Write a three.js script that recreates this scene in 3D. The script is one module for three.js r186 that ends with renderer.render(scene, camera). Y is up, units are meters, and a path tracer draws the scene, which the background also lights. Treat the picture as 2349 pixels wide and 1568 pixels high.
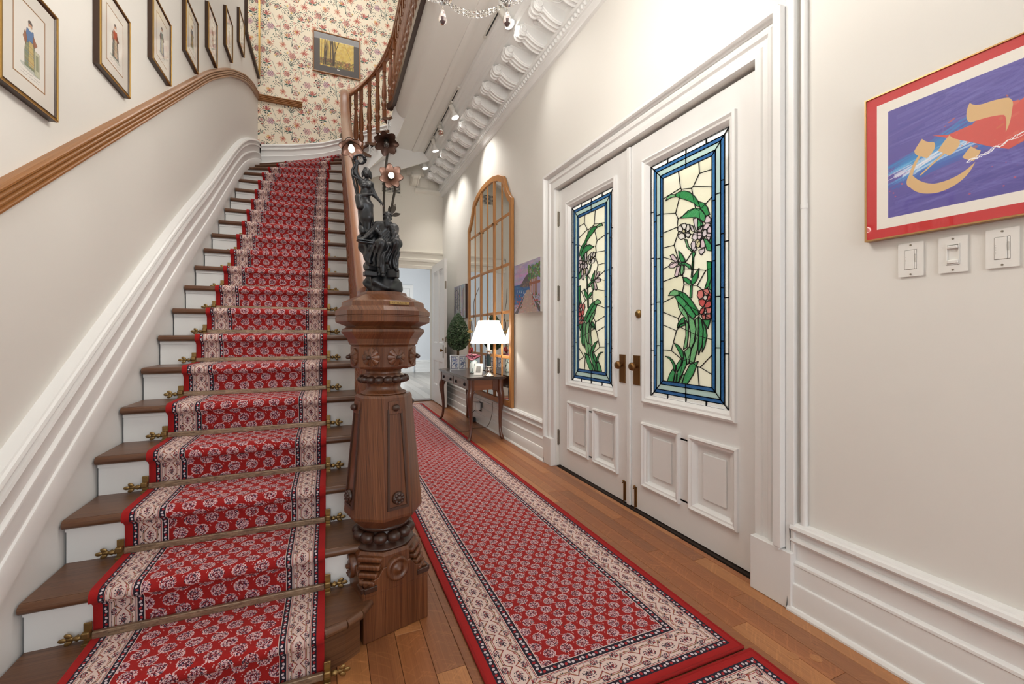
import * as THREE from 'three';
import { mergeGeometries, toCreasedNormals, mergeVertices } from 'three/addons/utils/BufferGeometryUtils.js';
import { RoundedBoxGeometry } from 'three/addons/geometries/RoundedBoxGeometry.js';
import { MarchingCubes } from 'three/addons/objects/MarchingCubes.js';
import { RectAreaLightUniformsLib } from 'three/addons/lights/RectAreaLightUniformsLib.js';
import { FontLoader } from 'three/addons/loaders/FontLoader.js';
import { TextGeometry } from 'three/addons/geometries/TextGeometry.js';

// ---------- camera, exposure, large lights ----------
// x to the right across the hall, y up, s = distance down the hall (z = -s)
const scene = new THREE.Scene();
const V = (x, y, s) => new THREE.Vector3(x, y, -s);
const FOCAL = 985, YAW = Math.atan(417 / FOCAL);
const camera = new THREE.PerspectiveCamera(2 * Math.atan(784 / FOCAL) * 180 / Math.PI, 2349 / 1568, 0.05, 60);
camera.position.set(0, 1.16, 0);
camera.lookAt(Math.sin(YAW), 1.16, -Math.cos(YAW));
camera.setViewOffset(2349, 1568, 0, 19, 2349, 1568);
scene.add(camera);
const renderer = new THREE.WebGLRenderer({ antialias: true });
renderer.toneMapping = THREE.LinearToneMapping;
renderer.toneMappingExposure = 1.04;
renderer.shadowMap.enabled = true;
RectAreaLightUniformsLib.init();
scene.background = new THREE.Color(0x9fb4c8);

const LUM = { entry: 2.0, up: 6.2, room: 11, vest: 5.5, chand: 0.9, track: 4.2, flower: 0.02, lamp: 0.6 };
const WARM = new THREE.Color(1.0, 0.955, 0.885), DAY = new THREE.Color(0.95, 0.985, 1.0), NEUT = new THREE.Color(1.0, 0.975, 0.93);
function areaLight(color, intensity, w, h, pos, look) {
  const l = new THREE.RectAreaLight(color, intensity, w, h);
  l.position.copy(pos); l.lookAt(look); scene.add(l); return l;
}
areaLight(DAY, LUM.entry, 2.2, 2.9, V(0.45, 2.05, -2.88), V(0.45, 2.05, 5));      // daylight of the street window behind the camera
areaLight(NEUT, LUM.up, 1.6, 1.6, V(-0.05, 7.1, 5.1), V(-0.05, 0, 5.1));           // stairwell skylight
areaLight(DAY, LUM.room, 1.6, 1.9, V(3.72, 1.6, 9.9), V(0, 1.2, 9.9));             // window of the far room
areaLight(NEUT, LUM.vest, 2.2, 1.8, V(3.35, 1.6, 2.36), V(1.9, 1.45, 2.36));       // bright vestibule beyond the glazed doors

// ---------- helpers ----------
function rng(seed) { let a = seed >>> 0; return () => { a |= 0; a = a + 0x6D2B79F5 | 0; let t = Math.imul(a ^ a >>> 15, 1 | a); t = t + Math.imul(t ^ t >>> 7, 61 | t) ^ t; return ((t ^ t >>> 14) >>> 0) / 4294967296; }; }
const lerp = (a, b, t) => a + (b - a) * t;
const clamp = (v, a = 0, b = 1) => Math.min(b, Math.max(a, v));
function table(xs, x) { // piecewise linear [[x,y],...]
  if (x <= xs[0][0]) { const [a, b] = xs; return a[1] + (b[1] - a[1]) * (x - a[0]) / (b[0] - a[0]); }
  for (let i = 1; i < xs.length; i++) if (x <= xs[i][0]) return lerp(xs[i - 1][1], xs[i][1], (x - xs[i - 1][0]) / (xs[i][0] - xs[i - 1][0]));
  const n = xs.length, a = xs[n - 2], b = xs[n - 1]; return b[1] + (b[1] - a[1]) * (x - b[0]) / (b[0] - a[0]);
}
const names = {};
function numbered(n) { const c = names[n] = (names[n] ?? -1) + 1; return c ? n + '_' + String(c).padStart(3, '0') : n; }
const ORG = new WeakMap();
function thing(name, label, category, pos = [0, 0, 0], group) {          // group placed at a thing's base; parts are given in world coordinates
  const o = new THREE.Group(); o.name = numbered(name); o.position.copy(V(...pos)); scene.add(o);
  o.userData = { label, category }; if (group) o.userData.group = group;
  ORG.set(o, o.position.clone()); return o;
}
function local(name, label, category, pos, turn, group) {                 // same, parts given in local coordinates
  const o = thing(name, label, category, pos, group); o.rotation.y = turn || 0; ORG.set(o, new THREE.Vector3()); return o;
}
function struct(name, pos = [0, 0, 0]) {
  const o = new THREE.Group(); o.name = name; o.position.copy(V(...pos)); scene.add(o); o.userData = { kind: 'structure' };
  ORG.set(o, o.position.clone()); return o;
}
function sub(name, parent) {                                               // a part made of several meshes
  const o = new THREE.Group(); o.name = name; parent.add(o); ORG.set(o, ORG.get(parent)); return o;
}
function merge(geos) {
  const gs = geos.flat(9).map(g => { let q = g.index ? g.toNonIndexed() : g.clone(); if (!q.attributes.uv) q.setAttribute('uv', new THREE.BufferAttribute(new Float32Array(q.attributes.position.count * 2), 2));
    if (!q.attributes.normal) q.computeVertexNormals();
    for (const k of Object.keys(q.attributes)) if (!['position', 'normal', 'uv'].includes(k)) q.deleteAttribute(k); q.morphAttributes = {}; q.groups = []; return q; });
  return gs.length === 1 ? gs[0] : mergeGeometries(gs, false);
}
function part(name, geos, mat, parent, opt = {}) {
  let g = merge(Array.isArray(geos) ? geos : [geos]);
  const o = ORG.get(parent); if (o && (o.x || o.y || o.z)) g.translate(-o.x, -o.y, -o.z);
  if (opt.uv) triUV(g, opt.uv, opt.off || 0, opt.sc || 1);
  const m = new THREE.Mesh(g, mat); m.name = name; parent.add(m); ORG.set(m, o);
  if (opt.label) m.userData.label = opt.label; if (opt.kind) m.userData.kind = opt.kind;
  return m;
}
function solo(name, geos, mat, label, category, group, opt = {}) {         // a thing that is one mesh (world coordinates, origin at its base)
  let g = merge(Array.isArray(geos) ? geos : [geos]);
  g.computeBoundingBox(); const b = g.boundingBox, c = new THREE.Vector3((b.min.x + b.max.x) / 2, b.min.y, (b.min.z + b.max.z) / 2);
  if (opt.uv) triUV(g, opt.uv, opt.off || 0, opt.sc || 1);
  g.translate(-c.x, -c.y, -c.z);
  const m = new THREE.Mesh(g, mat); m.name = numbered(name); m.position.copy(c); m.userData = { label, category }; if (group) m.userData.group = group;
  scene.add(m); ORG.set(m, c); return m;
}
function triUV(g, axis = 'y', off = 0, sc = 1) {                           // uv in metres, v along the grain axis
  const a = 'xyz'.indexOf(axis), p = g.attributes.position, n = g.attributes.normal, uv = new Float32Array(p.count * 2);
  for (let i = 0; i < p.count; i++) {
    const P = [p.getX(i), p.getY(i), p.getZ(i)], N = [Math.abs(n.getX(i)), Math.abs(n.getY(i)), Math.abs(n.getZ(i))];
    let d = N[0] > N[1] ? (N[0] > N[2] ? 0 : 2) : (N[1] > N[2] ? 1 : 2), va = a, ua = 3 - a - d;
    if (d === a) { va = (a + 1) % 3; ua = (a + 2) % 3; }
    uv[2 * i] = P[ua] * sc + off; uv[2 * i + 1] = P[va] * sc + off * 1.7;
  }
  g.setAttribute('uv', new THREE.BufferAttribute(uv, 2)); return g;
}
function box(x0, x1, y0, y1, s0, s1) { const g = new THREE.BoxGeometry(Math.abs(x1 - x0), Math.abs(y1 - y0), Math.abs(s1 - s0)); g.translate((x0 + x1) / 2, (y0 + y1) / 2, -(s0 + s1) / 2); return g; }
function rbox(x0, x1, y0, y1, s0, s1, r = 0.004, seg = 1) { const g = new RoundedBoxGeometry(Math.abs(x1 - x0), Math.abs(y1 - y0), Math.abs(s1 - s0), seg, r); g.translate((x0 + x1) / 2, (y0 + y1) / 2, -(s0 + s1) / 2); return g; }
function lathe(pts, seg = 24) { return new THREE.LatheGeometry(pts.map(p => new THREE.Vector2(Math.max(p[0], 1e-4), p[1])), seg); }
const at = (g, x, y, s) => { g.translate(x, y, -s); return g; };
function cyl(r0, r1, a, b, seg = 12) { const d = b.clone().sub(a), g = new THREE.CylinderGeometry(r1, r0, d.length(), seg); g.applyQuaternion(new THREE.Quaternion().setFromUnitVectors(new THREE.Vector3(0, 1, 0), d.clone().normalize())); g.translate((a.x + b.x) / 2, (a.y + b.y) / 2, (a.z + b.z) / 2); return g; }
function tube(pts, r, seg = 24, rad = 8) { return new THREE.TubeGeometry(new THREE.CatmullRomCurve3(pts), seg, r, rad, false); }
function ball(r, p, sx = 1, sy = 1, sz = 1, w = 12, h = 8) { const g = new THREE.SphereGeometry(r, w, h); g.scale(sx, sy, sz); g.translate(p.x, p.y, p.z); return g; }
// sweep a profile [[a,b],...] along frames {p,n,u}: point = p + n*a + u*b
function sweep(frames, prof, closed = false, caps = false) {
  const M = prof.length, N = frames.length, pos = [], uv = [], idx = []; let L = 0; const per = [0];
  for (let j = 1; j < M + 1; j++) { const a = prof[j - 1], b = prof[j % M]; per.push(per[j - 1] + Math.hypot(a[0] - b[0], a[1] - b[1])); }
  const cols = closed ? M + 1 : M;
  frames.forEach((f, i) => {
    if (i) L += f.p.distanceTo(frames[i - 1].p);
    for (let j = 0; j < cols; j++) { const [a, b] = prof[j % M]; pos.push(f.p.x + f.n.x * a + f.u.x * b, f.p.y + f.n.y * a + f.u.y * b, f.p.z + f.n.z * a + f.u.z * b); uv.push(per[j], L); }
  });
  for (let i = 0; i < N - 1; i++) for (let j = 0; j < cols - 1; j++) { const a = i * cols + j, b = a + 1, c = a + cols, d = c + 1; idx.push(a, c, b, b, c, d); }
  if (caps && closed) for (const i of [0, N - 1]) { const c0 = pos.length / 3; const f = frames[i]; let cx = 0, cy = 0; for (const q of prof) { cx += q[0] / M; cy += q[1] / M; }
    pos.push(f.p.x + f.n.x * cx + f.u.x * cy, f.p.y + f.n.y * cx + f.u.y * cy, f.p.z + f.n.z * cx + f.u.z * cy); uv.push(0, 0); for (let j = 0; j < M; j++) idx.push(c0, i * cols + j, i * cols + j + 1); }
  let g = new THREE.BufferGeometry(); g.setAttribute('position', new THREE.Float32BufferAttribute(pos, 3)); g.setAttribute('uv', new THREE.Float32BufferAttribute(uv, 2)); g.setIndex(idx);
  return toCreasedNormals(g, 0.6);
}
// straight moulding: profile (out, up) from a to b; out = horizontal direction
function mould(a, b, out, prof, up = new THREE.Vector3(0, 1, 0)) { return sweep([{ p: a, n: out, u: up }, { p: b, n: out, u: up }], prof, true, true); }
function flat(g) { const q = g.index ? g.toNonIndexed() : g; q.computeVertexNormals(); return q; }
// rings of n sides, flat faces; levels [[y, r],...], r = apothem
function prism(levels, n = 8, rot = 0) {
  const k = 1 / Math.cos(Math.PI / n), g = new THREE.BufferGeometry(), pos = [];
  const P = (l, i) => { const a = rot + (i + 0.5) * 2 * Math.PI / n; return [Math.sin(a) * l[1] * k, l[0], Math.cos(a) * l[1] * k]; };
  for (let j = 0; j < levels.length - 1; j++) for (let i = 0; i < n; i++) { const a = P(levels[j], i), b = P(levels[j], i + 1), c = P(levels[j + 1], i), d = P(levels[j + 1], i + 1); pos.push(...a, ...b, ...c, ...b, ...d, ...c); }
  for (const [l, f] of [[levels[0], 1], [levels[levels.length - 1], 0]]) for (let i = 1; i < n - 1; i++) { const a = P(l, 0), b = P(l, i), c = P(l, i + 1); f ? pos.push(...a, ...c, ...b) : pos.push(...a, ...b, ...c); }
  g.setAttribute('position', new THREE.Float32BufferAttribute(pos, 3)); g.computeVertexNormals(); return g;
}
function extrude(pts, depth, bevel = 0) {
  const sh = new THREE.Shape(pts.map(p => new THREE.Vector2(p[0], p[1])));
  return new THREE.ExtrudeGeometry(sh, { depth, bevelEnabled: bevel > 0, bevelSize: bevel, bevelThickness: bevel, bevelSegments: 1, curveSegments: 10 });
}
// place a geometry drawn in (x,y) with depth z so that x -> direction dx, y -> up, z -> dz, at p
function basis(g, dx, dy, dz, p) { const m = new THREE.Matrix4().makeBasis(dx, dy, dz).setPosition(p); g.applyMatrix4(m); return g; }
const UP = new THREE.Vector3(0, 1, 0), RIGHT = new THREE.Vector3(1, 0, 0), LEFT = new THREE.Vector3(-1, 0, 0), AWAY = new THREE.Vector3(0, 0, -1), NEAR = new THREE.Vector3(0, 0, 1);
const GLASS=[["g",[131,1197,146,1217,174,1223,208,1212,217,1198,179,1204,152,1202]],["g",[208,1212,243,1218,279,1213,318,1194,356,1158,379,1125,392,1090,373,1098,349,1123,308,1148,254,1177,217,1198]],["g",[379,1125,422,1102,444,1073,459,1031,434,1030,409,1062,392,1090]],["g",[251,1062,279,1077,308,1091,349,1093,389,1083,415,1060,431,1031,428,1006,415,1001,396,1021,363,1040,308,1051]],["g",[379,1028,409,1000,415,983,383,965,375,993]],["w",[229,993,232,1015,251,1024,269,995,262,981]],["w",[254,1026,287,1025,297,1011,290,991,272,995]],["w",[301,1015,318,1011,322,983,308,970,292,985]],["w",[294,971,315,969,325,951,311,935,290,953]],["w",[236,972,262,975,283,962,287,940,254,938,236,953]],["y",[263,983,269,993,281,991,289,980,285,969,271,970]],["p",[346,1036,376,1034,379,1007,373,962,363,969,352,1003]],["p",[322,1008,342,997,356,960,335,970]],["p",[425,996,434,1025,450,1028,466,1007,466,989,441,990]],["p",[415,973,434,991,459,983,466,976,441,957,418,957]],["p",[467,986,481,988,484,967,478,951,467,974]],["p",[444,956,459,974,477,954,475,929,444,938]],["p",[373,959,383,980,409,985,412,968,402,950]],["p",[409,943,425,960,438,952,441,926,422,915,412,925]],["p",[441,934,478,926,466,901,453,893,438,909]],["p",[335,927,349,956,373,956,375,917,363,911]],["p",[377,955,409,942,412,925,396,907,377,916]],["p",[329,897,342,913,361,904,363,874,373,859,352,853,335,869]],["p",[399,901,414,914,428,883,428,862,399,862]],["p",[386,854,425,858,425,840,402,823,389,836]],["y",[361,896,368,913,380,916,392,908,398,886,390,869,377,868,366,879]],["g",[416,912,441,901,472,864,484,833,441,842,431,872]],["g",[481,928,495,950,496,889,485,839,469,870,458,890]],["p",[168,860,191,864,214,841,232,810,221,806,183,835]],["p",[160,804,183,818,232,805,236,799,198,782,166,786]],["g",[236,876,262,852,283,821,287,805,258,806,243,831]],["g",[232,806,287,800,322,782,332,758,315,763,283,789,236,796]],["g",[283,933,299,929,311,889,339,860,335,853,301,883]],["g",[339,852,363,843,349,819,346,751,332,752,341,815]],["p",[205,737,224,786,251,790,232,728,219,724]],["g",[255,787,281,783,277,745,255,728,251,754]],["g",[266,718,295,714,324,695,331,672,310,674,281,694]],["g",[331,677,338,707,366,733,386,754,380,704,359,677,335,666]],["g",[340,796,348,795,339,709,330,710]],["g",[326,667,339,665,335,594,321,595]],["g",[441,783,475,776,472,698,456,648,436,637,426,638,446,686]],["g",[478,775,500,772,495,695,473,683]],["g",[495,693,494,634,478,620,456,633,456,659,472,680]],["g",[494,630,494,552,478,532,470,548,481,594,478,617]],["r",[374,603,380,629,410,634,420,604,413,589,386,583]],["r",[415,633,446,636,458,617,448,598,424,604]],["r",[449,597,459,614,478,605,478,584,459,570,442,577]],["r",[385,579,415,582,432,572,426,551,413,536,390,553]],["r",[434,569,465,568,472,548,456,531,426,535,428,551]],["w",[415,589,420,600,432,602,442,594,442,580,432,573,420,577]],["r",[390,510,400,529,425,533,423,517,413,504,400,497]],["r",[432,531,462,536,478,527,465,502,442,503,438,516]],["r",[403,494,420,501,432,494,432,472,413,472]],["r",[434,495,465,499,467,473,434,472]],["w",[421,509,426,516,436,515,440,506,432,499,424,501]],["g",[413,468,464,469,446,419,436,435]],["g",[154,621,170,642,201,654,236,642,240,616,205,616,178,621]],["g",[237,642,281,627,331,584,380,522,386,497,366,495,331,535,295,576,243,616]],["g",[207,615,242,615,294,575,330,534,365,493,345,474,310,503,281,538,228,580]],["g",[230,577,279,536,305,497,313,449,288,482,251,522,236,546]],["g",[224,427,232,455,262,483,277,488,284,458,251,449]],["g",[236,426,252,445,284,454,288,442,258,435]],["g",[289,469,312,447,310,382,299,315,273,303,292,382]],["g",[313,492,351,469,365,420,351,344,331,312,318,322,328,393,315,448]],["g",[359,474,380,484,386,414,378,317,352,236,318,223,332,305,360,360,367,420]],["g",[383,488,403,471,415,414,409,334,383,276,381,317,389,414]],["g",[408,470,433,424,441,382,426,324,407,293,413,361,418,419]],["g",[317,319,330,309,326,272,313,227,302,217,297,248,282,292]],["g",[281,286,295,248,295,215,266,164,232,109,214,107,222,163,258,210,275,253]],["g",[322,219,380,241,366,209,345,164,302,106,266,107,282,157]],["g",[270,159,281,154,260,106,240,107]],["g",[219,210,251,245,262,240,252,208,222,166]],["g",[201,338,236,325,270,292,275,260,262,248,240,285]],["g",[129,257,158,255,189,237,213,204,211,171,196,185,188,214,166,241]],["g",[189,183,210,166,205,152,193,111,146,107,162,148]],["g",[210,156,227,158,224,111,199,108]]];
const SEEDS=[[152,1277],[214,1280],[329,1307],[441,1314],[322,1224],[434,1229],[409,1155],[472,1086],[168,1171],[287,1127],[168,1114],[472,1051],[144,1057],[214,1047],[308,1030],[152,965],[191,918],[265,909],[152,868],[287,845],[396,785],[136,825],[214,1008],[150,767],[166,672],[266,668],[380,704],[413,679],[150,568],[205,542],[174,451],[228,461],[158,404],[258,370],[166,311],[295,470],[472,455],[472,351],[433,277],[465,242],[393,190],[345,126],[420,134],[472,144],[150,182],[366,614],[393,558],[484,485]];
// ---------- procedural textures ----------
function canvas(w, h, draw) { const c = document.createElement('canvas'); c.width = w; c.height = h; const x = c.getContext('2d'); draw(x, w, h); return c; }
function tex(c, rx = 1, ry = 1, srgb = true) { const t = new THREE.CanvasTexture(c); if (srgb) t.colorSpace = THREE.SRGBColorSpace; t.wrapS = t.wrapT = THREE.RepeatWrapping; t.repeat.set(rx, ry); return t; }
const css = (r, g, b, a = 1) => `rgba(${r | 0},${g | 0},${b | 0},${a})`;
function wrap(ctx, w, h, f) { for (const dx of [-w, 0, w]) for (const dy of [-h, 0, h]) { ctx.save(); ctx.translate(dx, dy); f(); ctx.restore(); } }
function woodCanvas(seed, base, n, spread, opt = {}) {
  const R = rng(seed);
  return canvas(512, 512, (x, w, h) => {
    x.fillStyle = css(...base); x.fillRect(0, 0, w, h);
    for (let i = 0; i < 26; i++) { const k = (R() - 0.5) * spread, X = R() * w, W = 20 + R() * 70; x.fillStyle = css(base[0] + k, base[1] + k * 0.8, base[2] + k * 0.6, 0.35); for (const d of [-w, 0, w]) x.fillRect(X + d, 0, W, h); }
    for (let i = 0; i < n; i++) {
      const X = R() * w, k = (R() - 0.55) * spread * 1.6, a = 0.12 + R() * 0.3, am = 1 + R() * 5, ph = R() * 6.28, f = 1 + (R() * 2 | 0);
      x.strokeStyle = css(base[0] + k, base[1] + k * 0.85, base[2] + k * 0.7, a); x.lineWidth = 0.6 + R() * 1.8;
      for (const d of [-w, 0, w]) { x.beginPath(); for (let y = 0; y <= h; y += 16) x.lineTo(X + d + am * Math.sin(y / h * 6.283 * f + ph), y); x.stroke(); }
    }
    if (opt.fleck) for (let i = 0; i < opt.fleck; i++) {                       // silver-grain rays of quarter-sawn oak
      const X = R() * w, Y = R() * h, L = 14 + R() * 26, dir = ((X / 90 | 0) % 2 ? 1 : -1);
      wrap(x, w, h, () => { x.strokeStyle = css(base[0] + 48, base[1] + 40, base[2] + 30, 0.16 + R() * 0.12); x.lineWidth = 1.5 + R() * 2; x.beginPath(); x.moveTo(X - L, Y - dir * L * 0.3); x.quadraticCurveTo(X, Y + 7, X + L, Y + dir * L * 0.5); x.stroke(); });
    }
    if (opt.scuff) for (let i = 0; i < opt.scuff; i++) { const X = R() * w, Y = R() * h, L = 2 + R() * 22; x.strokeStyle = R() < 0.5 ? css(base[0] + 60, base[1] + 55, base[2] + 48, 0.35) : css(30, 18, 12, 0.45); x.lineWidth = 0.8 + R() * 2.4; x.beginPath(); x.moveTo(X, Y); x.lineTo(X + (R() - 0.5) * 6, Y + L); x.stroke(); }
  });
}
function woodMat(seed, base, n, spread, rough, opt = {}) {
  const c = woodCanvas(seed, base, n, spread, opt), r = opt.rep || 1.6;
  return new THREE.MeshPhysicalMaterial({ map: tex(c, r, r * (opt.stretch || 0.55)), roughness: rough, clearcoat: opt.coat ?? 0.25, clearcoatRoughness: 0.32 });
}
const noiseCanvas = (seed, n = 256, dots = 5000, lo = 90, hi = 165) => { const R = rng(seed); return canvas(n, n, (x, w, h) => { x.fillStyle = css(128, 128, 128); x.fillRect(0, 0, w, h); for (let i = 0; i < dots; i++) { const v = lerp(lo, hi, R()), r = 1 + R() * R() * 14; x.fillStyle = css(v, v, v, 0.25); const X = R() * w, Y = R() * h; wrap(x, w, h, () => { x.beginPath(); x.arc(X, Y, r, 0, 6.3); x.fill(); }); } }); };
const plasterBump = tex(noiseCanvas(5), 2, 2, false);
const paint = (r, g, b, rough = 0.75, bump = 0.0006) => new THREE.MeshStandardMaterial({ color: new THREE.Color(r, g, b), roughness: rough, bumpMap: bump ? plasterBump : null, bumpScale: bump });
const plain = (hex, rough = 0.5, metal = 0) => new THREE.MeshStandardMaterial({ color: hex, roughness: rough, metalness: metal });
const M = {
  wall: paint(0.79, 0.77, 0.725), upper: paint(0.77, 0.75, 0.71), trim: paint(0.83, 0.825, 0.81, 0.42, 0.0004), ceil: paint(0.81, 0.79, 0.75),
  endwall: paint(0.80, 0.765, 0.69), blue: paint(0.74, 0.765, 0.80), riser: paint(0.80, 0.80, 0.785, 0.5, 0.0003),
  brass: plain(0x94794c, 0.38, 0.85), antique: plain(0x7d5a34, 0.38, 0.85), rodBrass: null, steel: plain(0x8d8578, 0.4, 0.8), chrome: plain(0xd9d6cf, 0.15, 1), black: plain(0x17161a, 0.5), white: plain(0xe9e7e2, 0.4),
  gilt: plain(0xb9924e, 0.32, 0.75), frameDark: plain(0x3a2416, 0.35), bronze: new THREE.MeshPhysicalMaterial({ color: 0x1d1f23, roughness: 0.36, metalness: 0.5, clearcoat: 0.5, clearcoatRoughness: 0.28 }),
  stemMetal: plain(0x3a342d, 0.4, 0.7), petal: new THREE.MeshPhysicalMaterial({ color: 0x4e362c, roughness: 0.3, metalness: 0.6, side: THREE.DoubleSide }),
  stair: woodMat(11, [100, 65, 41], 380, 64, 0.42, { scuff: 110 }), stairDark: woodMat(12, [82, 54, 34], 320, 46, 0.45, { scuff: 90 }),
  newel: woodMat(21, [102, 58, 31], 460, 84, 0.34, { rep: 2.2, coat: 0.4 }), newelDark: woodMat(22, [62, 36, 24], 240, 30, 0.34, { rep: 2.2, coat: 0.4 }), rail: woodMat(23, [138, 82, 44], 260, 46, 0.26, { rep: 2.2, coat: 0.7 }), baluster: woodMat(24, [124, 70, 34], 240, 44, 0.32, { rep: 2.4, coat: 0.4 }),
  chair: woodMat(31, [146, 96, 48], 300, 50, 0.4, { rep: 2 }), mirrorWood: woodMat(32, [178, 122, 66], 220, 46, 0.45, { rep: 2, coat: 0.1 }), table: woodMat(33, [92, 48, 28], 260, 44, 0.26, { rep: 2.4, coat: 0.7 }), tableLight: woodMat(34, [128, 72, 36], 260, 60, 0.28, { rep: 3, coat: 0.6 }), tableTop: woodMat(35, [58, 38, 30], 200, 24, 0.2, { rep: 2.4, coat: 0.8 }),
  oak: [0, 1, 2, 3, 4].map(i => woodMat(41 + i, [[164, 106, 62], [152, 94, 54], [172, 114, 68], [142, 88, 52], [160, 98, 56]][i], 240, 44, 0.42, { rep: 1.9, fleck: 320, scuff: 16, coat: 0.3 })),
  greyOak: [0, 1, 2].map(i => woodMat(51 + i, [[150, 143, 134], [140, 133, 125], [160, 153, 145]][i], 200, 30, 0.35, { rep: 1.2, coat: 0.3 })),
  gap: plain(0x2a1a10, 0.9),
};
M.rodBrass = new THREE.MeshStandardMaterial({ map: tex(canvas(256, 256, (x, w, h) => { const R = rng(77); x.fillStyle = css(150, 128, 104); x.fillRect(0, 0, w, h); for (let i = 0; i < 900; i++) { const v = R(); x.fillStyle = v < 0.5 ? css(96, 80, 66, 0.3) : css(190, 168, 140, 0.3); x.fillRect(R() * w, R() * h, 2 + R() * 9, 2 + R() * 22); } }), 6, 3), roughness: 0.42, metalness: 0.55 });

// carpet: red field of small boteh sprigs, and its cream border
const RUG = { red: [154, 20, 18], cream: [226, 202, 194], navy: [30, 22, 40] };
const fieldCanvas = canvas(828, 810, (x, w, h) => {
  const R = rng(91); x.fillStyle = css(...RUG.red); x.fillRect(0, 0, w, h);
  for (let i = 0; i < 9000; i++) { const k = (R() - 0.5) * 40; x.fillStyle = css(154 + k, 20 + k * 0.5, 18 + k * 0.5, 0.3); x.fillRect(R() * w, R() * h, 2, 5); }
  const cols = 4, rows = 6, cw = w / cols, ch = h / rows;
  for (let j = 0; j < rows; j++) for (let i = 0; i < cols; i++) {
    const cx = (i + (j % 2 ? 0.5 : 0)) * cw + 10, cy = (j + 0.5) * ch, rr = 70, fl = j % 2 ? 1 : -1;
    const dots = []; for (let k = 0; k < 150; k++) { const a = R() * 6.283, q = Math.sqrt(R()) * rr; dots.push([Math.cos(a) * q, Math.sin(a) * q * 0.92, R(), a + 1.57 + (R() - 0.5) * 1.2]); }
    const tail = []; for (let k = 0; k < 8; k++) tail.push([fl * (40 + k * 5), rr * 0.72 + k * 3 + R() * 6]);
    wrap(x, w, h, () => {
      x.save(); x.translate(cx, cy);
      x.fillStyle = css(112, 24, 36, 0.95); x.beginPath(); x.ellipse(0, 0, 60, 54, 0, 0, 6.3); x.fill();
      for (let k = 0; k < 15; k++) { const a = k / 15 * 6.283; x.fillStyle = css(218, 184, 184); x.beginPath(); x.ellipse(Math.cos(a) * 62, Math.sin(a) * 57, 12, 8, a + 0.6, 0, 6.3); x.fill(); }
      for (const [dx, dy, v, a] of dots) { x.save(); x.translate(dx, dy); x.rotate(a); x.fillStyle = v < 0.54 ? css(220, 188, 190) : v < 0.8 ? css(40, 26, 52) : v < 0.9 ? css(170, 120, 144) : css(...RUG.red); x.fillRect(-8, -3.1, 16, 6.2); x.restore(); }
      for (const [dx, dy] of tail) { x.fillStyle = css(220, 182, 180); x.fillRect(dx - 5, dy - 4, 9, 7); }
      x.fillStyle = css(222, 184, 180); x.fillRect(-fl * 82 - 5, -50, 10, 9); x.fillRect(-fl * 90 - 4, -36, 8, 8);
      x.restore();
    });
  }
});
const borderCanvas = canvas(640, 640, (x, w, h) => {                          // u across (0 outer edge .. 1 inner), v along
  const R = rng(92), cr = css(...RUG.cream), nv = css(...RUG.navy), rd = css(150, 30, 36);
  x.fillStyle = cr; x.fillRect(0, 0, w, h);
  const guard = (a, b) => { x.fillStyle = nv; x.fillRect(a, 0, b - a, h); const n = 12; for (let i = 0; i < n; i++) { const y = (i + 0.5) * h / n; x.fillStyle = i % 3 ? css(216, 200, 206) : css(170, 40, 46); x.beginPath(); x.ellipse((a + b) / 2 + (i % 2 ? 7 : -7), y, (b - a) * 0.24, h / n * 0.36, i % 2 ? 0.6 : -0.6, 0, 6.3); x.fill(); } };
  guard(0, 92); guard(520, 628);
  for (const [a, b, c] of [[92, 100, cr], [100, 110, rd], [110, 122, cr], [122, 128, nv], [508, 520, cr], [498, 508, rd], [484, 490, nv], [628, 640, cr]]) { x.fillStyle = c; x.fillRect(a, 0, b - a, h); }
  // meander of hexagonal cartouches
  wrap(x, w, h, () => {
    x.lineJoin = 'miter';
    for (const [lw, c, o] of [[13, nv, 0], [6, css(206, 150, 96), 0], [7, rd, 22]]) { x.strokeStyle = c; x.lineWidth = lw; for (const sgn of [1, -1]) { x.beginPath(); for (let k = -1; k <= 3; k++) { const y = k * h / 2; x.lineTo(306 + sgn * 26, y - 20); x.lineTo(306 + sgn * (130 - o), y + 90); x.lineTo(306 + sgn * (130 - o), y + 230); x.lineTo(306 + sgn * 26, y + 300); } x.stroke(); } }
  });
  const clump = (cx, cy, s, flip) => { for (let k = 0; k < 70; k++) { const a = R() * 6.283, q = Math.sqrt(R()) * s, X = cx + Math.cos(a) * q * 0.62 * flip, Y = cy + Math.sin(a) * q; const v = R(); x.fillStyle = v < 0.5 ? nv : v < 0.74 ? rd : v < 0.86 ? css(150, 120, 134) : cr; x.save(); x.translate(X, Y); x.rotate(a + 1); x.fillRect(-10, -4.5, 20, 9); x.restore(); } };
  for (const y of [160, 480]) { clump(306, y, 100, 1.1); clump(306, y, 56, 1); }
  for (const y of [0, 320, 640]) for (const X of [170, 442]) { clump(X, y, 64, 1); }
  for (const [X, y] of [[200, 86], [412, 86], [200, 406], [412, 406], [200, 236], [412, 236], [200, 556], [412, 556], [150, 160], [462, 160], [150, 480], [462, 480]]) { x.strokeStyle = R() < 0.5 ? rd : nv; x.lineWidth = 11; x.beginPath(); x.arc(X, y, 18, R() * 3, 3 + R() * 3); x.stroke(); }
  for (let i = 0; i < 2600; i++) { x.fillStyle = css(255, 240, 235, 0.1); x.fillRect(R() * w, R() * h, 3, 3); }
});
const pile = tex(noiseCanvas(93, 256, 9000, 60, 200), 9, 9, false);
const fieldTex = tex(fieldCanvas, 1 / 0.276, 1 / 0.27), borderTex = tex(borderCanvas);
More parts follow.
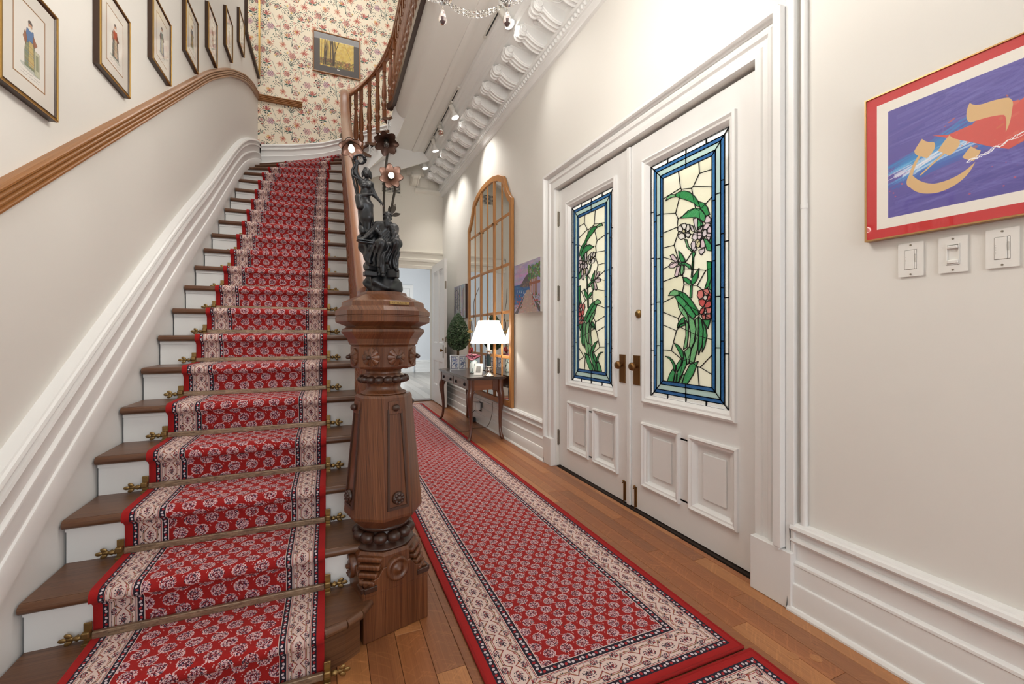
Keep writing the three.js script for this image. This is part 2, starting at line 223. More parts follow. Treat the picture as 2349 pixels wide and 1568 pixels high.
const carpet = (map, color) => new THREE.MeshPhysicalMaterial({ map, color: color || 0xffffff, roughness: 0.95, sheen: 0.25, sheenRoughness: 0.6, bumpMap: pile, bumpScale: 0.0015 });
M.field = carpet(fieldTex); M.border = carpet(borderTex); M.redPile = carpet(null, new THREE.Color(css(158, 18, 17)));

// wallpaper: cream ground with a trailing flower garden (repeat 0.72 x 0.67 m)
const wallpaperCanvas = canvas(1080, 1005, (x, w, h) => {
  const R = rng(301); x.fillStyle = css(240, 228, 206); x.fillRect(0, 0, w, h);
  const G = [[26, 52, 48], [44, 80, 72], [18, 28, 30], [60, 92, 78]], P = [[184, 92, 72], [196, 120, 92], [160, 74, 78], [196, 140, 136]];
  const pick = a => a[R() * a.length | 0], c = a => css(...a, 0.92);
  const D = f => wrap(x, w, h, f);
  const leaf = (X, Y, a, L, W, col) => D(() => { x.save(); x.translate(X, Y); x.rotate(a); x.fillStyle = col; x.beginPath(); x.moveTo(0, 0); x.quadraticCurveTo(L * 0.5, -W, L, 0); x.quadraticCurveTo(L * 0.5, W, 0, 0); x.fill(); x.restore(); });
  const stem = (X, Y, dx, dy, b, col, lw) => D(() => { x.strokeStyle = col; x.lineWidth = lw; x.lineCap = 'round'; x.beginPath(); x.moveTo(X, Y); x.quadraticCurveTo(X + dx * 0.3 + b, Y + dy * 0.75, X + dx, Y + dy); x.stroke(); });
  const spray = (X, Y, n, len, col) => { for (let i = 0; i < n; i++) { const a = -2.5 + i / (n - 1) * 1.9 + R() * 0.2, L = len * (0.6 + R() * 0.6); stem(X, Y, Math.cos(a) * L, Math.sin(a) * L, (R() - 0.5) * 60, col, 3.2 + R() * 3); } };
  const daisy = (X, Y, r, col) => { for (let i = 0; i < 13; i++) leaf(X, Y, i * 0.4833 + R() * 0.2, r * (0.7 + R() * 0.45), r * 0.13, col); D(() => { x.fillStyle = css(172, 60, 52); x.beginPath(); x.arc(X, Y, r * 0.16, 0, 6.3); x.fill(); }); };
  const rose = (X, Y, r, col) => { for (let i = 0; i < 6; i++) { const a = i * 1.047; D(() => { x.fillStyle = css(col[0], col[1], col[2], 0.55); x.beginPath(); x.ellipse(X + Math.cos(a) * r * 0.55, Y + Math.sin(a) * r * 0.5, r * 0.42, r * 0.3, a, 0, 6.3); x.fill(); x.strokeStyle = css(col[0] * 0.6, col[1] * 0.5, col[2] * 0.6, 0.9); x.lineWidth = 3; x.stroke(); }); } };
  const tulip = (X, Y, r) => { for (const a of [-2.4, -1.9, -1.57, -1.2, -0.7]) leaf(X, Y, a, r * 1.25, r * 0.24, c(pick(P))); leaf(X, Y + 8, 0, r * 0.9, r * 0.35, c(G[1])); leaf(X, Y + 8, 3.14, r * 0.9, r * 0.35, c(G[3])); };
  const ring = (X, Y, r) => { D(() => { x.strokeStyle = css(30, 26, 30); x.lineWidth = 9; x.beginPath(); x.ellipse(X, Y, r, r * 0.72, 0.3, 0, 6.3); x.stroke(); }); for (let i = 0; i < 7; i++) leaf(X + Math.cos(i) * r, Y + Math.sin(i) * r * 0.7, i * 0.9, 24, 9, css(30, 26, 30)); rose(X, Y, r * 0.6, [208, 140, 130]); };
  const sprig = (X, Y, a, n) => { for (let i = 0; i < n; i++) { const d = i * 17; leaf(X + Math.cos(a) * d * 1.4, Y + Math.sin(a) * d * 1.4, a + (i % 2 ? 0.9 : -0.9), 42 + R() * 18, 12, c(pick(G))); } };
  const K = 1.38;
  for (let i = 0; i < 15; i++) stem(R() * w, R() * h, (R() - 0.5) * 420, -140 - R() * 180, (R() - 0.5) * 140, css(52, 78, 70, 0.95), 4 + R() * 3);
  spray(300, 560, 8, 260, c(G[0])); spray(860, 960, 7, 250, c(G[2])); spray(930, 420, 7, 250, c(G[0])); spray(120, 930, 6, 220, c(G[1]));
  for (let i = 0; i < 40; i++) sprig(R() * w, R() * h, R() * 6.283, 3 + (R() * 4 | 0));
  for (const [X, Y, r, k] of [[150, 130, 62, 1], [560, 220, 70, 0], [980, 150, 62, 1], [420, 800, 66, 0], [760, 640, 66, 1], [90, 560, 54, 0]]) daisy(X, Y, r * K, c(P[k]));
  for (const [X, Y, r] of [[330, 330, 60], [840, 330, 56], [620, 900, 58], [1000, 800, 56], [220, 740, 52]]) rose(X, Y, r * K, pick([[206, 150, 150], [190, 110, 100], [180, 130, 150]]));
  for (const [X, Y, r] of [[720, 100, 66], [250, 960, 64], [500, 540, 62], [930, 590, 64]]) tulip(X, Y, r * K);
  ring(390, 110, 66); ring(660, 430, 68); ring(830, 800, 60); ring(50, 350, 54);
  for (let i = 0; i < 26; i++) { const X = R() * w, Y = R() * h; for (let k = 0; k < 5; k++) leaf(X, Y, k * 1.256, 24 + R() * 12, 10, i % 3 ? c(pick(P)) : css(224, 184, 92)); }
  for (let i = 0; i < 50; i++) { const X = R() * w, Y = R() * h, r = 6 + R() * 7; D(() => { x.fillStyle = i % 2 ? css(34, 36, 40) : css(188, 84, 70); x.beginPath(); x.arc(X, Y, r, 0, 6.3); x.fill(); }); }
  for (let i = 0; i < 16; i++) { const X = R() * w, Y = R() * h; D(() => { x.strokeStyle = css(186, 88, 84); x.lineWidth = 7; x.beginPath(); x.arc(X, Y, 17, 0, 6.3); x.stroke(); }); }
});
M.wallpaper = new THREE.MeshStandardMaterial({ map: tex(wallpaperCanvas, 1 / 0.72, 1 / 0.67), roughness: 0.7 });
// ---------- the setting ----------
const WX = 1.83, LX = -0.93, BS = 6.9, ES = 7.46, CY = 4.05;      // right wall, left wall, stair back wall, hall end wall, hall ceiling
// frame geometry in a plane: outer w x h, origin bottom centre, z = out; prof [[inset, z], ...]
function frameGeo(w, h, prof) {
  const ring = ([t, z]) => [[-w / 2 + t, t, z], [w / 2 - t, t, z], [w / 2 - t, h - t, z], [-w / 2 + t, h - t, z]], pos = [], P = prof.concat([prof[0]]);
  for (let j = 0; j < P.length - 1; j++) { const A = ring(P[j]), B = ring(P[j + 1]); for (let i = 0; i < 4; i++) { const k = (i + 1) % 4; pos.push(...A[i], ...A[k], ...B[i], ...A[k], ...B[k], ...B[i]); } }
  const g = new THREE.BufferGeometry(); g.setAttribute('position', new THREE.Float32BufferAttribute(pos, 3)); g.computeVertexNormals(); return g;
}
const onRight = (g, x, y, s) => basis(g, NEAR, UP, LEFT, V(x, y, s)), onLeft = (g, x, y, s) => basis(g, AWAY, UP, RIGHT, V(x, y, s)), onBack = (g, x, y, s) => basis(g, RIGHT, UP, NEAR, V(x, y, s));
{
  const wr = struct('wall_right');
  part('plaster', [box(WX, 2.08, 0, CY, -3, 1.39), box(WX, 2.08, 0, CY, 3.33, 7.6), box(WX, 2.08, 2.43, CY, 1.39, 3.33)], M.wall, wr, { uv: 'y' });
  const wl = struct('wall_left');
  part('plaster', [box(-1.1, LX, 0, 7.3, -3, 7.05)], M.wall, wl, { uv: 'y' });
  const wb = struct('wall_back');
  part('wallpaper', [box(-1.1, 2.3, 4.15, 7.3, BS, 7.05), box(-1.1, 0.14, 3.2, 4.15, BS, 7.05)], M.wallpaper, wb, { uv: 'y' });
  part('plaster', [box(-1.1, 0.14, 0, 3.2, BS, 7.05)], M.wall, wb, { uv: 'y' });
  const we = struct('wall_end');
  part('plaster', [box(0.0, 0.78, 0, CY, ES, 7.6), box(1.635, WX, 0, CY, ES, 7.6), box(0.78, 1.635, 2.3, CY, ES, 7.6)], M.endwall, we, { uv: 'y' });
  const wf = struct('wall_front');
  part('plaster', [box(-1.1, -0.65, 0, CY, -3.15, -3), box(1.55, 2.08, 0, CY, -3.15, -3), box(-0.65, 1.55, 0, 0.6, -3.15, -3), box(-0.65, 1.55, 3.5, CY, -3.15, -3)], M.wall, wf, { uv: 'y' });
  const w1 = struct('window_1');
  part('sash', [onBack(frameGeo(2.2, 2.9, [[0, 0], [0, 0.05], [0.06, 0.05], [0.06, 0]]), 0.45, 0.6, -3.1), box(-0.65, 1.55, 2.03, 2.07, -3.1, -3.05), box(0.43, 0.47, 0.6, 3.5, -3.1, -3.05)], M.trim, w1);
  part('window_pane', [box(-0.65, 1.55, 0.6, 3.5, -3.13, -3.12)], new THREE.MeshStandardMaterial({ color: 0xdfe8f0, emissive: new THREE.Color(0.8, 0.86, 0.95), emissiveIntensity: 1 }), w1);
  // stairwell above the hall
  const wu = struct('wall_upper');
  part('plaster', [box(-1.1, 2.45, 4.25, 7.3, 2.5, 2.65), box(2.3, 2.45, 4.25, 7.3, 2.5, 7.05)], M.upper, wu, { uv: 'y' });
  const cu = struct('ceiling_upper');
  part('plaster', [box(-1.1, 2.45, 7.2, 7.3, 2.5, 4.3), box(-1.1, 2.45, 7.2, 7.3, 5.9, 7.05), box(-1.1, -0.85, 7.2, 7.3, 4.3, 5.9), box(0.75, 2.45, 7.2, 7.3, 4.3, 5.9)], M.upper, cu);
  const w2 = struct('window_2');
  part('window_pane', [box(-0.85, 0.75, 7.2, 7.22, 4.3, 5.9)], new THREE.MeshStandardMaterial({ color: 0xffffff, emissive: new THREE.Color(0.9, 0.9, 0.86), emissiveIntensity: 1 }), w2);
  // hall ceiling with the stairwell opening (rounded near corner)
  const ce = struct('ceiling');
  const sh = new THREE.Shape(); sh.moveTo(-0.93, -3); sh.lineTo(2.08, -3); sh.lineTo(2.08, 7.6); sh.lineTo(0.14, 7.6); sh.lineTo(0.14, 7.06); sh.lineTo(0.93, 7.06); sh.lineTo(0.93, 3.93); sh.absarc(0.45, 3.93, 0.48, 0, -Math.PI / 2, true); sh.lineTo(-0.93, 3.45); sh.closePath();
  const cg = new THREE.ExtrudeGeometry(sh, { depth: 0.2, bevelEnabled: false, curveSegments: 16 });
  cg.applyMatrix4(new THREE.Matrix4().makeBasis(RIGHT, AWAY, UP).setPosition(0, CY, 0)); part('plaster', cg, M.ceil, ce);
  // cove from the ceiling edge up to the gallery nosing
  const cove = []; for (let i = 0; i <= 14; i++) { const a = -Math.PI / 2 + i / 14 * Math.PI / 2; cove.push([0.45 + 0.48 * Math.cos(a), 3.93 + 0.48 * Math.sin(a), Math.cos(a), Math.sin(a)]); }
  cove.unshift([-0.93, 3.45, 0, -1], [0.2, 3.45, 0, -1]); cove.push([0.93, 4.6, 1, 0], [0.93, 5.4, 1, 0], [0.93, 6.1, 1, 0], [0.93, 6.5, 1, 0]);
  const cprof = []; for (let i = 0; i <= 8; i++) { const a = i / 8 * Math.PI / 2; cprof.push([-0.125 * Math.sin(a), 0.18 * (1 - Math.cos(a))]); }
  part('cove', sweep(cove.map(([x, s, nx, ns]) => ({ p: V(x, CY, s), n: new THREE.Vector3(nx, 0, -ns), u: UP })), cprof), M.ceil, ce);
  part('ceiling_moulding', [mould(V(1.225, CY, -3), V(1.225, CY, 7.4), RIGHT, [[-0.035, 0.01], [-0.035, -0.012], [-0.01, -0.022], [0.012, -0.022], [0.03, -0.012], [0.045, -0.01], [0.045, 0.01]])], M.ceil, ce);
  // floor: oak boards running down the hall
  const fl = struct('floor');
  part('subfloor', box(-1.1, 2.08, -0.15, -0.012, -3, 7.6), M.gap, fl);
  part('subfloor', box(-1.1, 2.08, -0.012, 0, -3, 0.3), M.oak[1], fl, { uv: 'z' });
  part('subfloor', box(-1.1, 0.02, -0.012, 0, 0.3, 7.46), M.oak[1], fl, { uv: 'z' });
  const R = rng(7); let x = 0.021, row = 0;
  while (x < WX - 0.02) {
    const w = Math.min(x < 0.45 ? 0.104 : 0.078 + R() * 0.012, WX - x); let s = 0.3 - 0;
    const off = R() * 1.1; let first = true;
    while (s < 7.45) { let L = first ? 0.25 + off : 0.8 + R() * 1.0; first = false; if (s + L > 7.1) L = 7.46 - s;
      const g = rbox(x + 0.0007, x + w - 0.0007, -0.012, -0.0005 + R() * 0.0005, s + 0.0006, s + L - 0.0006, 0.0012);
      part('plank', g, M.oak[(R() * 5) | 0], fl, { uv: 'z', off: R() * 5 }); s += L; }
    x += w; row++;
  }
  part('plug', [0, 1].map(i => at(new THREE.CylinderGeometry(0.019, 0.019, 0.004, 20), [1.535, 1.6][i], -0.0012, [1.03, 0.99][i])), M.oak[2], fl, { uv: 'z', off: 2 });
}
// right-hand wainscot board
const BASEP = [[0, 0], [0.062, 0], [0.062, 0.008], [0.055, 0.018], [0.046, 0.02], [0.046, 0.108], [0.043, 0.114], [0.034, 0.116], [0.034, 0.186], [0.037, 0.19], [0.035, 0.199], [0.028, 0.205], [0.02, 0.207], [0.02, 0.276], [0.034, 0.28], [0.039, 0.289], [0.034, 0.3], [0.022, 0.304], [0.022, 0.326], [0.036, 0.33], [0.043, 0.34], [0.038, 0.352], [0.028, 0.356], [0.024, 0.362], [0, 0.364]];
{
  const br = struct('baseboard_right');
  part('board', [mould(V(WX, 0, 1.215), V(WX, 0, -3.02), LEFT, BASEP), mould(V(WX, 0, 7.48), V(WX, 0, 3.46), LEFT, BASEP)], M.trim, br);
  const be = struct('baseboard_end'); part('board', mould(V(1.83, 0, ES), V(1.8, 0, ES), NEAR, BASEP), M.trim, be);
  // door casing
  const tr = struct('trim_2');
  const JP = [[0, 0], [0.022, 0], [0.024, 0.03], [0.016, 0.036], [0.018, 0.06], [0.03, 0.07], [0.034, 0.085], [0.022, 0.095], [0.022, 0.11], [0.05, 0.113], [0.062, 0.122], [0.062, 0.142], [0, 0.142]];  // (out, away from opening)
  const diag = (z) => new THREE.Vector3(0, 1, z);
  part('door_casing', sweep([{ p: V(WX, 0.235, 3.33), n: LEFT, u: AWAY }, { p: V(WX, 2.43, 3.33), n: LEFT, u: diag(-1) }, { p: V(WX, 2.43, 1.39), n: LEFT, u: diag(1) }, { p: V(WX, 0.235, 1.39), n: LEFT, u: NEAR }], JP, true, true), M.trim, tr);
  part('backband', rbox(1.765, WX, 0.245, 2.565, 1.238, 1.275, 0.004), M.trim, tr);
  part('edge_strip', rbox(1.795, WX + 0.01, 0.2, 3.6, 1.2, 1.237, 0.004), M.trim, tr);
  for (const [a, b] of [[3.33, 3.475], [1.2, 1.39]]) part('plinth_block', rbox(1.775, WX, 0, 0.24, a, b, 0.004), M.trim, tr);
  part('door_stop', [box(1.91, 2.06, 0, 2.42, 3.29, 3.332), box(1.91, 2.06, 0, 2.42, 1.388, 1.43), box(1.91, 2.06, 2.38, 2.44, 1.43, 3.29)], M.trim, tr);
  part('threshold', box(1.84, 2.08, -0.01, 0.003, 1.39, 3.33), M.gap, tr);
}
// cornice along the right wall
{
  const co = struct('trim_1');
  const prof = [[0, 3.56], [0.025, 3.565], [0.03, 3.585], [0.045, 3.6], [0.047, 3.612], [0.06, 3.618], [0.066, 3.655], [0.085, 3.662], [0.09, 3.69], [0.07, 3.7], [0.07, 3.8], [0.3, 3.845], [0.33, 3.85], [0.335, 3.9], [0.36, 3.91], [0.37, 3.94], [0.4, 3.965], [0.405, 3.985], [0.43, 4.0], [0.435, 4.05], [0, 4.05]];
  part('cornice_moulding', mould(V(WX, 0, 7.5), V(WX, 0, -3.02), LEFT, prof), M.trim, co);
  // return on the end wall
  part('cornice_return', [mould(V(1.34, 0, ES), V(WX, 0, ES), NEAR, [[0, 3.585], [0.02, 3.59], [0.05, 3.62], [0.055, 3.65], [0, 3.66]]), mould(V(1.2, 0, ES), V(WX, 0, ES), NEAR, [[0, 3.86], [0.05, 3.87], [0.07, 3.91], [0.1, 3.94], [0.12, 3.99], [0.13, 4.05], [0, 4.05]]), rbox(1.36, 1.6, 3.66, 3.86, 7.44, ES, 0.006), rbox(1.42, 1.57, 3.69, 3.84, 7.43, 7.45, 0.012)], M.endwall, co);
  // modillion: scrolled bracket, profile in (out, up)
  const pr = []; pr.push([0.06, 3.7]); for (let i = 0; i <= 8; i++) { const a = i / 8; pr.push([lerp(0.075, 0.27, a), 3.7 + 0.085 * Math.pow(a, 1.6) - 0.012 * Math.sin(a * Math.PI)]); }
  for (let i = 0; i <= 12; i++) { const a = -2.3 + i / 12 * 3.9; pr.push([0.292 + 0.036 * Math.cos(a), 3.79 + 0.036 * Math.sin(a)]); } pr.push([0.27, 3.86], [0.06, 3.83]);
  const body = extrude(pr, 0.12, 0.006); body.translate(0, 0, -0.06);
  const rib = t => { const q = tube(pr.slice(1, 20).map(p => new THREE.Vector3(p[0] + 0.004, p[1] - 0.006, t)), 0.011, 24, 6); return q; };
  const roll = [new THREE.CylinderGeometry(0.026, 0.026, 0.15, 14).rotateX(Math.PI / 2).translate(0.292, 3.79, 0), ...[-1, 1].map(k => new THREE.TorusGeometry(0.022, 0.006, 6, 14).translate(0.292, 3.79, k * 0.072))];
  const acan = []; for (const k of [-1, 0, 1]) acan.push(ball(0.03, new THREE.Vector3(0.25, 3.765, k * 0.034), 1.2, 0.6, 0.7), ball(0.024, new THREE.Vector3(0.327, 3.80 + 0.02 * (1 - Math.abs(k)), k * 0.03), 0.6, 1.3, 0.8));
  const mg = basis(merge([body, rib(-0.045), rib(0), rib(0.045), roll, acan]), LEFT, UP, AWAY, V(WX, 0, 0));
  const petals = []; for (let i = 0; i < 4; i++) { const a = i * Math.PI / 2 + Math.PI / 4; petals.push(ball(0.024, new THREE.Vector3(Math.cos(a) * 0.03, Math.sin(a) * 0.03, 0), 1, 1, 0.45, 10, 6)); } petals.push(ball(0.014, new THREE.Vector3(0, 0, 0.006)), new THREE.TorusGeometry(0.062, 0.007, 6, 20));
  const rose = basis(merge(petals), NEAR, new THREE.Vector3(-1, 0.2, 0).normalize(), new THREE.Vector3(-0.2, -1, 0).normalize(), V(WX - 0.185, 3.822, 0));
  const bead = ball(0.017, V(WX - 0.072, 3.638, 0), 1, 1.1, 0.75, 8, 6);
  for (let s = 2.52; s < 7.3; s += 0.305) { const m = part('modillion', mg.clone().translate(0, 0, -s), M.trim, co); const q = part('rosette', rose.clone().translate(0, 0, -s - 0.152), M.trim, co); }
  for (let i = 0; i < 116; i++) { const m = new THREE.Mesh(bead, M.trim); m.name = 'bead'; m.position.z = -(2.2 + i * 0.0455); co.add(m); }
  // return corbel on the end wall
  part('corbel', basis(merge([body, rib(-0.045), rib(0.045), roll]), NEAR, UP, LEFT, V(1.32, 0.0, ES + 0.05)), M.endwall, co);
}
// doorway at the end of the hall and the room beyond
{
  const te = struct('trim_3');
  const JP = [[0, 0], [0.02, 0], [0.024, 0.03], [0.015, 0.04], [0.015, 0.1], [0.03, 0.115], [0.03, 0.15], [0, 0.15]];
  part('jamb_casing', sweep([{ p: V(1.635, 0, ES), n: NEAR, u: RIGHT }, { p: V(1.635, 2.3, ES), n: NEAR, u: RIGHT }], JP, true, true), M.trim, te);
  part('jamb_casing', sweep([{ p: V(0.78, 0, ES), n: NEAR, u: LEFT }, { p: V(0.78, 2.3, ES), n: NEAR, u: LEFT }], JP, true, true), M.trim, te);
  part('head_casing', sweep([{ p: V(0.6, 2.28, ES), n: NEAR, u: UP }, { p: V(1.845, 2.28, ES), n: NEAR, u: UP }], [[0, 0], [0.03, 0], [0.034, 0.05], [0.02, 0.06], [0.02, 0.11], [0.045, 0.12], [0.05, 0.16], [0.02, 0.17], [0.018, 0.25], [0.045, 0.26], [0.055, 0.28], [0, 0.29]], true, true), M.endwall, te);
  part('saddle', rbox(0.78, 1.635, -0.005, 0.012, 7.4, 7.62, 0.004), M.stairDark, te, { uv: 'x' });
  const fr = struct('wall_far');
  part('plaster', [box(-1.2, 4.0, 0, 3.6, 13.1, 13.25), box(3.8, 4.0, 0, 3.6, 7.6, 9.1), box(3.8, 4.0, 0, 3.6, 10.7, 13.25), box(3.8, 4.0, 0, 0.65, 9.1, 10.7), box(3.8, 4.0, 2.55, 3.6, 9.1, 10.7), box(-1.35, -1.2, 0, 3.6, 7.05, 13.25), box(2.08, 4.0, 0, 3.6, 7.45, 7.6)], M.blue, fr, { uv: 'y' });
  const fc = struct('ceiling_far'); part('plaster', box(-1.35, 4.0, 3.6, 3.75, 7.6, 13.25), M.ceil, fc);
  const ff = struct('floor_far'); const R = rng(17);
  part('subfloor', box(-1.35, 4.0, -0.15, -0.01, 7.6, 13.25), M.gap, ff);
  for (let x = -0.5; x < 3.8; x += 0.16) { let s = 7.6; while (s < 13.1) { let L = 1.2 + R() * 1.2; if (s + L > 12.6) L = 13.1 - s; part('plank', box(x + 0.001, x + 0.159, -0.01, 0, s + 0.001, s + L - 0.001), M.greyOak[(R() * 3) | 0], ff, { uv: 'z', off: R() * 4 }); s += L; } }
  const fb = struct('baseboard_far'); part('board', [mould(V(2.36, 0, 13.1), V(3.8, 0, 13.1), NEAR, BASEP), mould(V(3.8, 0, 13.1), V(3.8, 0, 7.6), LEFT, BASEP)], M.trim, fb);
  const d3 = struct('window_3');                                            // glazed door in the far wall
  part('frame', [onBack(frameGeo(1.16, 2.62, [[0, 0], [0, 0.05], [0.1, 0.06], [0.12, 0.03], [0.16, 0.03], [0.16, 0]]), 1.72, 0, 13.1), onBack(frameGeo(0.84, 2.44, [[0, 0], [0, 0.03], [0.1, 0.03], [0.1, 0]]), 1.72, 0.02, 13.1)], M.trim, d3);
  part('window_pane', box(1.38, 2.06, 0.12, 2.38, 13.085, 13.095), new THREE.MeshStandardMaterial({ color: 0xffffff, emissive: new THREE.Color(0.9, 0.95, 1), emissiveIntensity: 1.1 }), d3);
  const d4 = struct('window_4');
  part('frame', basis(frameGeo(1.8, 2.1, [[0, 0], [0, 0.05], [0.1, 0.06], [0.12, 0.02], [0.14, 0]]), NEAR, UP, LEFT, V(3.8, 0.55, 9.9)), M.trim, d4);
  part('window_pane', box(3.9, 3.91, 0.65, 2.55, 9.1, 10.7), new THREE.MeshStandardMaterial({ color: 0xffffff, emissive: new THREE.Color(0.9, 0.95, 1), emissiveIntensity: 1.1 }), d4);
  // vestibule behind the glazed double door
  const wv = struct('wall_vestibule');
  part('plaster', [box(3.4, 3.5, 0, 2.7, 1.0, 3.7), box(2.08, 3.5, 0, 2.7, 0.9, 1.0), box(2.08, 3.5, 0, 2.7, 3.7, 3.8)], M.wall, wv);
  const cv = struct('ceiling_vestibule'); part('plaster', box(2.08, 3.5, 2.7, 2.8, 0.9, 3.8), M.ceil, cv);
  const fv = struct('floor_vestibule'); part('tile', box(2.08, 3.5, -0.1, 0, 0.9, 3.8), M.greyOak[0], fv, { uv: 'z' });
}
// ---------- stained-glass double door ----------
const glassMat = (r, g, b, o = {}) => new THREE.MeshPhysicalMaterial({ color: new THREE.Color(r, g, b), transmission: o.t ?? 0.6, thickness: 0, roughness: o.rough ?? 0.35, ior: 1.45, bumpMap: o.bump ? glassBump : null, bumpScale: o.bump || 0, map: o.map || null });
const glassBump = tex(noiseCanvas(61, 256, 1500, 20, 235), 9, 9, false);
const streak = (seed, cols) => tex(canvas(256, 256, (x, w, h) => { const R = rng(seed); x.fillStyle = css(...cols[0]); x.fillRect(0, 0, w, h); for (let i = 0; i < 700; i++) { const c = cols[(R() * cols.length) | 0]; x.strokeStyle = css(...c, 0.35); x.lineWidth = 2 + R() * 5; const X = R() * w, Y = R() * h; x.beginPath(); x.moveTo(X, Y); x.lineTo(X + 18 + R() * 20, Y - 12 - R() * 14); x.stroke(); } }), 5, 5);
const GL = {
  green: [0, 1, 2].map(i => glassMat(1, 1, 1, { map: streak(70 + i, [[[92, 200, 132], [70, 180, 112], [150, 222, 166], [60, 164, 100]], [[70, 182, 110], [58, 162, 98], [104, 200, 134]], [[160, 224, 172], [130, 210, 150], [186, 234, 194]]][i]), t: 0.45, bump: 0.001 })),
  pink: [0, 1].map(i => glassMat(...[[0.96, 0.86, 0.94], [0.94, 0.89, 0.96]][i], { t: 0.5 })), white: [glassMat(0.98, 0.97, 0.98, { t: 0.55 })], red: [0, 1].map(i => glassMat(1, 1, 1, { map: streak(80 + i, [[[242, 166, 162], [236, 138, 136], [250, 204, 198]], [[232, 118, 118], [244, 164, 158]]][i]), t: 0.45 })), yellow: [glassMat(0.88, 0.85, 0.62, { t: 0.5 })],
  ground: [0, 1, 2].map(i => glassMat(...[[0.90, 0.90, 0.80], [0.87, 0.87, 0.76], [0.92, 0.92, 0.84]][i], { t: 0.55, bump: 0.0016 })),
  blue: [0, 1].map(i => glassMat(1, 1, 1, { map: streak(85 + i, [[[58, 128, 190], [40, 106, 172], [100, 160, 212]], [[72, 146, 204], [50, 118, 184]]][i]), t: 0.4, bump: 0.0015 })), teal: [glassMat(0.64, 0.79, 0.77, { t: 0.45 })], clear: [glassMat(0.92, 0.93, 0.94, { t: 0.8, rough: 0.08 })],
};
M.lead = plain(0x2e2d2f, 0.45, 0.6);
function voronoi(seeds, x0, y0, x1, y1) {
  return seeds.map((a, i) => {
    let poly = [[x0, y0], [x1, y0], [x1, y1], [x0, y1]];
    seeds.forEach((b, j) => { if (i === j || !poly.length) return; const mx = (a[0] + b[0]) / 2, my = (a[1] + b[1]) / 2, nx = b[0] - a[0], ny = b[1] - a[1]; const d = p => (p[0] - mx) * nx + (p[1] - my) * ny; const o = [];
      poly.forEach((p, k) => { const q = poly[(k + 1) % poly.length], dp = d(p), dq = d(q); if (dp <= 0) o.push(p); if ((dp < 0) !== (dq < 0) && dp !== dq) { const t = dp / (dp - dq); o.push([lerp(p[0], q[0], t), lerp(p[1], q[1], t)]); } }); poly = o; });
    return poly;
  }).filter(p => p.length > 2);
}
function cames(poly, z, w, d) { const out = []; poly.forEach((p, i) => { const q = poly[(i + 1) % poly.length], L = Math.hypot(q[0] - p[0], q[1] - p[1]); if (L < 0.002) return; const g = new THREE.BoxGeometry(L + w * 0.7, w, d); g.rotateZ(Math.atan2(q[1] - p[1], q[0] - p[0])); g.translate((p[0] + q[0]) / 2, (p[1] + q[1]) / 2, z); out.push(g); }); return out; }
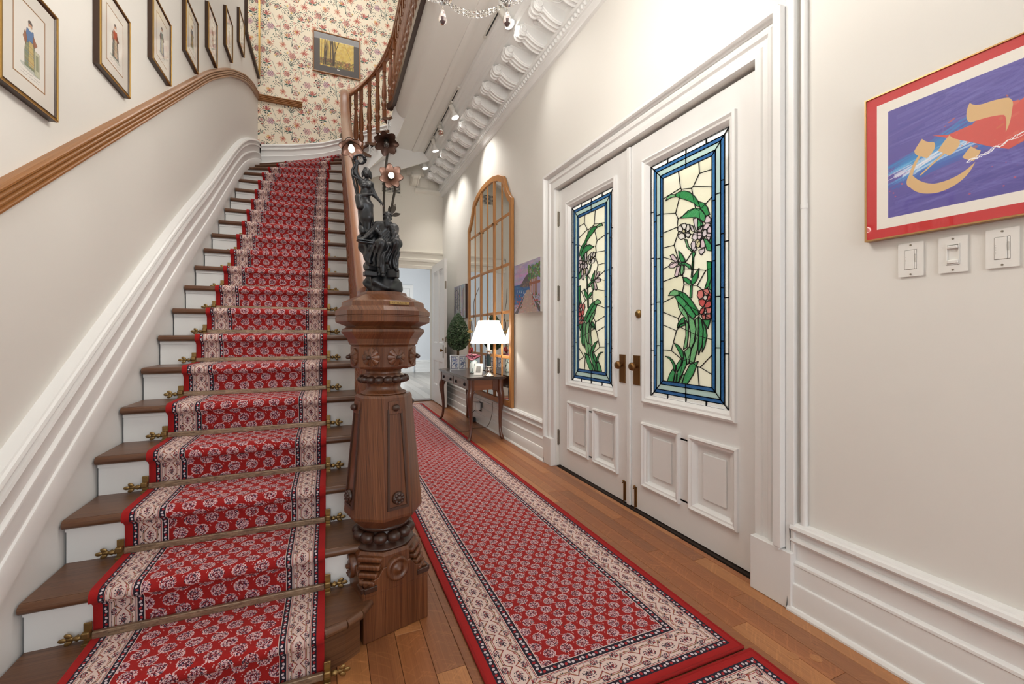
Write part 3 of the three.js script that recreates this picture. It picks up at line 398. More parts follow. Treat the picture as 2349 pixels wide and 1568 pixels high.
function stainedGlass(parent, sFar, mirror) {
  const W = 0.578, H = 1.447, grp = sub('stained_glass', parent), R = rng(5), fx = x => mirror ? W - x : x, leads = [];
  const place = g => basis(g, NEAR, UP, LEFT, V(1.878, 0.767, sFar));
  const pane = (poly, mat, z, t) => { let p = poly.map(q => [fx(q[0]), q[1]]); if (mirror) p.reverse(); part('pane', [triUVxy(place2(extrude(p, t), z))], mat, grp); };
  const place2 = (g, z) => place(g.translate(0, 0, z));
  const triUVxy = g => { const q = g.index ? g.toNonIndexed() : g, P = q.attributes.position, uv = new Float32Array(P.count * 2); for (let i = 0; i < P.count; i++) { uv[2 * i] = P.getZ(i); uv[2 * i + 1] = P.getY(i); } q.setAttribute('uv', new THREE.BufferAttribute(uv, 2)); return q; };
  const strips = [[0.0, 0.028, 'clear', 5], [0.028, 0.05, 'blue', 5], [0.05, 0.084, 'teal', 5], [0.084, 0.106, 'blue', 4]];
  strips.forEach(([a, b, c, n], si) => {
    const pick = () => GL[c][(R() * GL[c].length) | 0], jit = si % 2 ? 0.35 : 0;
    for (const side of [0, 1]) { for (let i = 0; i < n; i++) { const y = k => k === 0 ? [a, b] : k === n ? [H - a, H - b] : [lerp(a, H - a, (k + jit * (side ? 0.5 : -0.5)) / n)].concat([lerp(a, H - a, (k + jit * (side ? 0.5 : -0.5)) / n)]); const [p0, q0] = y(i), [p1, q1] = y(i + 1); const xo = side ? W - a : a, xi = side ? W - b : b; const poly = side ? [[xi, q0], [xo, p0], [xo, p1], [xi, q1]] : [[xo, p0], [xi, q0], [xi, q1], [xo, p1]]; pane(poly, pick(), 0, 0.005); leads.push(...cames(poly.map(q => [fx(q[0]), q[1]]), 0.003, 0.0045, 0.009)); } }
    const nh = si === 0 ? 4 : 2;
    for (const top of [0, 1]) for (let i = 0; i < nh; i++) { const xx = k => k === 0 ? [a, b] : k === nh ? [W - a, W - b] : [lerp(a, W - a, k / nh), lerp(a, W - a, k / nh)]; const [p0, q0] = xx(i), [p1, q1] = xx(i + 1), yo = top ? H - a : a, yi = top ? H - b : b; const poly = top ? [[q0, yi], [q1, yi], [p1, yo], [p0, yo]] : [[p0, yo], [p1, yo], [q1, yi], [q0, yi]]; pane(poly, pick(), 0, 0.005); leads.push(...cames(poly.map(q => [fx(q[0]), q[1]]), 0.003, 0.0045, 0.009)); }
  });
  for (const poly of voronoi(SEEDS.filter((p, i) => i % 3 !== 1).map(p => [p[0] / 1000, p[1] / 1000]), 0.106, 0.106, W - 0.106, H - 0.106)) { pane(poly, GL.ground[(R() * 3) | 0], 0, 0.004); leads.push(...cames(poly.map(q => [fx(q[0]), q[1]]), 0.003, 0.0032, 0.009)); }
  const col = { g: 'green', w: 'white', p: 'pink', r: 'red', y: 'yellow' };
  for (const [c, f] of GLASS) { const poly = []; for (let i = 0; i < f.length; i += 2) poly.push([clamp(f[i] / 1000, 0.107, W - 0.107), clamp(f[i + 1] / 1000, 0.107, H - 0.107)]); let ar = 0; poly.forEach((p, i) => { const q = poly[(i + 1) % poly.length]; ar += p[0] * q[1] - q[0] * p[1]; }); if (ar < 0) poly.reverse(); const g = GL[col[c]]; pane(poly, g[(R() * g.length) | 0], 0.0042, 0.003); leads.push(...cames(poly.map(q => [fx(q[0]), q[1]]), 0.006, 0.0034, 0.007)); }
  part('lead_came', leads.map(g => place(g)), M.lead, grp);
}
function doorLeaf(n, s0, s1, glassFar, panels, mirror) {
  const d = struct('door_' + n, [1.86, 0, (s0 + s1) / 2]), X0 = 1.86, X1 = 1.905, gA = glassFar - 0.578, gB = glassFar, a = s0 + 0.004, b = s1 - 0.002;
  const [p1, p2, p3, p4] = panels;
  part('leaf', [box(X0, X1, 0.012, 2.412, a, gA - 0.02), box(X0, X1, 0.012, 2.412, gB + 0.02, b), box(X0, X1, 2.23, 2.412, gA - 0.02, gB + 0.02), box(X0, X1, 0.55, 0.75, gA - 0.02, gB + 0.02), box(X0, X1, 0.012, 0.21, gA - 0.02, gB + 0.02), box(X0, X1, 0.2, 0.56, p2 - 0.03, p3 + 0.03)], M.trim, d, { uv: 'y' });
  for (const [q0, q1] of [[p1, p2], [p3, p4]]) {
    const pan = part('panel', [box(X0 + 0.018, X1 - 0.005, 0.18, 0.59, q0 + 0.01, q1 - 0.01), rbox(X0 + 0.008, X0 + 0.02, 0.26, 0.51, q0 + 0.085, q1 - 0.085, 0.006)], M.trim, d);
    part('panel_moulding', onRight(frameGeo(q1 - q0, 0.415, [[0, -0.004], [0.002, 0.016], [0.012, 0.02], [0.022, 0.012], [0.03, 0.01], [0.042, -0.01], [0.044, -0.02], [0.0, -0.02]]), X0, 0.177, (q0 + q1) / 2), M.trim, pan);
  }
  part('glazing_moulding', onRight(frameGeo(gB - gA + 0.12, 1.56, [[0, -0.004], [0.002, 0.018], [0.014, 0.024], [0.026, 0.014], [0.036, 0.012], [0.05, -0.006], [0.06, -0.02], [0, -0.02]]), X0, 0.715, (gA + gB) / 2), M.trim, d);
  stainedGlass(d, glassFar, mirror);
  return d;
}
const knobProf = [[0, 0], [0.012, 0.0], [0.009, 0.012], [0.011, 0.018], [0.02, 0.022], [0.027, 0.03], [0.028, 0.038], [0.022, 0.05], [0.012, 0.054], [0, 0.055]];
function doorKnob(parent, s, y, name = 'door_knob') { const k = part(name, lathe(knobProf, 24).rotateZ(Math.PI / 2).translate(1.855, y, -s), M.antique, parent); part('rose_plate', [onRight(extrude([[-0.03, -0.12], [0.03, -0.12], [0.03, 0.07], [-0.03, 0.07]], 0.004, 0.002), 1.859, y, s), onRight(frameGeo(0.052, 0.18, [[0, 0], [0, 0.007], [0.004, 0.008], [0.008, 0.004], [0.008, 0]]), 1.86, y - 0.115, s), onRight(extrude([[-0.006, -0.085], [0.006, -0.085], [0.004, -0.06], [-0.004, -0.06]], 0.002), 1.856, y, s)], M.antique, k); return k; }
function hinge(parent, x, y, s, h = 0.125) { const g = part('hinge', [new THREE.CylinderGeometry(0.008, 0.008, h, 10).translate(x - 0.008, y, -s), ...[-0.5, -0.3, -0.1, 0.1, 0.3, 0.5].map(k => new THREE.TorusGeometry(0.0082, 0.0012, 4, 10).rotateX(Math.PI / 2).translate(x - 0.008, y + k * h * 0.96, -s)), box(x - 0.004, x, y - h / 2, y + h / 2, s - 0.012, s + 0.012), ball(0.007, new THREE.Vector3(x - 0.008, y + h / 2, -s)), ball(0.007, new THREE.Vector3(x - 0.008, y - h / 2, -s))], M.steel, parent); return g; }
{
  const near = doorLeaf(1, 1.392, 2.337, 2.163, [1.515, 1.835, 1.9, 2.23], false), far = doorLeaf(2, 2.337, 3.328, 3.13, [2.478, 2.792, 2.85, 3.17], true);
  part('meeting_strip', rbox(1.843, 1.862, 0.012, 2.41, 2.337, 2.372, 0.005, 2), M.trim, far);
  doorKnob(near, 2.282, 0.945); doorKnob(far, 2.432, 0.945);
  part('deadbolt', lathe([[0, 0], [0.028, 0], [0.028, 0.006], [0.024, 0.01], [0.016, 0.016], [0.014, 0.02], [0, 0.02]], 24).rotateZ(Math.PI / 2).translate(1.86, 1.29, -2.265), M.brass, near);
  for (const y of [2.17, 1.517, 0.877, 0.25]) { hinge(near, 1.86, y, 1.388); hinge(far, 1.86, y, 3.33); }
  for (const [d, s] of [[near, 2.29], [far, 2.405]]) part('flush_bolt', [rbox(1.85, 1.862, 0.02, 0.15, s - 0.009, s + 0.009, 0.002), new THREE.CylinderGeometry(0.004, 0.004, 0.14, 8).translate(1.848, 0.075, -s), ball(0.008, V(1.846, 0.155, s)), ball(0.005, V(1.846, 0.14, s + 0.01))], M.antique, d);
}
// open panelled door at the end of the hall, folded back along the right wall
{
  const d = struct('door_3', [1.64, 0, 6.98]), x0 = 1.632, x1 = 1.672, a = 6.55, b = 7.42, mid = (a + b) / 2;
  const rails = []; for (const [u, v] of [[a + 0.11, mid - 0.05], [mid + 0.05, b - 0.11]]) { for (const [p, q] of [[0.015, 0.3], [0.72, 1.0], [2.2, 2.33]]) rails.push(box(x0, x1, p, q, u, v)); for (const [p, q] of [[0.3, 0.72], [1.0, 2.2]]) { rails.push(box(x0 + 0.014, x1 - 0.014, p, q, u, v)); rails.push(onRight(frameGeo(v - u - 0.002, q - p - 0.002, [[0, -0.013], [0, -0.003], [0.008, -0.003], [0.026, -0.013]]), x0, p + 0.001, (u + v) / 2)); } }
  part('leaf', [box(x0, x1, 0.015, 2.33, a, a + 0.11), box(x0, x1, 0.015, 2.33, b - 0.11, b), box(x0, x1, 0.015, 2.33, mid - 0.05, mid + 0.05), ...rails], M.trim, d, { uv: 'y' });
  const kn = lathe(knobProf.map(p => [p[0] * 0.95, p[1]]), 16).rotateZ(Math.PI / 2).translate(x0, 0.9, -6.62); const k = part('door_knob', kn, M.antique, d);
  part('rose_plate', rbox(x0 - 0.004, x0, 0.78, 0.98, 6.6, 6.64, 0.001), M.antique, k); part('deadbolt', lathe([[0, 0], [0.022, 0], [0.02, 0.012], [0, 0.014]], 16).rotateZ(Math.PI / 2).translate(x0, 1.07, -6.62), M.brass, d);
  part('latch_plate', [rbox(1.64, 1.664, 0.86, 0.95, a - 0.002, a, 0.0005), rbox(1.64, 1.664, 1.03, 1.11, a - 0.002, a, 0.0005), rbox(1.64, 1.664, 1.86, 1.98, a - 0.002, a, 0.0005)], M.steel, d);
}
// ---------- staircase ----------
const RISE = 0.1644, RUN = 0.2335, N1 = 1.574, TREAD = 0.034, TOPK = 26;
// nosing line of step k: inner end I (string side) and outer end O (wall side), in (x, s)
const lineK = {};
for (let k = 1; k <= 16; k++) lineK[k] = [[0.16, N1 + (k - 1) * RUN], [-0.88, N1 + (k - 1) * RUN]];
Object.assign(lineK, { 17: [[0.16, 5.27], [-0.9, 5.29]], 18: [[0.16, 5.4], [-0.9, 5.555]], 19: [[0.16, 5.54], [-0.9, 5.87]], 20: [[0.16, 5.69], [-0.9, 6.26]], 21: [[0.2, 6.0], [-0.9, 6.66]], 22: [[0.34, 6.15], [-0.45, 6.89]], 23: [[0.49, 6.2], [0.2, 6.89]], 24: [[0.62, 6.15], [0.6, 6.89]], 25: [[0.715, 6.07], [0.9, 6.7]], 26: [[0.79, 5.95], [0.93, 6.3]] });
const L2 = k => { const [I, O] = lineK[k], d = [O[0] - I[0], O[1] - I[1]], l = Math.hypot(...d), e = [d[0] / l, d[1] / l]; return { I, O, e, l, b: [e[1], -e[0]] }; };   // e along the nosing, b = uphill
const onLine = (k, d, off = 0) => { const q = L2(k); return [q.I[0] + q.e[0] * d + q.b[0] * off, q.I[1] + q.e[1] * d + q.b[1] * off]; };
// vertical prism over an (x,s) polygon
function slab(poly, y0, y1) { const sh = new THREE.Shape(poly.map(p => new THREE.Vector2(p[0], p[1]))); const g = new THREE.ExtrudeGeometry(sh, { depth: y1 - y0, bevelEnabled: false }); g.applyMatrix4(new THREE.Matrix4().makeBasis(RIGHT, AWAY, UP).setPosition(0, y0, 0)); return g; }
function board(a, b, off0, off1, y0, y1, nrm) { return slab([[a[0] + nrm[0] * off0, a[1] + nrm[1] * off0], [b[0] + nrm[0] * off0, b[1] + nrm[1] * off0], [b[0] + nrm[0] * off1, b[1] + nrm[1] * off1], [a[0] + nrm[0] * off1, a[1] + nrm[1] * off1]], y0, y1); }
// inner string path (x, s) past the straight flight
const ell = phi => [0.48 + 0.32 * Math.cos(phi), 5.82 + 0.38 * Math.sin(phi)];
const stair = thing('staircase', 'enclosed staircase with brown wooden treads and white risers climbing to a turn', 'staircase', [-0.36, 0, 3.6]);
{
  for (let k = 1; k < TOPK; k++) {
    const { I, O, b } = L2(k), y = k * RISE, nx = lineK[k + 1]; let poly, ra = I, rb = O;
    const back = (p, n, t) => [p[0] + n[0] * t, p[1] + n[1] * t];
    if (k === 1) { poly = [O, [-0.4, N1], [-0.02, 1.585], [0.05, 1.605], [0.1, 1.64], [0.135, 1.7], [0.135, 1.85], [-0.88, 1.85]]; }
    else poly = [O, I, back(nx[0], L2(k + 1).b, 0.03), back(nx[1], L2(k + 1).b, 0.03)];
    if (k === 21) poly = [O, I, nx[0], nx[1], [-0.9, 6.89]];
    const g = [slab(poly, y - TREAD, y)];
    // rounded nosing
    const A = V(O[0], y - TREAD / 2, O[1]), B = k === 1 ? V(-0.02, y - TREAD / 2, 1.58) : V(I[0], y - TREAD / 2, I[1]);
    g.push(cyl(TREAD / 2, TREAD / 2, A, B, 10)); if (k === 1) g.push(cyl(TREAD / 2, TREAD / 2, B, V(0.05, y - TREAD / 2, 1.605), 10), cyl(TREAD / 2, TREAD / 2, V(0.05, y - TREAD / 2, 1.605), V(0.1, y - TREAD / 2, 1.64), 10), cyl(TREAD / 2, TREAD / 2, V(0.1, y - TREAD / 2, 1.64), V(0.135, y - TREAD / 2, 1.7), 10));
    part('tread', g, M.stair, stair, { uv: 'x', off: k * 0.37, sc: 1.3 });
    const rg = k === 1 ? [board([-0.88, N1], [-0.02, 1.582], 0.02, 0.035, 0, y - TREAD, [0, 1]), board([-0.02, 1.582], [0.05, 1.605], 0.02, 0.035, 0, y - TREAD, [0, 1]), board([0.05, 1.605], [0.1, 1.64], 0.02, 0.035, 0, y - TREAD, [0, 1])] : [board(I, O, 0.02, 0.034, (k - 1) * RISE, y - TREAD, b), board(I, O, 0.012, 0.02, y - TREAD - 0.016, y - TREAD, b)];
    part('riser', rg, k === 1 ? M.stair : M.riser, stair, { uv: 'x', off: k * 0.21 });
  }
  // closed side under the string, and the plaster soffit of the winders
  const tri = [[1.95, 0], [6.9, 0], [6.9, 3.35], [5.85, 3.2], [5.4, 2.8]]; for (let k = 16; k >= 2; k--) tri.push([N1 + (k - 1) * RUN + 0.02, (k - 1) * RISE]);
  const sg = extrude(tri, 0.05); sg.applyMatrix4(new THREE.Matrix4().makeBasis(AWAY, UP, RIGHT).setPosition(0.09, 0, 0)); part('spandrel', sg, M.wall, stair);
  // outer string with scrolled tread ends
  const cut = []; for (let k = 2; k <= 16; k++) { const s = N1 + (k - 1) * RUN; cut.push([s + 0.02, k * RISE - TREAD], [s + RUN + 0.02, k * RISE - TREAD]); } const low = cut.slice().reverse().map(p => [p[0], p[1] - 0.34]); const st = extrude([...cut, [low[0][0], low[0][1]], [low[low.length - 1][0], low[low.length - 1][1] + 0.1]], 0.02); st.applyMatrix4(new THREE.Matrix4().makeBasis(AWAY, UP, RIGHT).setPosition(0.142, 0, 0)); part('string', st, M.stairDark, stair, { uv: 'z' });
  for (let k = 2; k <= 17; k++) { const s = N1 + (k - 1) * RUN, y = k * RISE; part('tread_bracket', [box(0.162, 0.172, y - 0.12, y - TREAD, s + 0.03, s + 0.16), new THREE.TorusGeometry(0.03, 0.008, 6, 14).rotateY(Math.PI / 2).translate(0.17, y - 0.09, -(s + 0.18)), cyl(0.016, 0.016, V(0.165, y - TREAD / 2, s), V(0.165, y - TREAD / 2, s + 0.2), 8)], M.stairDark, stair, { uv: 'z' }); }
  // winder string: curved plaster face with small scrolls, merging into the gallery cove
  const fr = [], top = [[5.55, 3.0], [5.75, 3.2]]; const P = [];
  for (let i = 0; i <= 40; i++) { const phi = Math.PI * (1 - i / 40) + 0.0, [x, s] = ell(phi); P.push([x, s, phi]); }
  const kAt = t => table([[0, 20.2], [0.3, 21.1], [0.45, 22], [0.58, 23], [0.72, 24], [0.83, 25], [0.95, 26], [1, 26]], t);
  const pos = [], idx = [];
  P.forEach(([x, s, phi], i) => { const t = i / 40, yT = Math.min(kAt(t), 26) * RISE - 0.02, depth = lerp(0.3, 0.204, t), c = Math.cos(phi), sn = Math.sin(phi); for (let j = 0; j <= 6; j++) { const v = j / 6, out = 0.13 * t * v * v; pos.push(x + c * 0 + (c > 0 ? out * c : 0), lerp(yT, Math.min(yT - depth, CY), v), -(s + 0.015 - 0.0 * sn - v * v * 0.03)); } });
  for (let i = 0; i < 40; i++) for (let j = 0; j < 6; j++) { const a = i * 7 + j; idx.push(a, a + 1, a + 7, a + 1, a + 8, a + 7); }
  let g = new THREE.BufferGeometry(); g.setAttribute('position', new THREE.Float32BufferAttribute(pos, 3)); g.setIndex(idx); g.computeVertexNormals(); const ps = part('curved_string', g, M.trim, stair);
  // soffit under the winders: ruled from the string's lower edge to the walls
  const sp = [], si = []; P.forEach(([x, s, phi], i) => { const y = pos[(i * 7 + 6) * 3 + 1], bx = pos[(i * 7 + 6) * 3], bs = -pos[(i * 7 + 6) * 3 + 2], t = i / 40; const ox = table([[0, -0.9], [0.35, -0.6], [0.6, 0.15], [0.8, 0.7], [1, 1.05]], t), os = t < 0.25 ? lerp(6.1, 6.9, t / 0.25) : t < 0.4 ? lerp(6.9, 7.46, (t - 0.25) / 0.15) : 7.46; sp.push(bx, y, -bs, ox, y + 0.02, -os); });
  for (let i = 0; i < 40; i++) { const a = 2 * i; si.push(a, a + 1, a + 2, a + 1, a + 3, a + 2); }
  g = new THREE.BufferGeometry(); g.setAttribute('position', new THREE.Float32BufferAttribute(sp, 3)); g.setIndex(si); g.computeVertexNormals(); part('soffit', g, M.ceil, stair);
  for (const k of [22, 23, 24, 25]) { const [x, s] = lineK[k][0]; const y = k * RISE; part('scroll', [new THREE.TorusGeometry(0.022, 0.006, 6, 14).translate(x + 0.05, y - 0.1, -s + 0.03), ball(0.016, V(x + 0.1, y - 0.09, s - 0.03))], M.trim, ps); part('riser_end', board([x, s - 0.02], [x + 0.02, s + 0.1], 0, 0.01, y - RISE, y - TREAD, [1, 0]), M.trim, ps); const n = lineK[k + 1][0]; part('tread_end', slab([[x - 0.05, s - 0.012], [x + 0.075, s - 0.035], [n[0] + 0.06, n[1] + 0.03], [x, s + 0.12]].map(p => p), y - TREAD, y), M.stair, stair, { uv: 'x' }); }
}
// sloping skirting on the left wall and along the winders
const noseY = s => table([[1.574, RISE], [5.077, 16 * RISE], [5.29, 17 * RISE], [5.555, 18 * RISE], [5.87, 19 * RISE], [6.26, 20 * RISE], [6.66, 21 * RISE], [7.2, 21.8 * RISE]], s);
{
  const bl = struct('baseboard_left');
  const topOff = s => table([[1, 0.47], [3.4, 0.46], [4.1, 0.41], [4.8, 0.4], [5.7, 0.35], [6.9, 0.32]], s);
  const smooth = s => { let a = 0; for (const d of [-0.3, -0.2, -0.1, 0, 0.1, 0.2, 0.3]) a += noseY(s + d) + topOff(s + d); return a / 7; };
  const prof = BASEP.map(([o, h]) => [o === 0 ? 0 : o * 0.8 + 0.02, h - 0.364]); prof[0] = [0, -0.75]; prof[1] = [0.042, -0.75]; prof[2] = [0.042, -0.36]; prof[3] = [0.05, -0.355]; prof[4] = [0.057, -0.35]; prof[5] = [0.057, -0.256];
  const fr = []; for (let s = 0.9; s <= 6.88; s += 0.1) fr.push({ p: V(LX, smooth(s), s), n: RIGHT, u: UP }); part('board', sweep(fr, prof, true, true), M.trim, bl);
  const bb = struct('baseboard_back'); const f2 = []; for (let i = 0; i <= 24; i++) { const x = lerp(-0.9, 1.5, i / 24); f2.push({ p: V(x, table([[-0.9, 3.79], [-0.5, 3.86], [-0.1, 3.96], [0.17, 4.07], [0.6, 4.3], [1.5, 4.7]], x), BS), n: NEAR, u: UP }); } part('board', sweep(f2, prof, true, true), M.trim, bb);
  // fluted wooden rail on the wall
  const cr = thing('wall_rail', 'fluted brown wooden rail climbing the left wall beside the stairs', 'wall rail', [LX, 1.5, 4.0]);
  const rp = [[0, -0.088]]; for (let i = 0; i < 4; i++) { const y0 = -0.088 + i * 0.022; for (let j = 0; j <= 5; j++) { const a = j / 5 * Math.PI; rp.push([0.022 + 0.012 * Math.sin(a), y0 + 0.011 - 0.0105 * Math.cos(a)]); } } rp.push([0, 0]);
  const railY = s => s < 4.2 ? noseY(s) + 1.30 : table([[4.2, 1.8488 + RISE + 1.3], [4.6, 3.555], [4.97, 3.774], [5.4, 3.985], [5.78, 4.165], [6.3, 4.36], [6.9, 4.5]], s);
  const sm = s => (railY(s - 0.15) + railY(s - 0.07) + railY(s) + railY(s + 0.07) + railY(s + 0.15)) / 5;
  const f3 = []; for (let s = 0.8; s <= 6.89; s += 0.1) f3.push({ p: V(LX, sm(s), s), n: RIGHT, u: UP }); part('flute_moulding', sweep(f3, rp, true, true), M.chair, cr);
  const c2 = thing('wall_rail', 'short level stub of brown wooden rail on the floral wallpaper', 'wall rail', [-0.64, 4.42, BS]); part('flute_moulding', mould(V(-0.93, 4.5, BS), V(-0.37, 4.5, BS), NEAR, rp), M.chair, c2);
}
// ---------- stair runner ----------
{
  const run = thing('stair_runner', 'red patterned stair carpet with cream floral borders running up the steps', 'carpet', [-0.36, 0, 3.6]);
  const D0 = 0.178, W = 0.692, T = 0.009, RD = 0.024, BD = 0.135;
  const prof = [];                                   // path points: {k, off, y, back: use line k+1}
  const add = (k, off, y) => prof.push({ k, off, y });
  add(1, 0.012 - T, 0.002);
  for (let k = 1; k <= 25; k++) {
    const y = k * RISE; if (k > 1) add(k, 0.02 - T, (k - 1) * RISE + T + 0.006);
    add(k, 0.018 - T, y - TREAD - 0.02); add(k, 0.006 - T, y - TREAD - 0.006);
    for (let j = 0; j <= 5; j++) { const a = -0.6 + j / 5 * (Math.PI / 2 + 0.6); add(k, -0.0 - (TREAD / 2 + T) * Math.cos(a), y - TREAD / 2 + (TREAD / 2 + T) * Math.sin(a)); }
    if (k < 25) { prof.push({ k: k + 1, off: -0.02, y: y + T + 0.001 }); prof.push({ k: k + 1, off: 0.008 - T, y: y + T + 0.004 }); }
  }
  const pt = (p, d) => { const q = onLine(p.k, Math.min(d, L2(p.k).l), p.off); return V(q[0], p.y, q[1]); };
  const strip = (name, d0, d1, n, mat, uvf) => {
    const pos = [], uv = [], idx = []; let len = 0, prev;
    prof.forEach((p, i) => { const m = pt(p, D0 + W / 2); if (prev) len += m.distanceTo(prev); prev = m; for (let j = 0; j <= n; j++) { const d = lerp(d0, d1, j / n), q = pt(p, D0 + d); pos.push(q.x, q.y, q.z); uv.push(...uvf(d, len, j / n)); } });
    for (let i = 0; i < prof.length - 1; i++) for (let j = 0; j < n; j++) { const a = i * (n + 1) + j; idx.push(a, a + 1, a + n + 1, a + 1, a + n + 2, a + n + 1); }
    const g = new THREE.BufferGeometry(); g.setAttribute('position', new THREE.Float32BufferAttribute(pos, 3)); g.setAttribute('uv', new THREE.Float32BufferAttribute(uv, 2)); g.setIndex(idx); part(name, toCreasedNormals(g, 1.2), mat, run);
  };
  strip('red_edge', 0, RD, 1, M.redPile, (d, l) => [d, l]); strip('red_edge', W - RD, W, 1, M.redPile, (d, l) => [d, l]);
  strip('border', RD, BD, 1, M.border, (d, l, t) => [t, l / 0.128]); strip('border', W - BD, W - RD, 1, M.border, (d, l, t) => [1 - t, l / 0.128]);
  strip('field', BD, W - BD, 2, M.field, (d, l) => [d, l]);
  // rods with brackets and leaf finials
  const nth = ['floor', 'first', 'second', 'third', 'fourth', 'fifth', 'sixth', 'seventh', 'eighth', 'ninth', 'tenth', 'eleventh', 'twelfth', 'thirteenth', 'fourteenth'];
  const fin = []; { fin.push(lathe([[0, 0], [0.009, 0.001], [0.007, 0.008], [0.011, 0.013], [0.006, 0.02], [0.004, 0.026], [0, 0.028]], 10).rotateZ(-Math.PI / 2)); for (const [x, y, a] of [[0.036, 0.011, 0.5], [0.036, -0.011, -0.5], [0.05, 0, 0], [0.03, 0, 0]]) { const q = new THREE.SphereGeometry(0.0095, 8, 6); q.scale(1.25, 0.8, 0.35); q.rotateZ(a); q.translate(x, y, 0); fin.push(q); } }
  const finial = merge(fin), brk = merge([rbox(-0.011, 0.011, -0.018, 0.042, -0.003, 0.003, 0.002), rbox(-0.011, 0.011, -0.002, 0.02, 0.002, -0.022, 0.005, 2), rbox(-0.011, 0.011, -0.026, -0.016, 0.003, -0.02, 0.002), cyl(0.0045, 0.0045, new THREE.Vector3(0, 0.034, 0.002), new THREE.Vector3(0, 0.034, 0.005), 8)]);
  for (let k = 0; k <= 14; k++) {
    const j = k + 1, a = onLine(j, D0 + 0.002, 0), b = onLine(j, D0 + W - 0.002, 0), y = k * RISE + 0.024, ds = k === 0 ? -0.012 : 0.0;
    const A = V(a[0], y, a[1] + ds), B = V(b[0], y, b[1] + ds);
    const rod = thing('stair_rod', k === 0 ? 'flat brass stair rod at floor level below the bottom step' : 'worn brass stair rod at the back of the ' + nth[k] + ' step up', 'stair rod', [(a[0] + b[0]) / 2, k * RISE, a[1]], 'stair rods');
    const w = A.x - B.x; const g = rbox(B.x, A.x, y - 0.013, y + 0.011, a[1] + ds - 0.009, a[1] + ds + 0.006, 0.004); part('rod', g, M.rodBrass, rod, { uv: 'x', off: k * 0.13 });
    for (const [p, sg] of [[A, 1], [B, -1]]) { const bg = part('bracket', brk.clone().translate(p.x + sg * 0.011, y, p.z), M.brass, rod); const f = finial.clone(); if (sg < 0) f.rotateY(Math.PI); part('finial', f.translate(p.x + sg * 0.022, y, p.z + 0.004), M.brass, bg); }
  }
}
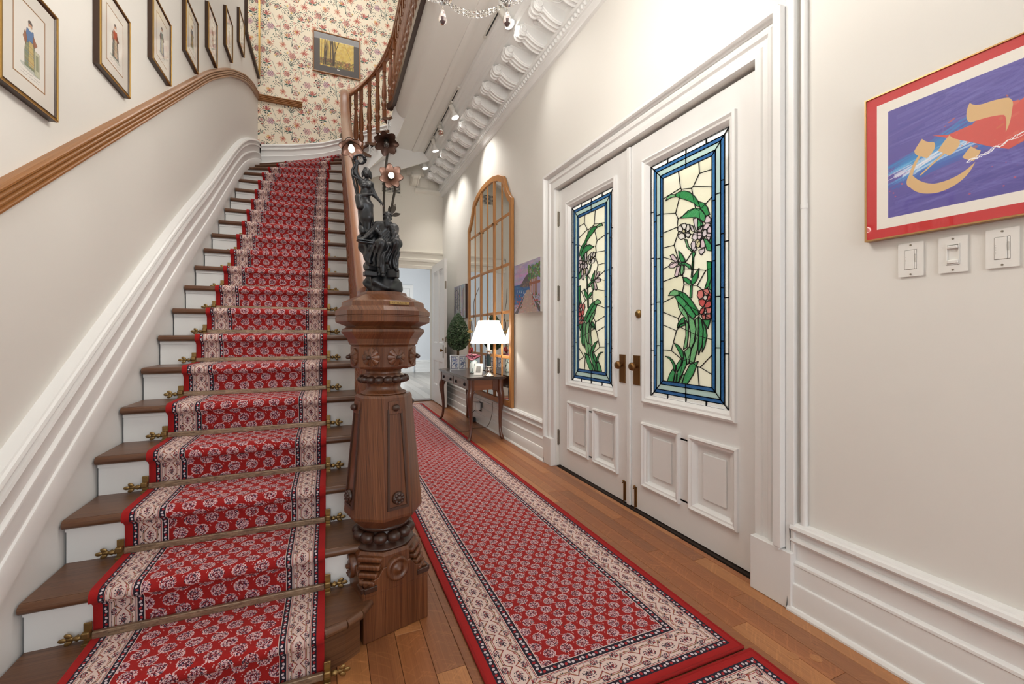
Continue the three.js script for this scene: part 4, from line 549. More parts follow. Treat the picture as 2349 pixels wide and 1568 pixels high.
// ---------- balustrade ----------
{
  const bal = thing('balustrade', 'polished wooden handrail on turned balusters curving up to the gallery', 'balustrade', [0.15, 0.4, 2.0]);
  const path = []; const add = (x, y, s) => path.push(V(x, y, s));
  const RH = 0.845; add(0.16, noseY(2.02) + RH, 2.02); for (let s = 2.3; s < 5.0; s += 0.3) add(0.16, noseY(s) + RH, s);
  const pts = [[0.16, 5.2, 16.55], [0.16, 5.45, 18.2], [0.165, 5.7, 20]]; for (const [x, s, k] of pts) add(x, k * RISE + RH, s);
  for (const [ph, k] of [[2.85, 20.6], [2.55, 21.0], [2.25, 21.6], [1.95, 22.2], [1.65, 22.9], [1.35, 23.6], [1.05, 24.3], [0.75, 25], [0.45, 25.7], [0.15, 26]]) { const [x, s] = ell(ph); add(x, k * RISE + RH, s); }
  for (const s of [5.7, 5.4, 5.0, 4.4, 3.8, 3.2, 2.7]) add(0.8, TOPK * RISE + RH + 0.01, s);
  const curve = new THREE.CatmullRomCurve3(path, false, 'centripetal'), fr = []; const NS = 150;
  for (let i = 0; i <= NS; i++) { const t = i / NS, p = curve.getPointAt(t), d = curve.getTangentAt(t); const n = new THREE.Vector3(-d.z, 0, d.x).normalize(); fr.push({ p, n, u: UP }); }
  const rp0 = [[-0.022, -0.035], [-0.03, -0.03], [-0.034, -0.02], [-0.03, -0.012], [-0.04, -0.006], [-0.045, 0.006], [-0.043, 0.02], [-0.034, 0.032], [-0.018, 0.04], [0, 0.043], [0.018, 0.04], [0.034, 0.032], [0.043, 0.02], [0.045, 0.006], [0.04, -0.006], [0.03, -0.012], [0.034, -0.02], [0.03, -0.03], [0.022, -0.035]];
  const rp = rp0.map(([a, b]) => [a * 1.16, b * 1.16]); part('handrail', sweep(fr, rp, true, true), M.rail, bal);
  const gal = []; for (let i = 0; i <= 8; i++) { const [x, s] = ell(0.62 * (1 - i / 8)); gal.push([x, s]); } for (const s of [5.6, 5.0, 4.4, 3.8, 3.2, 2.7]) gal.push([0.8, s]);
  const gf = gal.map((q, i) => { const a = gal[Math.max(0, i - 1)], b = gal[Math.min(gal.length - 1, i + 1)], d = V(b[0] - a[0], 0, b[1] - a[1]).normalize(); return { p: V(q[0], TOPK * RISE, q[1]), n: new THREE.Vector3(-d.z, 0, d.x).negate(), u: UP }; });
  part('gallery_nosing', sweep(gf, [[-0.04, 0.008], [0.035, 0.008], [0.045, 0], [0.045, -0.02], [0.03, -0.03], [0.03, -0.075], [-0.04, -0.075]], true, true), M.newelDark, bal);
  // a turned baluster 0.72 m tall, square blocks at both ends
  const H = 0.72, turn = lathe([[0.019, 0.1], [0.026, 0.115], [0.02, 0.13], [0.028, 0.16], [0.03, 0.185], [0.018, 0.215], [0.024, 0.225], [0.017, 0.235], [0.026, 0.27], [0.027, 0.31], [0.017, 0.5], [0.015, 0.53], [0.023, 0.54], [0.015, 0.55], [0.02, 0.575], [0.016, 0.59]].map(([r, y]) => [r * 1.28, y]), 12);
  const bg = triUV(merge([turn, new RoundedBoxGeometry(0.054, 0.11, 0.054, 1, 0.004).translate(0, 0.05, 0), prism([[0.1, 0.023], [0.11, 0.016]], 4, Math.PI / 4).rotateY(Math.PI / 4), new RoundedBoxGeometry(0.05, 0.14, 0.05, 1, 0.004).translate(0, 0.655, 0)]), 'y');
  const o = ORG.get(bal); const put = (x, y0, s, top) => { const m = new THREE.Mesh(bg, M.baluster); m.name = 'baluster'; m.scale.y = (top - y0) / H; m.position.set(x - o.x, y0 - o.y, -s - o.z); bal.add(m); };
  for (let k = 3; k <= 16; k++) for (const f of [0.06, 0.175]) { const s = N1 + (k - 1) * RUN + f; put(0.16, k * RISE, s, noseY(s) + RH - 0.02); }
  const railTop = (x, s, lo, hi) => { let best = 1e9, y = 0; for (let i = 0; i <= 400; i++) { const t = lerp(lo, hi, i / 400), p = curve.getPointAt(t), d = (p.x - x) ** 2 + (p.z + s) ** 2; if (d < best) { best = d; y = p.y; } } return y; };
  for (const [k, s] of [[17, 5.33], [18, 5.47], [19, 5.62], [20, 5.77]]) put(0.16, k * RISE, s, railTop(0.16, s, 0.3, 0.62) - 0.02);
  for (const [k, ph] of [[20, 2.8], [21, 2.45], [21, 2.1], [22, 1.86], [23, 1.52], [24, 1.18], [25, 0.88], [26, 0.55], [26, 0.2]]) { const [x, s] = ell(ph); put(x, k * RISE, s, railTop(x, s, 0.4, 0.8) - 0.02); }
  for (let s = 5.66; s > 2.8; s -= 0.135) put(0.8, TOPK * RISE, s, TOPK * RISE + RH - 0.01);
}
// scalloped, fluted disc carved as petals
function petalDisc(r, h, n) { const N = n * 8, rings = [0, 0.3, 0.55, 0.8, 0.95, 1, 1.0], pos = [], idx = []; rings.forEach((q, j) => { for (let i = 0; i < N; i++) { const a = i / N * 6.28319, c = Math.abs(Math.cos(a * n / 2)), R = r * q * (1 - 0.09 * (1 - c) * q); pos.push(Math.cos(a) * R, Math.sin(a) * R, j === 6 ? -0.002 : h * (1 - q * 0.72) - 0.005 * q * Math.pow(1 - c, 2.5)); } }); for (let j = 0; j < rings.length - 1; j++) for (let i = 0; i < N; i++) { const a = j * N + i, b = j * N + (i + 1) % N; idx.push(a, a + N, b, b, a + N, b + N); } const g = new THREE.BufferGeometry(); g.setAttribute('position', new THREE.Float32BufferAttribute(pos, 3)); g.setIndex(idx); return toCreasedNormals(g, 0.5); }
// ---------- newel post ----------
const NP = [0.205, 0, 1.85], NROT = 16.1 * Math.PI / 180;
{
  const n = local('newel_post', 'massive carved wooden newel post at the foot of the stairs', 'newel post', NP, NROT);
  const oct = (name, lv, mat, opt = {}) => part(name, triUV(prism(lv, 8), 'y', opt.off || 0), mat, n);
  // base block: square below, corners cut away above
  part('base_block', triUV(merge([new RoundedBoxGeometry(0.268, 0.2, 0.268, 2, 0.005).translate(0, 0.1, 0), prism([[0.19, 0.132], [0.3, 0.124], [0.312, 0.116]], 8), ...[0, 1, 2, 3].map(i => extrude([[-0.126, 0.2], [-0.1, 0.2], [-0.095, 0.226], [-0.075, 0.232], [-0.055, 0.26], [0.055, 0.26], [0.075, 0.232], [0.095, 0.226], [0.1, 0.2], [0.126, 0.2], [0.126, 0.175], [-0.126, 0.175]], 0.012, 0.002).translate(0, 0, 0.121).rotateY(i * Math.PI / 2))]), 'y'), M.newel, n);
  for (let i = 0; i < 4; i++) {
    const a = i * Math.PI / 2, d = a + Math.PI / 4;
    part('rosette', [lathe([[0, 0.03], [0.008, 0.028], [0.01, 0.02], [0.02, 0.017], [0.026, 0.012], [0.029, 0.018], [0.034, 0.016], [0.037, 0.022], [0.045, 0.018], [0.047, 0]], 28).rotateX(Math.PI / 2).translate(0, 0.245, 0.126).rotateY(a)], M.newel, n, { uv: 'y' });
    const ribs = []; for (let j = 0; j < 4; j++) ribs.push(new RoundedBoxGeometry(0.1 - j * 0.012, 0.02, 0.03, 2, 0.008).translate(0, 0.292 - j * 0.026, 0.128 + j * 0.008)); ribs.push(prism([[0.175, 0.004], [0.215, 0.022]], 4).rotateY(Math.PI / 4).translate(0, 0, 0.152)); part('corner_fan', ribs.map(g => g.rotateY(d)), M.newel, n, { uv: 'y' });
    part('base_lip', [new RoundedBoxGeometry(0.05, 0.02, 0.012, 1, 0.003).translate(-0.107, 0.2, 0.136).rotateY(a), new RoundedBoxGeometry(0.05, 0.02, 0.012, 1, 0.003).translate(0.107, 0.2, 0.136).rotateY(a)], M.newelDark, n);
  }
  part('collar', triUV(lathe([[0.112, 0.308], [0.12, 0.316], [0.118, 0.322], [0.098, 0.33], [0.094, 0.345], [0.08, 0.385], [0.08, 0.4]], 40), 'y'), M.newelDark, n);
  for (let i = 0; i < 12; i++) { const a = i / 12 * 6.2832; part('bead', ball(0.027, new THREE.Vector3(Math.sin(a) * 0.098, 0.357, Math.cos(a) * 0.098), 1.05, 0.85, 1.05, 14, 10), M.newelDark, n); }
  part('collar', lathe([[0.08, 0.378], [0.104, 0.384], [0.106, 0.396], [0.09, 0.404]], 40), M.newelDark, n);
  oct('shaft', [[0.392, 0.096], [0.44, 0.142], [0.45, 0.143], [0.905, 0.104], [0.915, 0.098]], M.newel);
  for (let i = 0; i < 4; i++) {                                               // main faces carry a framed panel, a stud and a rosette
    const a = i * Math.PI / 2, tilt = Math.atan2(0.143 - 0.104, 0.455), up = new THREE.Vector3(0, Math.cos(tilt), -Math.sin(tilt)), nz = new THREE.Vector3(0, Math.sin(tilt), Math.cos(tilt));
    const put = (g, h, o = 0) => { const f = (h - 0.45) / 0.455; return basis(g, new THREE.Vector3(1, 0, 0), up, nz, new THREE.Vector3(0, h, lerp(0.143, 0.104, f) + o)).rotateY(a); };
    const fw = new THREE.BufferGeometry(), A = [[-0.044, 0], [0.044, 0], [0.03, 0.385], [-0.03, 0.385]], B = [[-0.036, 0.01], [0.036, 0.01], [0.023, 0.375], [-0.023, 0.375]]; const P = []; for (let j = 0; j < 4; j++) { const k = (j + 1) % 4, q = (u, z) => [u[0], u[1], z]; for (const [z0, z1, U, W] of [[0, 0.006, A, A], [0.006, 0.006, A, B], [0.006, 0, B, B]]) P.push(...q(U[j], z0), ...q(U[k], z0), ...q(W[j], z1), ...q(U[k], z0), ...q(W[k], z1), ...q(W[j], z1)); } fw.setAttribute('position', new THREE.Float32BufferAttribute(P, 3)); fw.computeVertexNormals();
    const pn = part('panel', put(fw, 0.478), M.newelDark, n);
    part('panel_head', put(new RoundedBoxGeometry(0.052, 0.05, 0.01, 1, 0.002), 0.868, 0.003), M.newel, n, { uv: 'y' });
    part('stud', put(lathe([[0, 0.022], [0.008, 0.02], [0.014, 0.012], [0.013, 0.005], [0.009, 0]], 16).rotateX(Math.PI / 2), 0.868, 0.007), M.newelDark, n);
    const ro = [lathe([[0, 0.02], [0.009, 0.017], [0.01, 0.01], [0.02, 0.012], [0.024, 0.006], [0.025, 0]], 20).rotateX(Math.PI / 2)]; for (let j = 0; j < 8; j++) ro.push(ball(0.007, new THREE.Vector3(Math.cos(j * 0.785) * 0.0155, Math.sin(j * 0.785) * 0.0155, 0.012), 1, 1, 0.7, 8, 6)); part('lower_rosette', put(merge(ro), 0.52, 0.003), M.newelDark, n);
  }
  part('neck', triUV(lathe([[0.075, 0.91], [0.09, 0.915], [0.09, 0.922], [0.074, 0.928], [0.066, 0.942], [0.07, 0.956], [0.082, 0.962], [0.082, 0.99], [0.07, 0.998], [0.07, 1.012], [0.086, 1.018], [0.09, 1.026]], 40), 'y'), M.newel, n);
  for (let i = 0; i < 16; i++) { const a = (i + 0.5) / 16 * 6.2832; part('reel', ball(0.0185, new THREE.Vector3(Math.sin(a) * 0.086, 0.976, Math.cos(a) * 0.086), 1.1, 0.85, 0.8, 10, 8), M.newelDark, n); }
  oct('frieze', [[1.022, 0.112], [1.03, 0.12], [1.108, 0.12], [1.112, 0.117], [1.118, 0.126], [1.122, 0.126], [1.14, 0.132], [1.158, 0.147], [1.168, 0.153], [1.178, 0.15], [1.184, 0.138], [1.19, 0.134]], M.newel, { off: 0.3 });
  for (let i = 0; i < 8; i++) { const a = i * Math.PI / 4, fl = []; for (let j = 0; j < 10; j++) { const b = j * 0.6283; fl.push(ball(0.012, new THREE.Vector3(Math.cos(b) * 0.019, Math.sin(b) * 0.019, 0.007), 1.25, 0.62, 0.7, 8, 6).applyMatrix4(new THREE.Matrix4())); } fl.length = 0; fl.push(petalDisc(0.036, 0.021, 8)); const q = part('frieze_rosette', fl.map(g => g.translate(0, 1.068, 0.12).rotateY(a)), M.newel, n, { uv: 'y' }); part('button', ball(0.009, new THREE.Vector3(0, 1.068, 0.145), 1, 1, 1.2).rotateY(a), M.newelDark, q); }
  oct('cap', [[1.186, 0.128], [1.205, 0.17], [1.208, 0.173], [1.226, 0.174], [1.228, 0.171], [1.232, 0.171], [1.234, 0.174], [1.25, 0.174], [1.266, 0.158], [1.27, 0.152], [1.286, 0.15], [1.29, 0.146], [1.312, 0.1], [1.318, 0.086], [1.328, 0.084], [1.33, 0.08]], M.newel, { off: 0.7 });
  const plateTex = tex(canvas(256, 40, (x, w, h) => { const R = rng(8); x.fillStyle = css(176, 146, 92); x.fillRect(0, 0, w, h); x.strokeStyle = css(70, 52, 28); x.lineWidth = 4; for (let i = 0; i < 13; i++) { const X = 28 + i * 16; x.beginPath(); x.moveTo(X, 30); x.lineTo(X + (R() < 0.5 ? 0 : 5), 10); if (R() < 0.6) x.lineTo(X + 9, R() < 0.5 ? 10 : 30); if (R() < 0.5) { x.moveTo(X + 1, 20); x.lineTo(X + 8, 20); } x.stroke(); } }), 1, 1);
  const plaq = part('name_plate', [new RoundedBoxGeometry(0.082, 0.0125, 0.004, 2, 0.002).translate(0.0, 0, 0.001)].map(g => basis(g, new THREE.Vector3(1, 0, 0), UP, NEAR, new THREE.Vector3(0, 1.2785, 0.152))), M.brass, n); part('engraving', new THREE.PlaneGeometry(0.076, 0.0105).translate(0, 1.2785, 0.1555), new THREE.MeshStandardMaterial({ map: plateTex, roughness: 0.4, metalness: 0.6 }), plaq);

}
// ---------- hall rugs ----------
function rug(name, label, x0, x1, s0, s1, y, ends) {
  const r = thing(name, label, 'rug', [(x0 + x1) / 2, y, (s0 + s1) / 2]), T = 0.009, RD = 0.03, BD = 0.2, top = y + T;
  const quad = (nm, P, U, mat) => { const g = new THREE.BufferGeometry(); g.setAttribute('position', new THREE.Float32BufferAttribute(P.flatMap(p => [p[0], top, -p[1]]), 3)); g.setAttribute('uv', new THREE.Float32BufferAttribute(U.flat(), 2)); g.setIndex([0, 1, 2, 0, 2, 3]); g.computeVertexNormals(); return g; };
  part('backing', box(x0 + 0.002, x1 - 0.002, y, top - 0.0008, s0 + 0.002, s1 - 0.002), M.redPile, r);
  const a0 = x0 + RD, a1 = x1 - RD, b0 = s0 + RD, b1 = s1 - RD, c0 = x0 + BD, c1 = x1 - BD, d0 = s0 + BD, d1 = s1 - BD, k = 1 / (BD - RD);
  const edge = [quad('', [[x0, s0], [x1, s0], [a1, b0], [a0, b0]], [[x0, s0], [x1, s0], [a1, b0], [a0, b0]]), quad('', [[a0, b1], [a1, b1], [x1, s1], [x0, s1]], [[a0, b1], [a1, b1], [x1, s1], [x0, s1]]), quad('', [[x0, s0], [a0, b0], [a0, b1], [x0, s1]], [[x0, s0], [a0, b0], [a0, b1], [x0, s1]]), quad('', [[a1, b0], [x1, s0], [x1, s1], [a1, b1]], [[a1, b0], [x1, s0], [x1, s1], [a1, b1]])];
  part('red_edge', edge, M.redPile, r);
  const B = (P, U) => part('border', quad('', P, U), M.border, r);
  B([[a0, b0], [c0, d0], [c0, d1], [a0, b1]], [[0, b0 * k], [1, d0 * k], [1, d1 * k], [0, b1 * k]]); B([[c1, d0], [a1, b0], [a1, b1], [c1, d1]], [[1, d0 * k], [0, b0 * k], [0, b1 * k], [1, d1 * k]]);
  B([[a0, b0], [a1, b0], [c1, d0], [c0, d0]], [[0, a0 * k], [0, a1 * k], [1, c1 * k], [1, c0 * k]]); B([[c0, d1], [c1, d1], [a1, b1], [a0, b1]], [[1, c0 * k], [1, c1 * k], [0, a1 * k], [0, a0 * k]]);
  part('field', quad('', [[c0, d0], [c1, d0], [c1, d1], [c0, d1]], [[c0, d0], [c1, d0], [c1, d1], [c0, d1]]), M.field, r);
  part('bound_edge', [cyl(0.006, 0.006, V(x0, y + 0.006, s0), V(x1, y + 0.006, s0), 8), cyl(0.006, 0.006, V(x0, y + 0.006, s1), V(x1, y + 0.006, s1), 8), cyl(0.006, 0.006, V(x0, y + 0.006, s0), V(x0, y + 0.006, s1), 8), cyl(0.006, 0.006, V(x1, y + 0.006, s0), V(x1, y + 0.006, s1), 8)], M.redPile, r);
}
rug('runner_rug', 'long red runner rug with cream floral border stretching down the hall floor', 0.475, 1.40, 1.125, 7.1, 0.0005);
rug('runner_rug', 'second red runner rug whose corner shows at the bottom edge beside the long one', 0.49, 1.415, -1.6, 1.105, 0.0005);

// ---------- bronze lamp on the newel ----------
function sdfGeo(cx, cy, cz, half, res, fn) {
  const mc = new MarchingCubes(res, new THREE.MeshBasicMaterial(), false, false, 120000); mc.isolation = 0; mc.reset(); const h = res / 2;
  for (let k = 0; k < res; k++) for (let j = 0; j < res; j++) for (let i = 0; i < res; i++) mc.field[k * res * res + j * res + i] = -fn(cx + (i - h) / h * half, cy + (j - h) / h * half, cz + (k - h) / h * half);
  mc.update(); const n = mc.count, g = new THREE.BufferGeometry(), p = mc.positionArray.slice(0, n * 3);
  for (let i = 0; i < n; i++) { p[3 * i] = cx + p[3 * i] * half; p[3 * i + 1] = cy + p[3 * i + 1] * half; p[3 * i + 2] = cz + p[3 * i + 2] * half; }
  g.setAttribute('position', new THREE.BufferAttribute(p, 3)); let q = mergeVertices(g, 1e-5); q.computeVertexNormals(); return q;
}
const cap = (x, y, z, a, b, ra, rb) => { const ux = b[0] - a[0], uy = b[1] - a[1], uz = b[2] - a[2], t = clamp(((x - a[0]) * ux + (y - a[1]) * uy + (z - a[2]) * uz) / (ux * ux + uy * uy + uz * uz + 1e-9)); return Math.hypot(x - a[0] - ux * t, y - a[1] - uy * t, z - a[2] - uz * t) - lerp(ra, rb, t); };
const ellip = (x, y, z, c, r) => { const k = Math.hypot((x - c[0]) / r[0], (y - c[1]) / r[1], (z - c[2]) / r[2]); return (k - 1) * Math.min(...r); };
const smin = (a, b, k) => { const h = Math.max(k - Math.abs(a - b), 0) / k; return Math.min(a, b) - h * h * k * 0.25; };
const sjoin = (x, y, z, caps, k) => { let d = 1e9; for (const c of caps) d = smin(d, cap(x, y, z, ...c), k); return d; };
{
  const lamp = local('figural_lamp', 'dark bronze figure lamp with flower shades standing on the newel post', 'lamp', [NP[0], 1.329, NP[2]], -6.3 * Math.PI / 180);
  const rockN = (x, y, z) => 0.006 * Math.sin(x * 70 + y * 30) * Math.sin(y * 90 + z * 60) + 0.004 * Math.sin(z * 120 + x * 50);
  // rocky ground, the seat and the rock under the standing figure
  part('rock_base', sdfGeo(-0.01, 0.125, 0, 0.16, 84, (x, y, z) => {
    let d = ellip(x, y, z, [0, 0.028, 0], [0.07, 0.05, 0.066]); d = smin(d, ellip(x, y, z, [-0.02, 0.1, -0.01], [0.048, 0.09, 0.045]), 0.03); d = smin(d, ellip(x, y, z, [0.02, 0.15, -0.012], [0.034, 0.045, 0.034]), 0.02);
    d = smin(d, cap(x, y, z, [-0.045, 0.12, -0.01], [-0.066, 0.235, -0.02], 0.03, 0.022), 0.03); d = smin(d, cap(x, y, z, [-0.09, 0.2, -0.01], [-0.088, 0.268, 0.0], 0.016, 0.009), 0.02); d = smin(d, cap(x, y, z, [-0.05, 0.225, -0.03], [-0.02, 0.262, -0.03], 0.015, 0.01), 0.02);
    return Math.max(d + rockN(x, y, z), -y);
  }), M.bronze, lamp);
  part('stacked_books', [[-0.052, 0.07, 0.05, 0.05, 0.02, 0.034, 0.3], [-0.05, 0.094, 0.046, 0.044, 0.018, 0.03, 0.6], [0.036, 0.075, 0.05, 0.045, 0.034, 0.03, -0.4]].map(([x, y, z, w, h, d, a]) => new RoundedBoxGeometry(w, h, d, 1, 0.004).rotateY(a).translate(x, y, z)), M.bronze, lamp);
  // seated bearded man, chin on hand, robe over the knees
  const man = [
    [[0.008, 0.195, 0.0], [0.008, 0.235, -0.002], 0.036, 0.03], [[0.008, 0.235, -0.002], [0.01, 0.272, 0.0], 0.031, 0.028], [[-0.02, 0.278, 0], [0.04, 0.272, 0], 0.017, 0.017], [[0.012, 0.28, 0.002], [0.014, 0.3, 0.006], 0.011, 0.01],
    [[0.042, 0.27, 0.0], [0.046, 0.222, 0.03], 0.0165, 0.0135], [[0.046, 0.222, 0.03], [0.031, 0.27, 0.034], 0.0125, 0.0085],
    [[-0.026, 0.277, 0.0], [-0.058, 0.23, 0.016], 0.016, 0.0125], [[-0.058, 0.23, 0.016], [-0.084, 0.208, 0.038], 0.0115, 0.008],
    [[0.026, 0.192, 0.012], [0.05, 0.196, 0.062], 0.028, 0.02], [[0.05, 0.196, 0.062], [0.043, 0.112, 0.052], 0.0185, 0.011], [[0.043, 0.112, 0.052], [0.047, 0.092, 0.058], 0.0105, 0.01],
    [[-0.012, 0.19, 0.012], [-0.012, 0.188, 0.074], 0.028, 0.021], [[-0.012, 0.188, 0.074], [-0.004, 0.09, 0.062], 0.0185, 0.011], [[-0.004, 0.09, 0.062], [-0.003, 0.07, 0.066], 0.0105, 0.0095]];
  const feet = [[[-0.003, 0.068, 0.062], [-0.002, 0.062, 0.09], 0.0095, 0.007], [[0.047, 0.091, 0.055], [0.052, 0.085, 0.08], 0.0095, 0.007]];
  const folds = [[[-0.03, 0.185, 0.06], [0.045, 0.19, 0.06], 0.012, 0.012], [[-0.03, 0.185, 0.058], [-0.034, 0.11, 0.05], 0.013, 0.006], [[-0.016, 0.175, 0.078], [-0.02, 0.1, 0.072], 0.009, 0.006], [[0.014, 0.18, 0.062], [0.01, 0.12, 0.06], 0.011, 0.005], [[0.02, 0.18, 0.058], [0.028, 0.1, 0.048], 0.01, 0.006], [[0.036, 0.185, 0.058], [0.03, 0.11, 0.05], 0.009, 0.006], [[-0.03, 0.255, 0.02], [0.03, 0.2, 0.026], 0.009, 0.01], [[0.03, 0.255, 0.02], [-0.01, 0.22, 0.028], 0.006, 0.008], [[-0.045, 0.19, 0.03], [-0.05, 0.12, 0.03], 0.014, 0.008]];
  part('seated_figure', sdfGeo(-0.008, 0.2, 0.025, 0.15, 116, (x, y, z) => {
    let d = sjoin(x, y, z, man, 0.014); d = smin(d, sjoin(x, y, z, feet, 0.006), 0.008); d = smin(d, sjoin(x, y, z, folds, 0.007), 0.006);
    let hd = ellip(x, y, z, [0.015, 0.312, 0.008], [0.0155, 0.021, 0.0185]); hd = smin(hd, ellip(x, y, z, [0.015, 0.326, 0.004], [0.0175, 0.0125, 0.0185]), 0.004);
    hd = smin(hd, cap(x, y, z, [0.015, 0.311, 0.025], [0.015, 0.303, 0.0295], 0.0024, 0.0036), 0.003); hd = smin(hd, cap(x, y, z, [0.007, 0.3165, 0.0235], [0.023, 0.3165, 0.0235], 0.0026, 0.0026), 0.003);
    for (const e of [0.0075, 0.0225]) hd = Math.max(hd, -(Math.hypot(x - e, y - 0.312, z - 0.0265) - 0.0028)); for (const e of [-0.001, 0.031]) hd = smin(hd, ellip(x, y, z, [e, 0.309, 0.006], [0.003, 0.006, 0.004]), 0.002);
    hd = smin(hd, ellip(x, y, z, [0.0135, 0.284, 0.0235], [0.0125, 0.0235, 0.0125]), 0.005); hd += 0.0009 * Math.sin(x * 700) * (y < 0.297 || y > 0.33 ? 1 : 0); d = smin(d, hd, 0.004);
    // propping hand: palm, four curled fingers, thumb
    for (let i = 0; i < 4; i++) d = smin(d, cap(x, y, z, [0.033 - i * 0.0038, 0.272 + i * 0.001, 0.034], [0.031 - i * 0.0036, 0.288 + (i === 1 ? 0.002 : 0), 0.031], 0.0028, 0.0022), 0.0016); d = smin(d, cap(x, y, z, [0.036, 0.271, 0.03], [0.037, 0.285, 0.024], 0.003, 0.0022), 0.002);
    const cl = clamp((0.205 - y) / 0.03) * clamp((y - 0.095) / 0.03) * clamp((z + 0.01) / 0.02); d -= cl * 0.0026 * Math.sin(x * 340 - y * 50 + 2 * Math.sin(y * 60)); d -= clamp((0.272 - y) / 0.02) * clamp((y - 0.2) / 0.02) * 0.0012 * Math.sin((x - y * 0.8) * 330);
    for (let i = 0; i < 4; i++) d = smin(d, cap(x, y, z, [-0.086, 0.209, 0.032 + i * 0.004], [-0.1, 0.206, 0.036 + i * 0.004], 0.003, 0.0022), 0.0016); d = smin(d, cap(x, y, z, [-0.082, 0.212, 0.03], [-0.088, 0.218, 0.024], 0.003, 0.0022), 0.002);
    return d;
  }), M.bronze, lamp);
  part('headband', new THREE.TorusGeometry(0.0178, 0.0022, 6, 24).rotateX(Math.PI / 2 - 0.15).translate(0.015, 0.3215, 0.005), M.bronze, lamp);
  part('tablet', [new RoundedBoxGeometry(0.082, 0.006, 0.04, 1, 0.002).rotateZ(-0.06).rotateY(0.2).translate(-0.062, 0.2, 0.05), new RoundedBoxGeometry(0.075, 0.006, 0.036, 1, 0.002).rotateZ(-0.06).rotateY(0.12).translate(-0.058, 0.193, 0.049)], M.bronze, lamp);
  // standing woman raising a wreath
  const wom = [
    [[-0.074, 0.366, -0.022], [-0.074, 0.408, -0.022], 0.0255, 0.0175], [[-0.074, 0.408, -0.022], [-0.071, 0.445, -0.022], 0.0175, 0.021], [[-0.088, 0.456, -0.022], [-0.054, 0.452, -0.022], 0.0115, 0.0115], [[-0.07, 0.455, -0.022], [-0.068, 0.476, -0.018], 0.0085, 0.0075],
    [[-0.083, 0.362, -0.02], [-0.078, 0.31, -0.01], 0.0225, 0.0145], [[-0.078, 0.31, -0.01], [-0.076, 0.255, -0.016], 0.0135, 0.0075], [[-0.062, 0.36, -0.02], [-0.058, 0.31, -0.006], 0.0225, 0.0145], [[-0.058, 0.31, -0.006], [-0.06, 0.252, -0.012], 0.0135, 0.0075], [[-0.06, 0.25, -0.012], [-0.056, 0.245, 0.01], 0.0075, 0.0055], [[-0.076, 0.253, -0.016], [-0.078, 0.246, 0.004], 0.0075, 0.0055],
    [[-0.089, 0.457, -0.022], [-0.112, 0.492, -0.016], 0.0115, 0.0088], [[-0.112, 0.492, -0.016], [-0.106, 0.524, -0.008], 0.0085, 0.006], [[-0.053, 0.452, -0.02], [-0.038, 0.408, -0.012], 0.011, 0.0085], [[-0.038, 0.408, -0.012], [-0.01, 0.374, -0.002], 0.008, 0.0055]];
  part('standing_figure', sdfGeo(-0.065, 0.39, -0.01, 0.16, 120, (x, y, z) => {
    let d = sjoin(x, y, z, wom, 0.011); for (const e of [-0.081, -0.061]) d = smin(d, ellip(x, y, z, [e, 0.44, -0.005], [0.0105, 0.0105, 0.0095]), 0.006);
    let hd = ellip(x, y, z, [-0.067, 0.49, -0.012], [0.0125, 0.0165, 0.0145]); hd = smin(hd, cap(x, y, z, [-0.066, 0.49, 0.002], [-0.0655, 0.4855, 0.005], 0.0016, 0.0022), 0.002); for (const e of [-0.0725, -0.0605]) hd = Math.max(hd, -(Math.hypot(x - e, y - 0.4915, z - 0.0025) - 0.002));
    let hair = ellip(x, y, z, [-0.068, 0.5, -0.018], [0.0175, 0.0155, 0.0165]); hair = smin(hair, ellip(x, y, z, [-0.07, 0.514, -0.02], [0.0105, 0.0085, 0.01]), 0.004); hair = smin(hair, ellip(x, y, z, [-0.053, 0.486, -0.018], [0.0065, 0.0125, 0.008]), 0.004); hair = smin(hair, ellip(x, y, z, [-0.083, 0.49, -0.018], [0.006, 0.011, 0.008]), 0.004); hair += 0.0017 * Math.sin(x * 420) * Math.sin(y * 420 + 1) * Math.sin(z * 420);
    d = smin(d, smin(hd, hair, 0.002), 0.004);
    // hands
    for (let i = 0; i < 4; i++) { d = smin(d, cap(x, y, z, [-0.106 + (i - 1.5) * 0.003, 0.525, -0.006], [-0.105 + (i - 1.5) * 0.0034, 0.538 + (i === 1 || i === 2 ? 0.002 : 0), 0.0], 0.0024, 0.0018), 0.0015); d = smin(d, cap(x, y, z, [-0.009, 0.373, -0.005 + i * 0.0034], [-0.001, 0.358, -0.004 + i * 0.0036], 0.0024, 0.0018), 0.0015); } d = smin(d, cap(x, y, z, [-0.1, 0.524, -0.004], [-0.094, 0.533, 0.002], 0.0025, 0.0019), 0.0015); d = smin(d, cap(x, y, z, [-0.011, 0.371, 0.004], [-0.012, 0.36, 0.01], 0.0025, 0.0019), 0.0015);
    // drapery knotted at the hip
    d = smin(d, sjoin(x, y, z, [[[-0.1, 0.395, -0.01], [-0.05, 0.405, 0.0], 0.008, 0.006], [[-0.102, 0.39, -0.008], [-0.094, 0.35, 0.002], 0.013, 0.014], [[-0.098, 0.4, -0.02], [-0.104, 0.37, -0.012], 0.009, 0.006], [[-0.092, 0.36, -0.025], [-0.094, 0.27, -0.035], 0.014, 0.008], [[-0.07, 0.345, -0.035], [-0.066, 0.26, -0.035], 0.016, 0.012], [[-0.05, 0.35, -0.03], [-0.044, 0.275, -0.03], 0.01, 0.006]], 0.006), 0.006); d -= clamp((0.375 - y) / 0.02) * clamp((y - 0.27) / 0.02) * clamp((-z + 0.0) / 0.012) * 0.0022 * Math.sin(x * 380 + y * 40);
    return d;
  }), M.bronze, lamp);
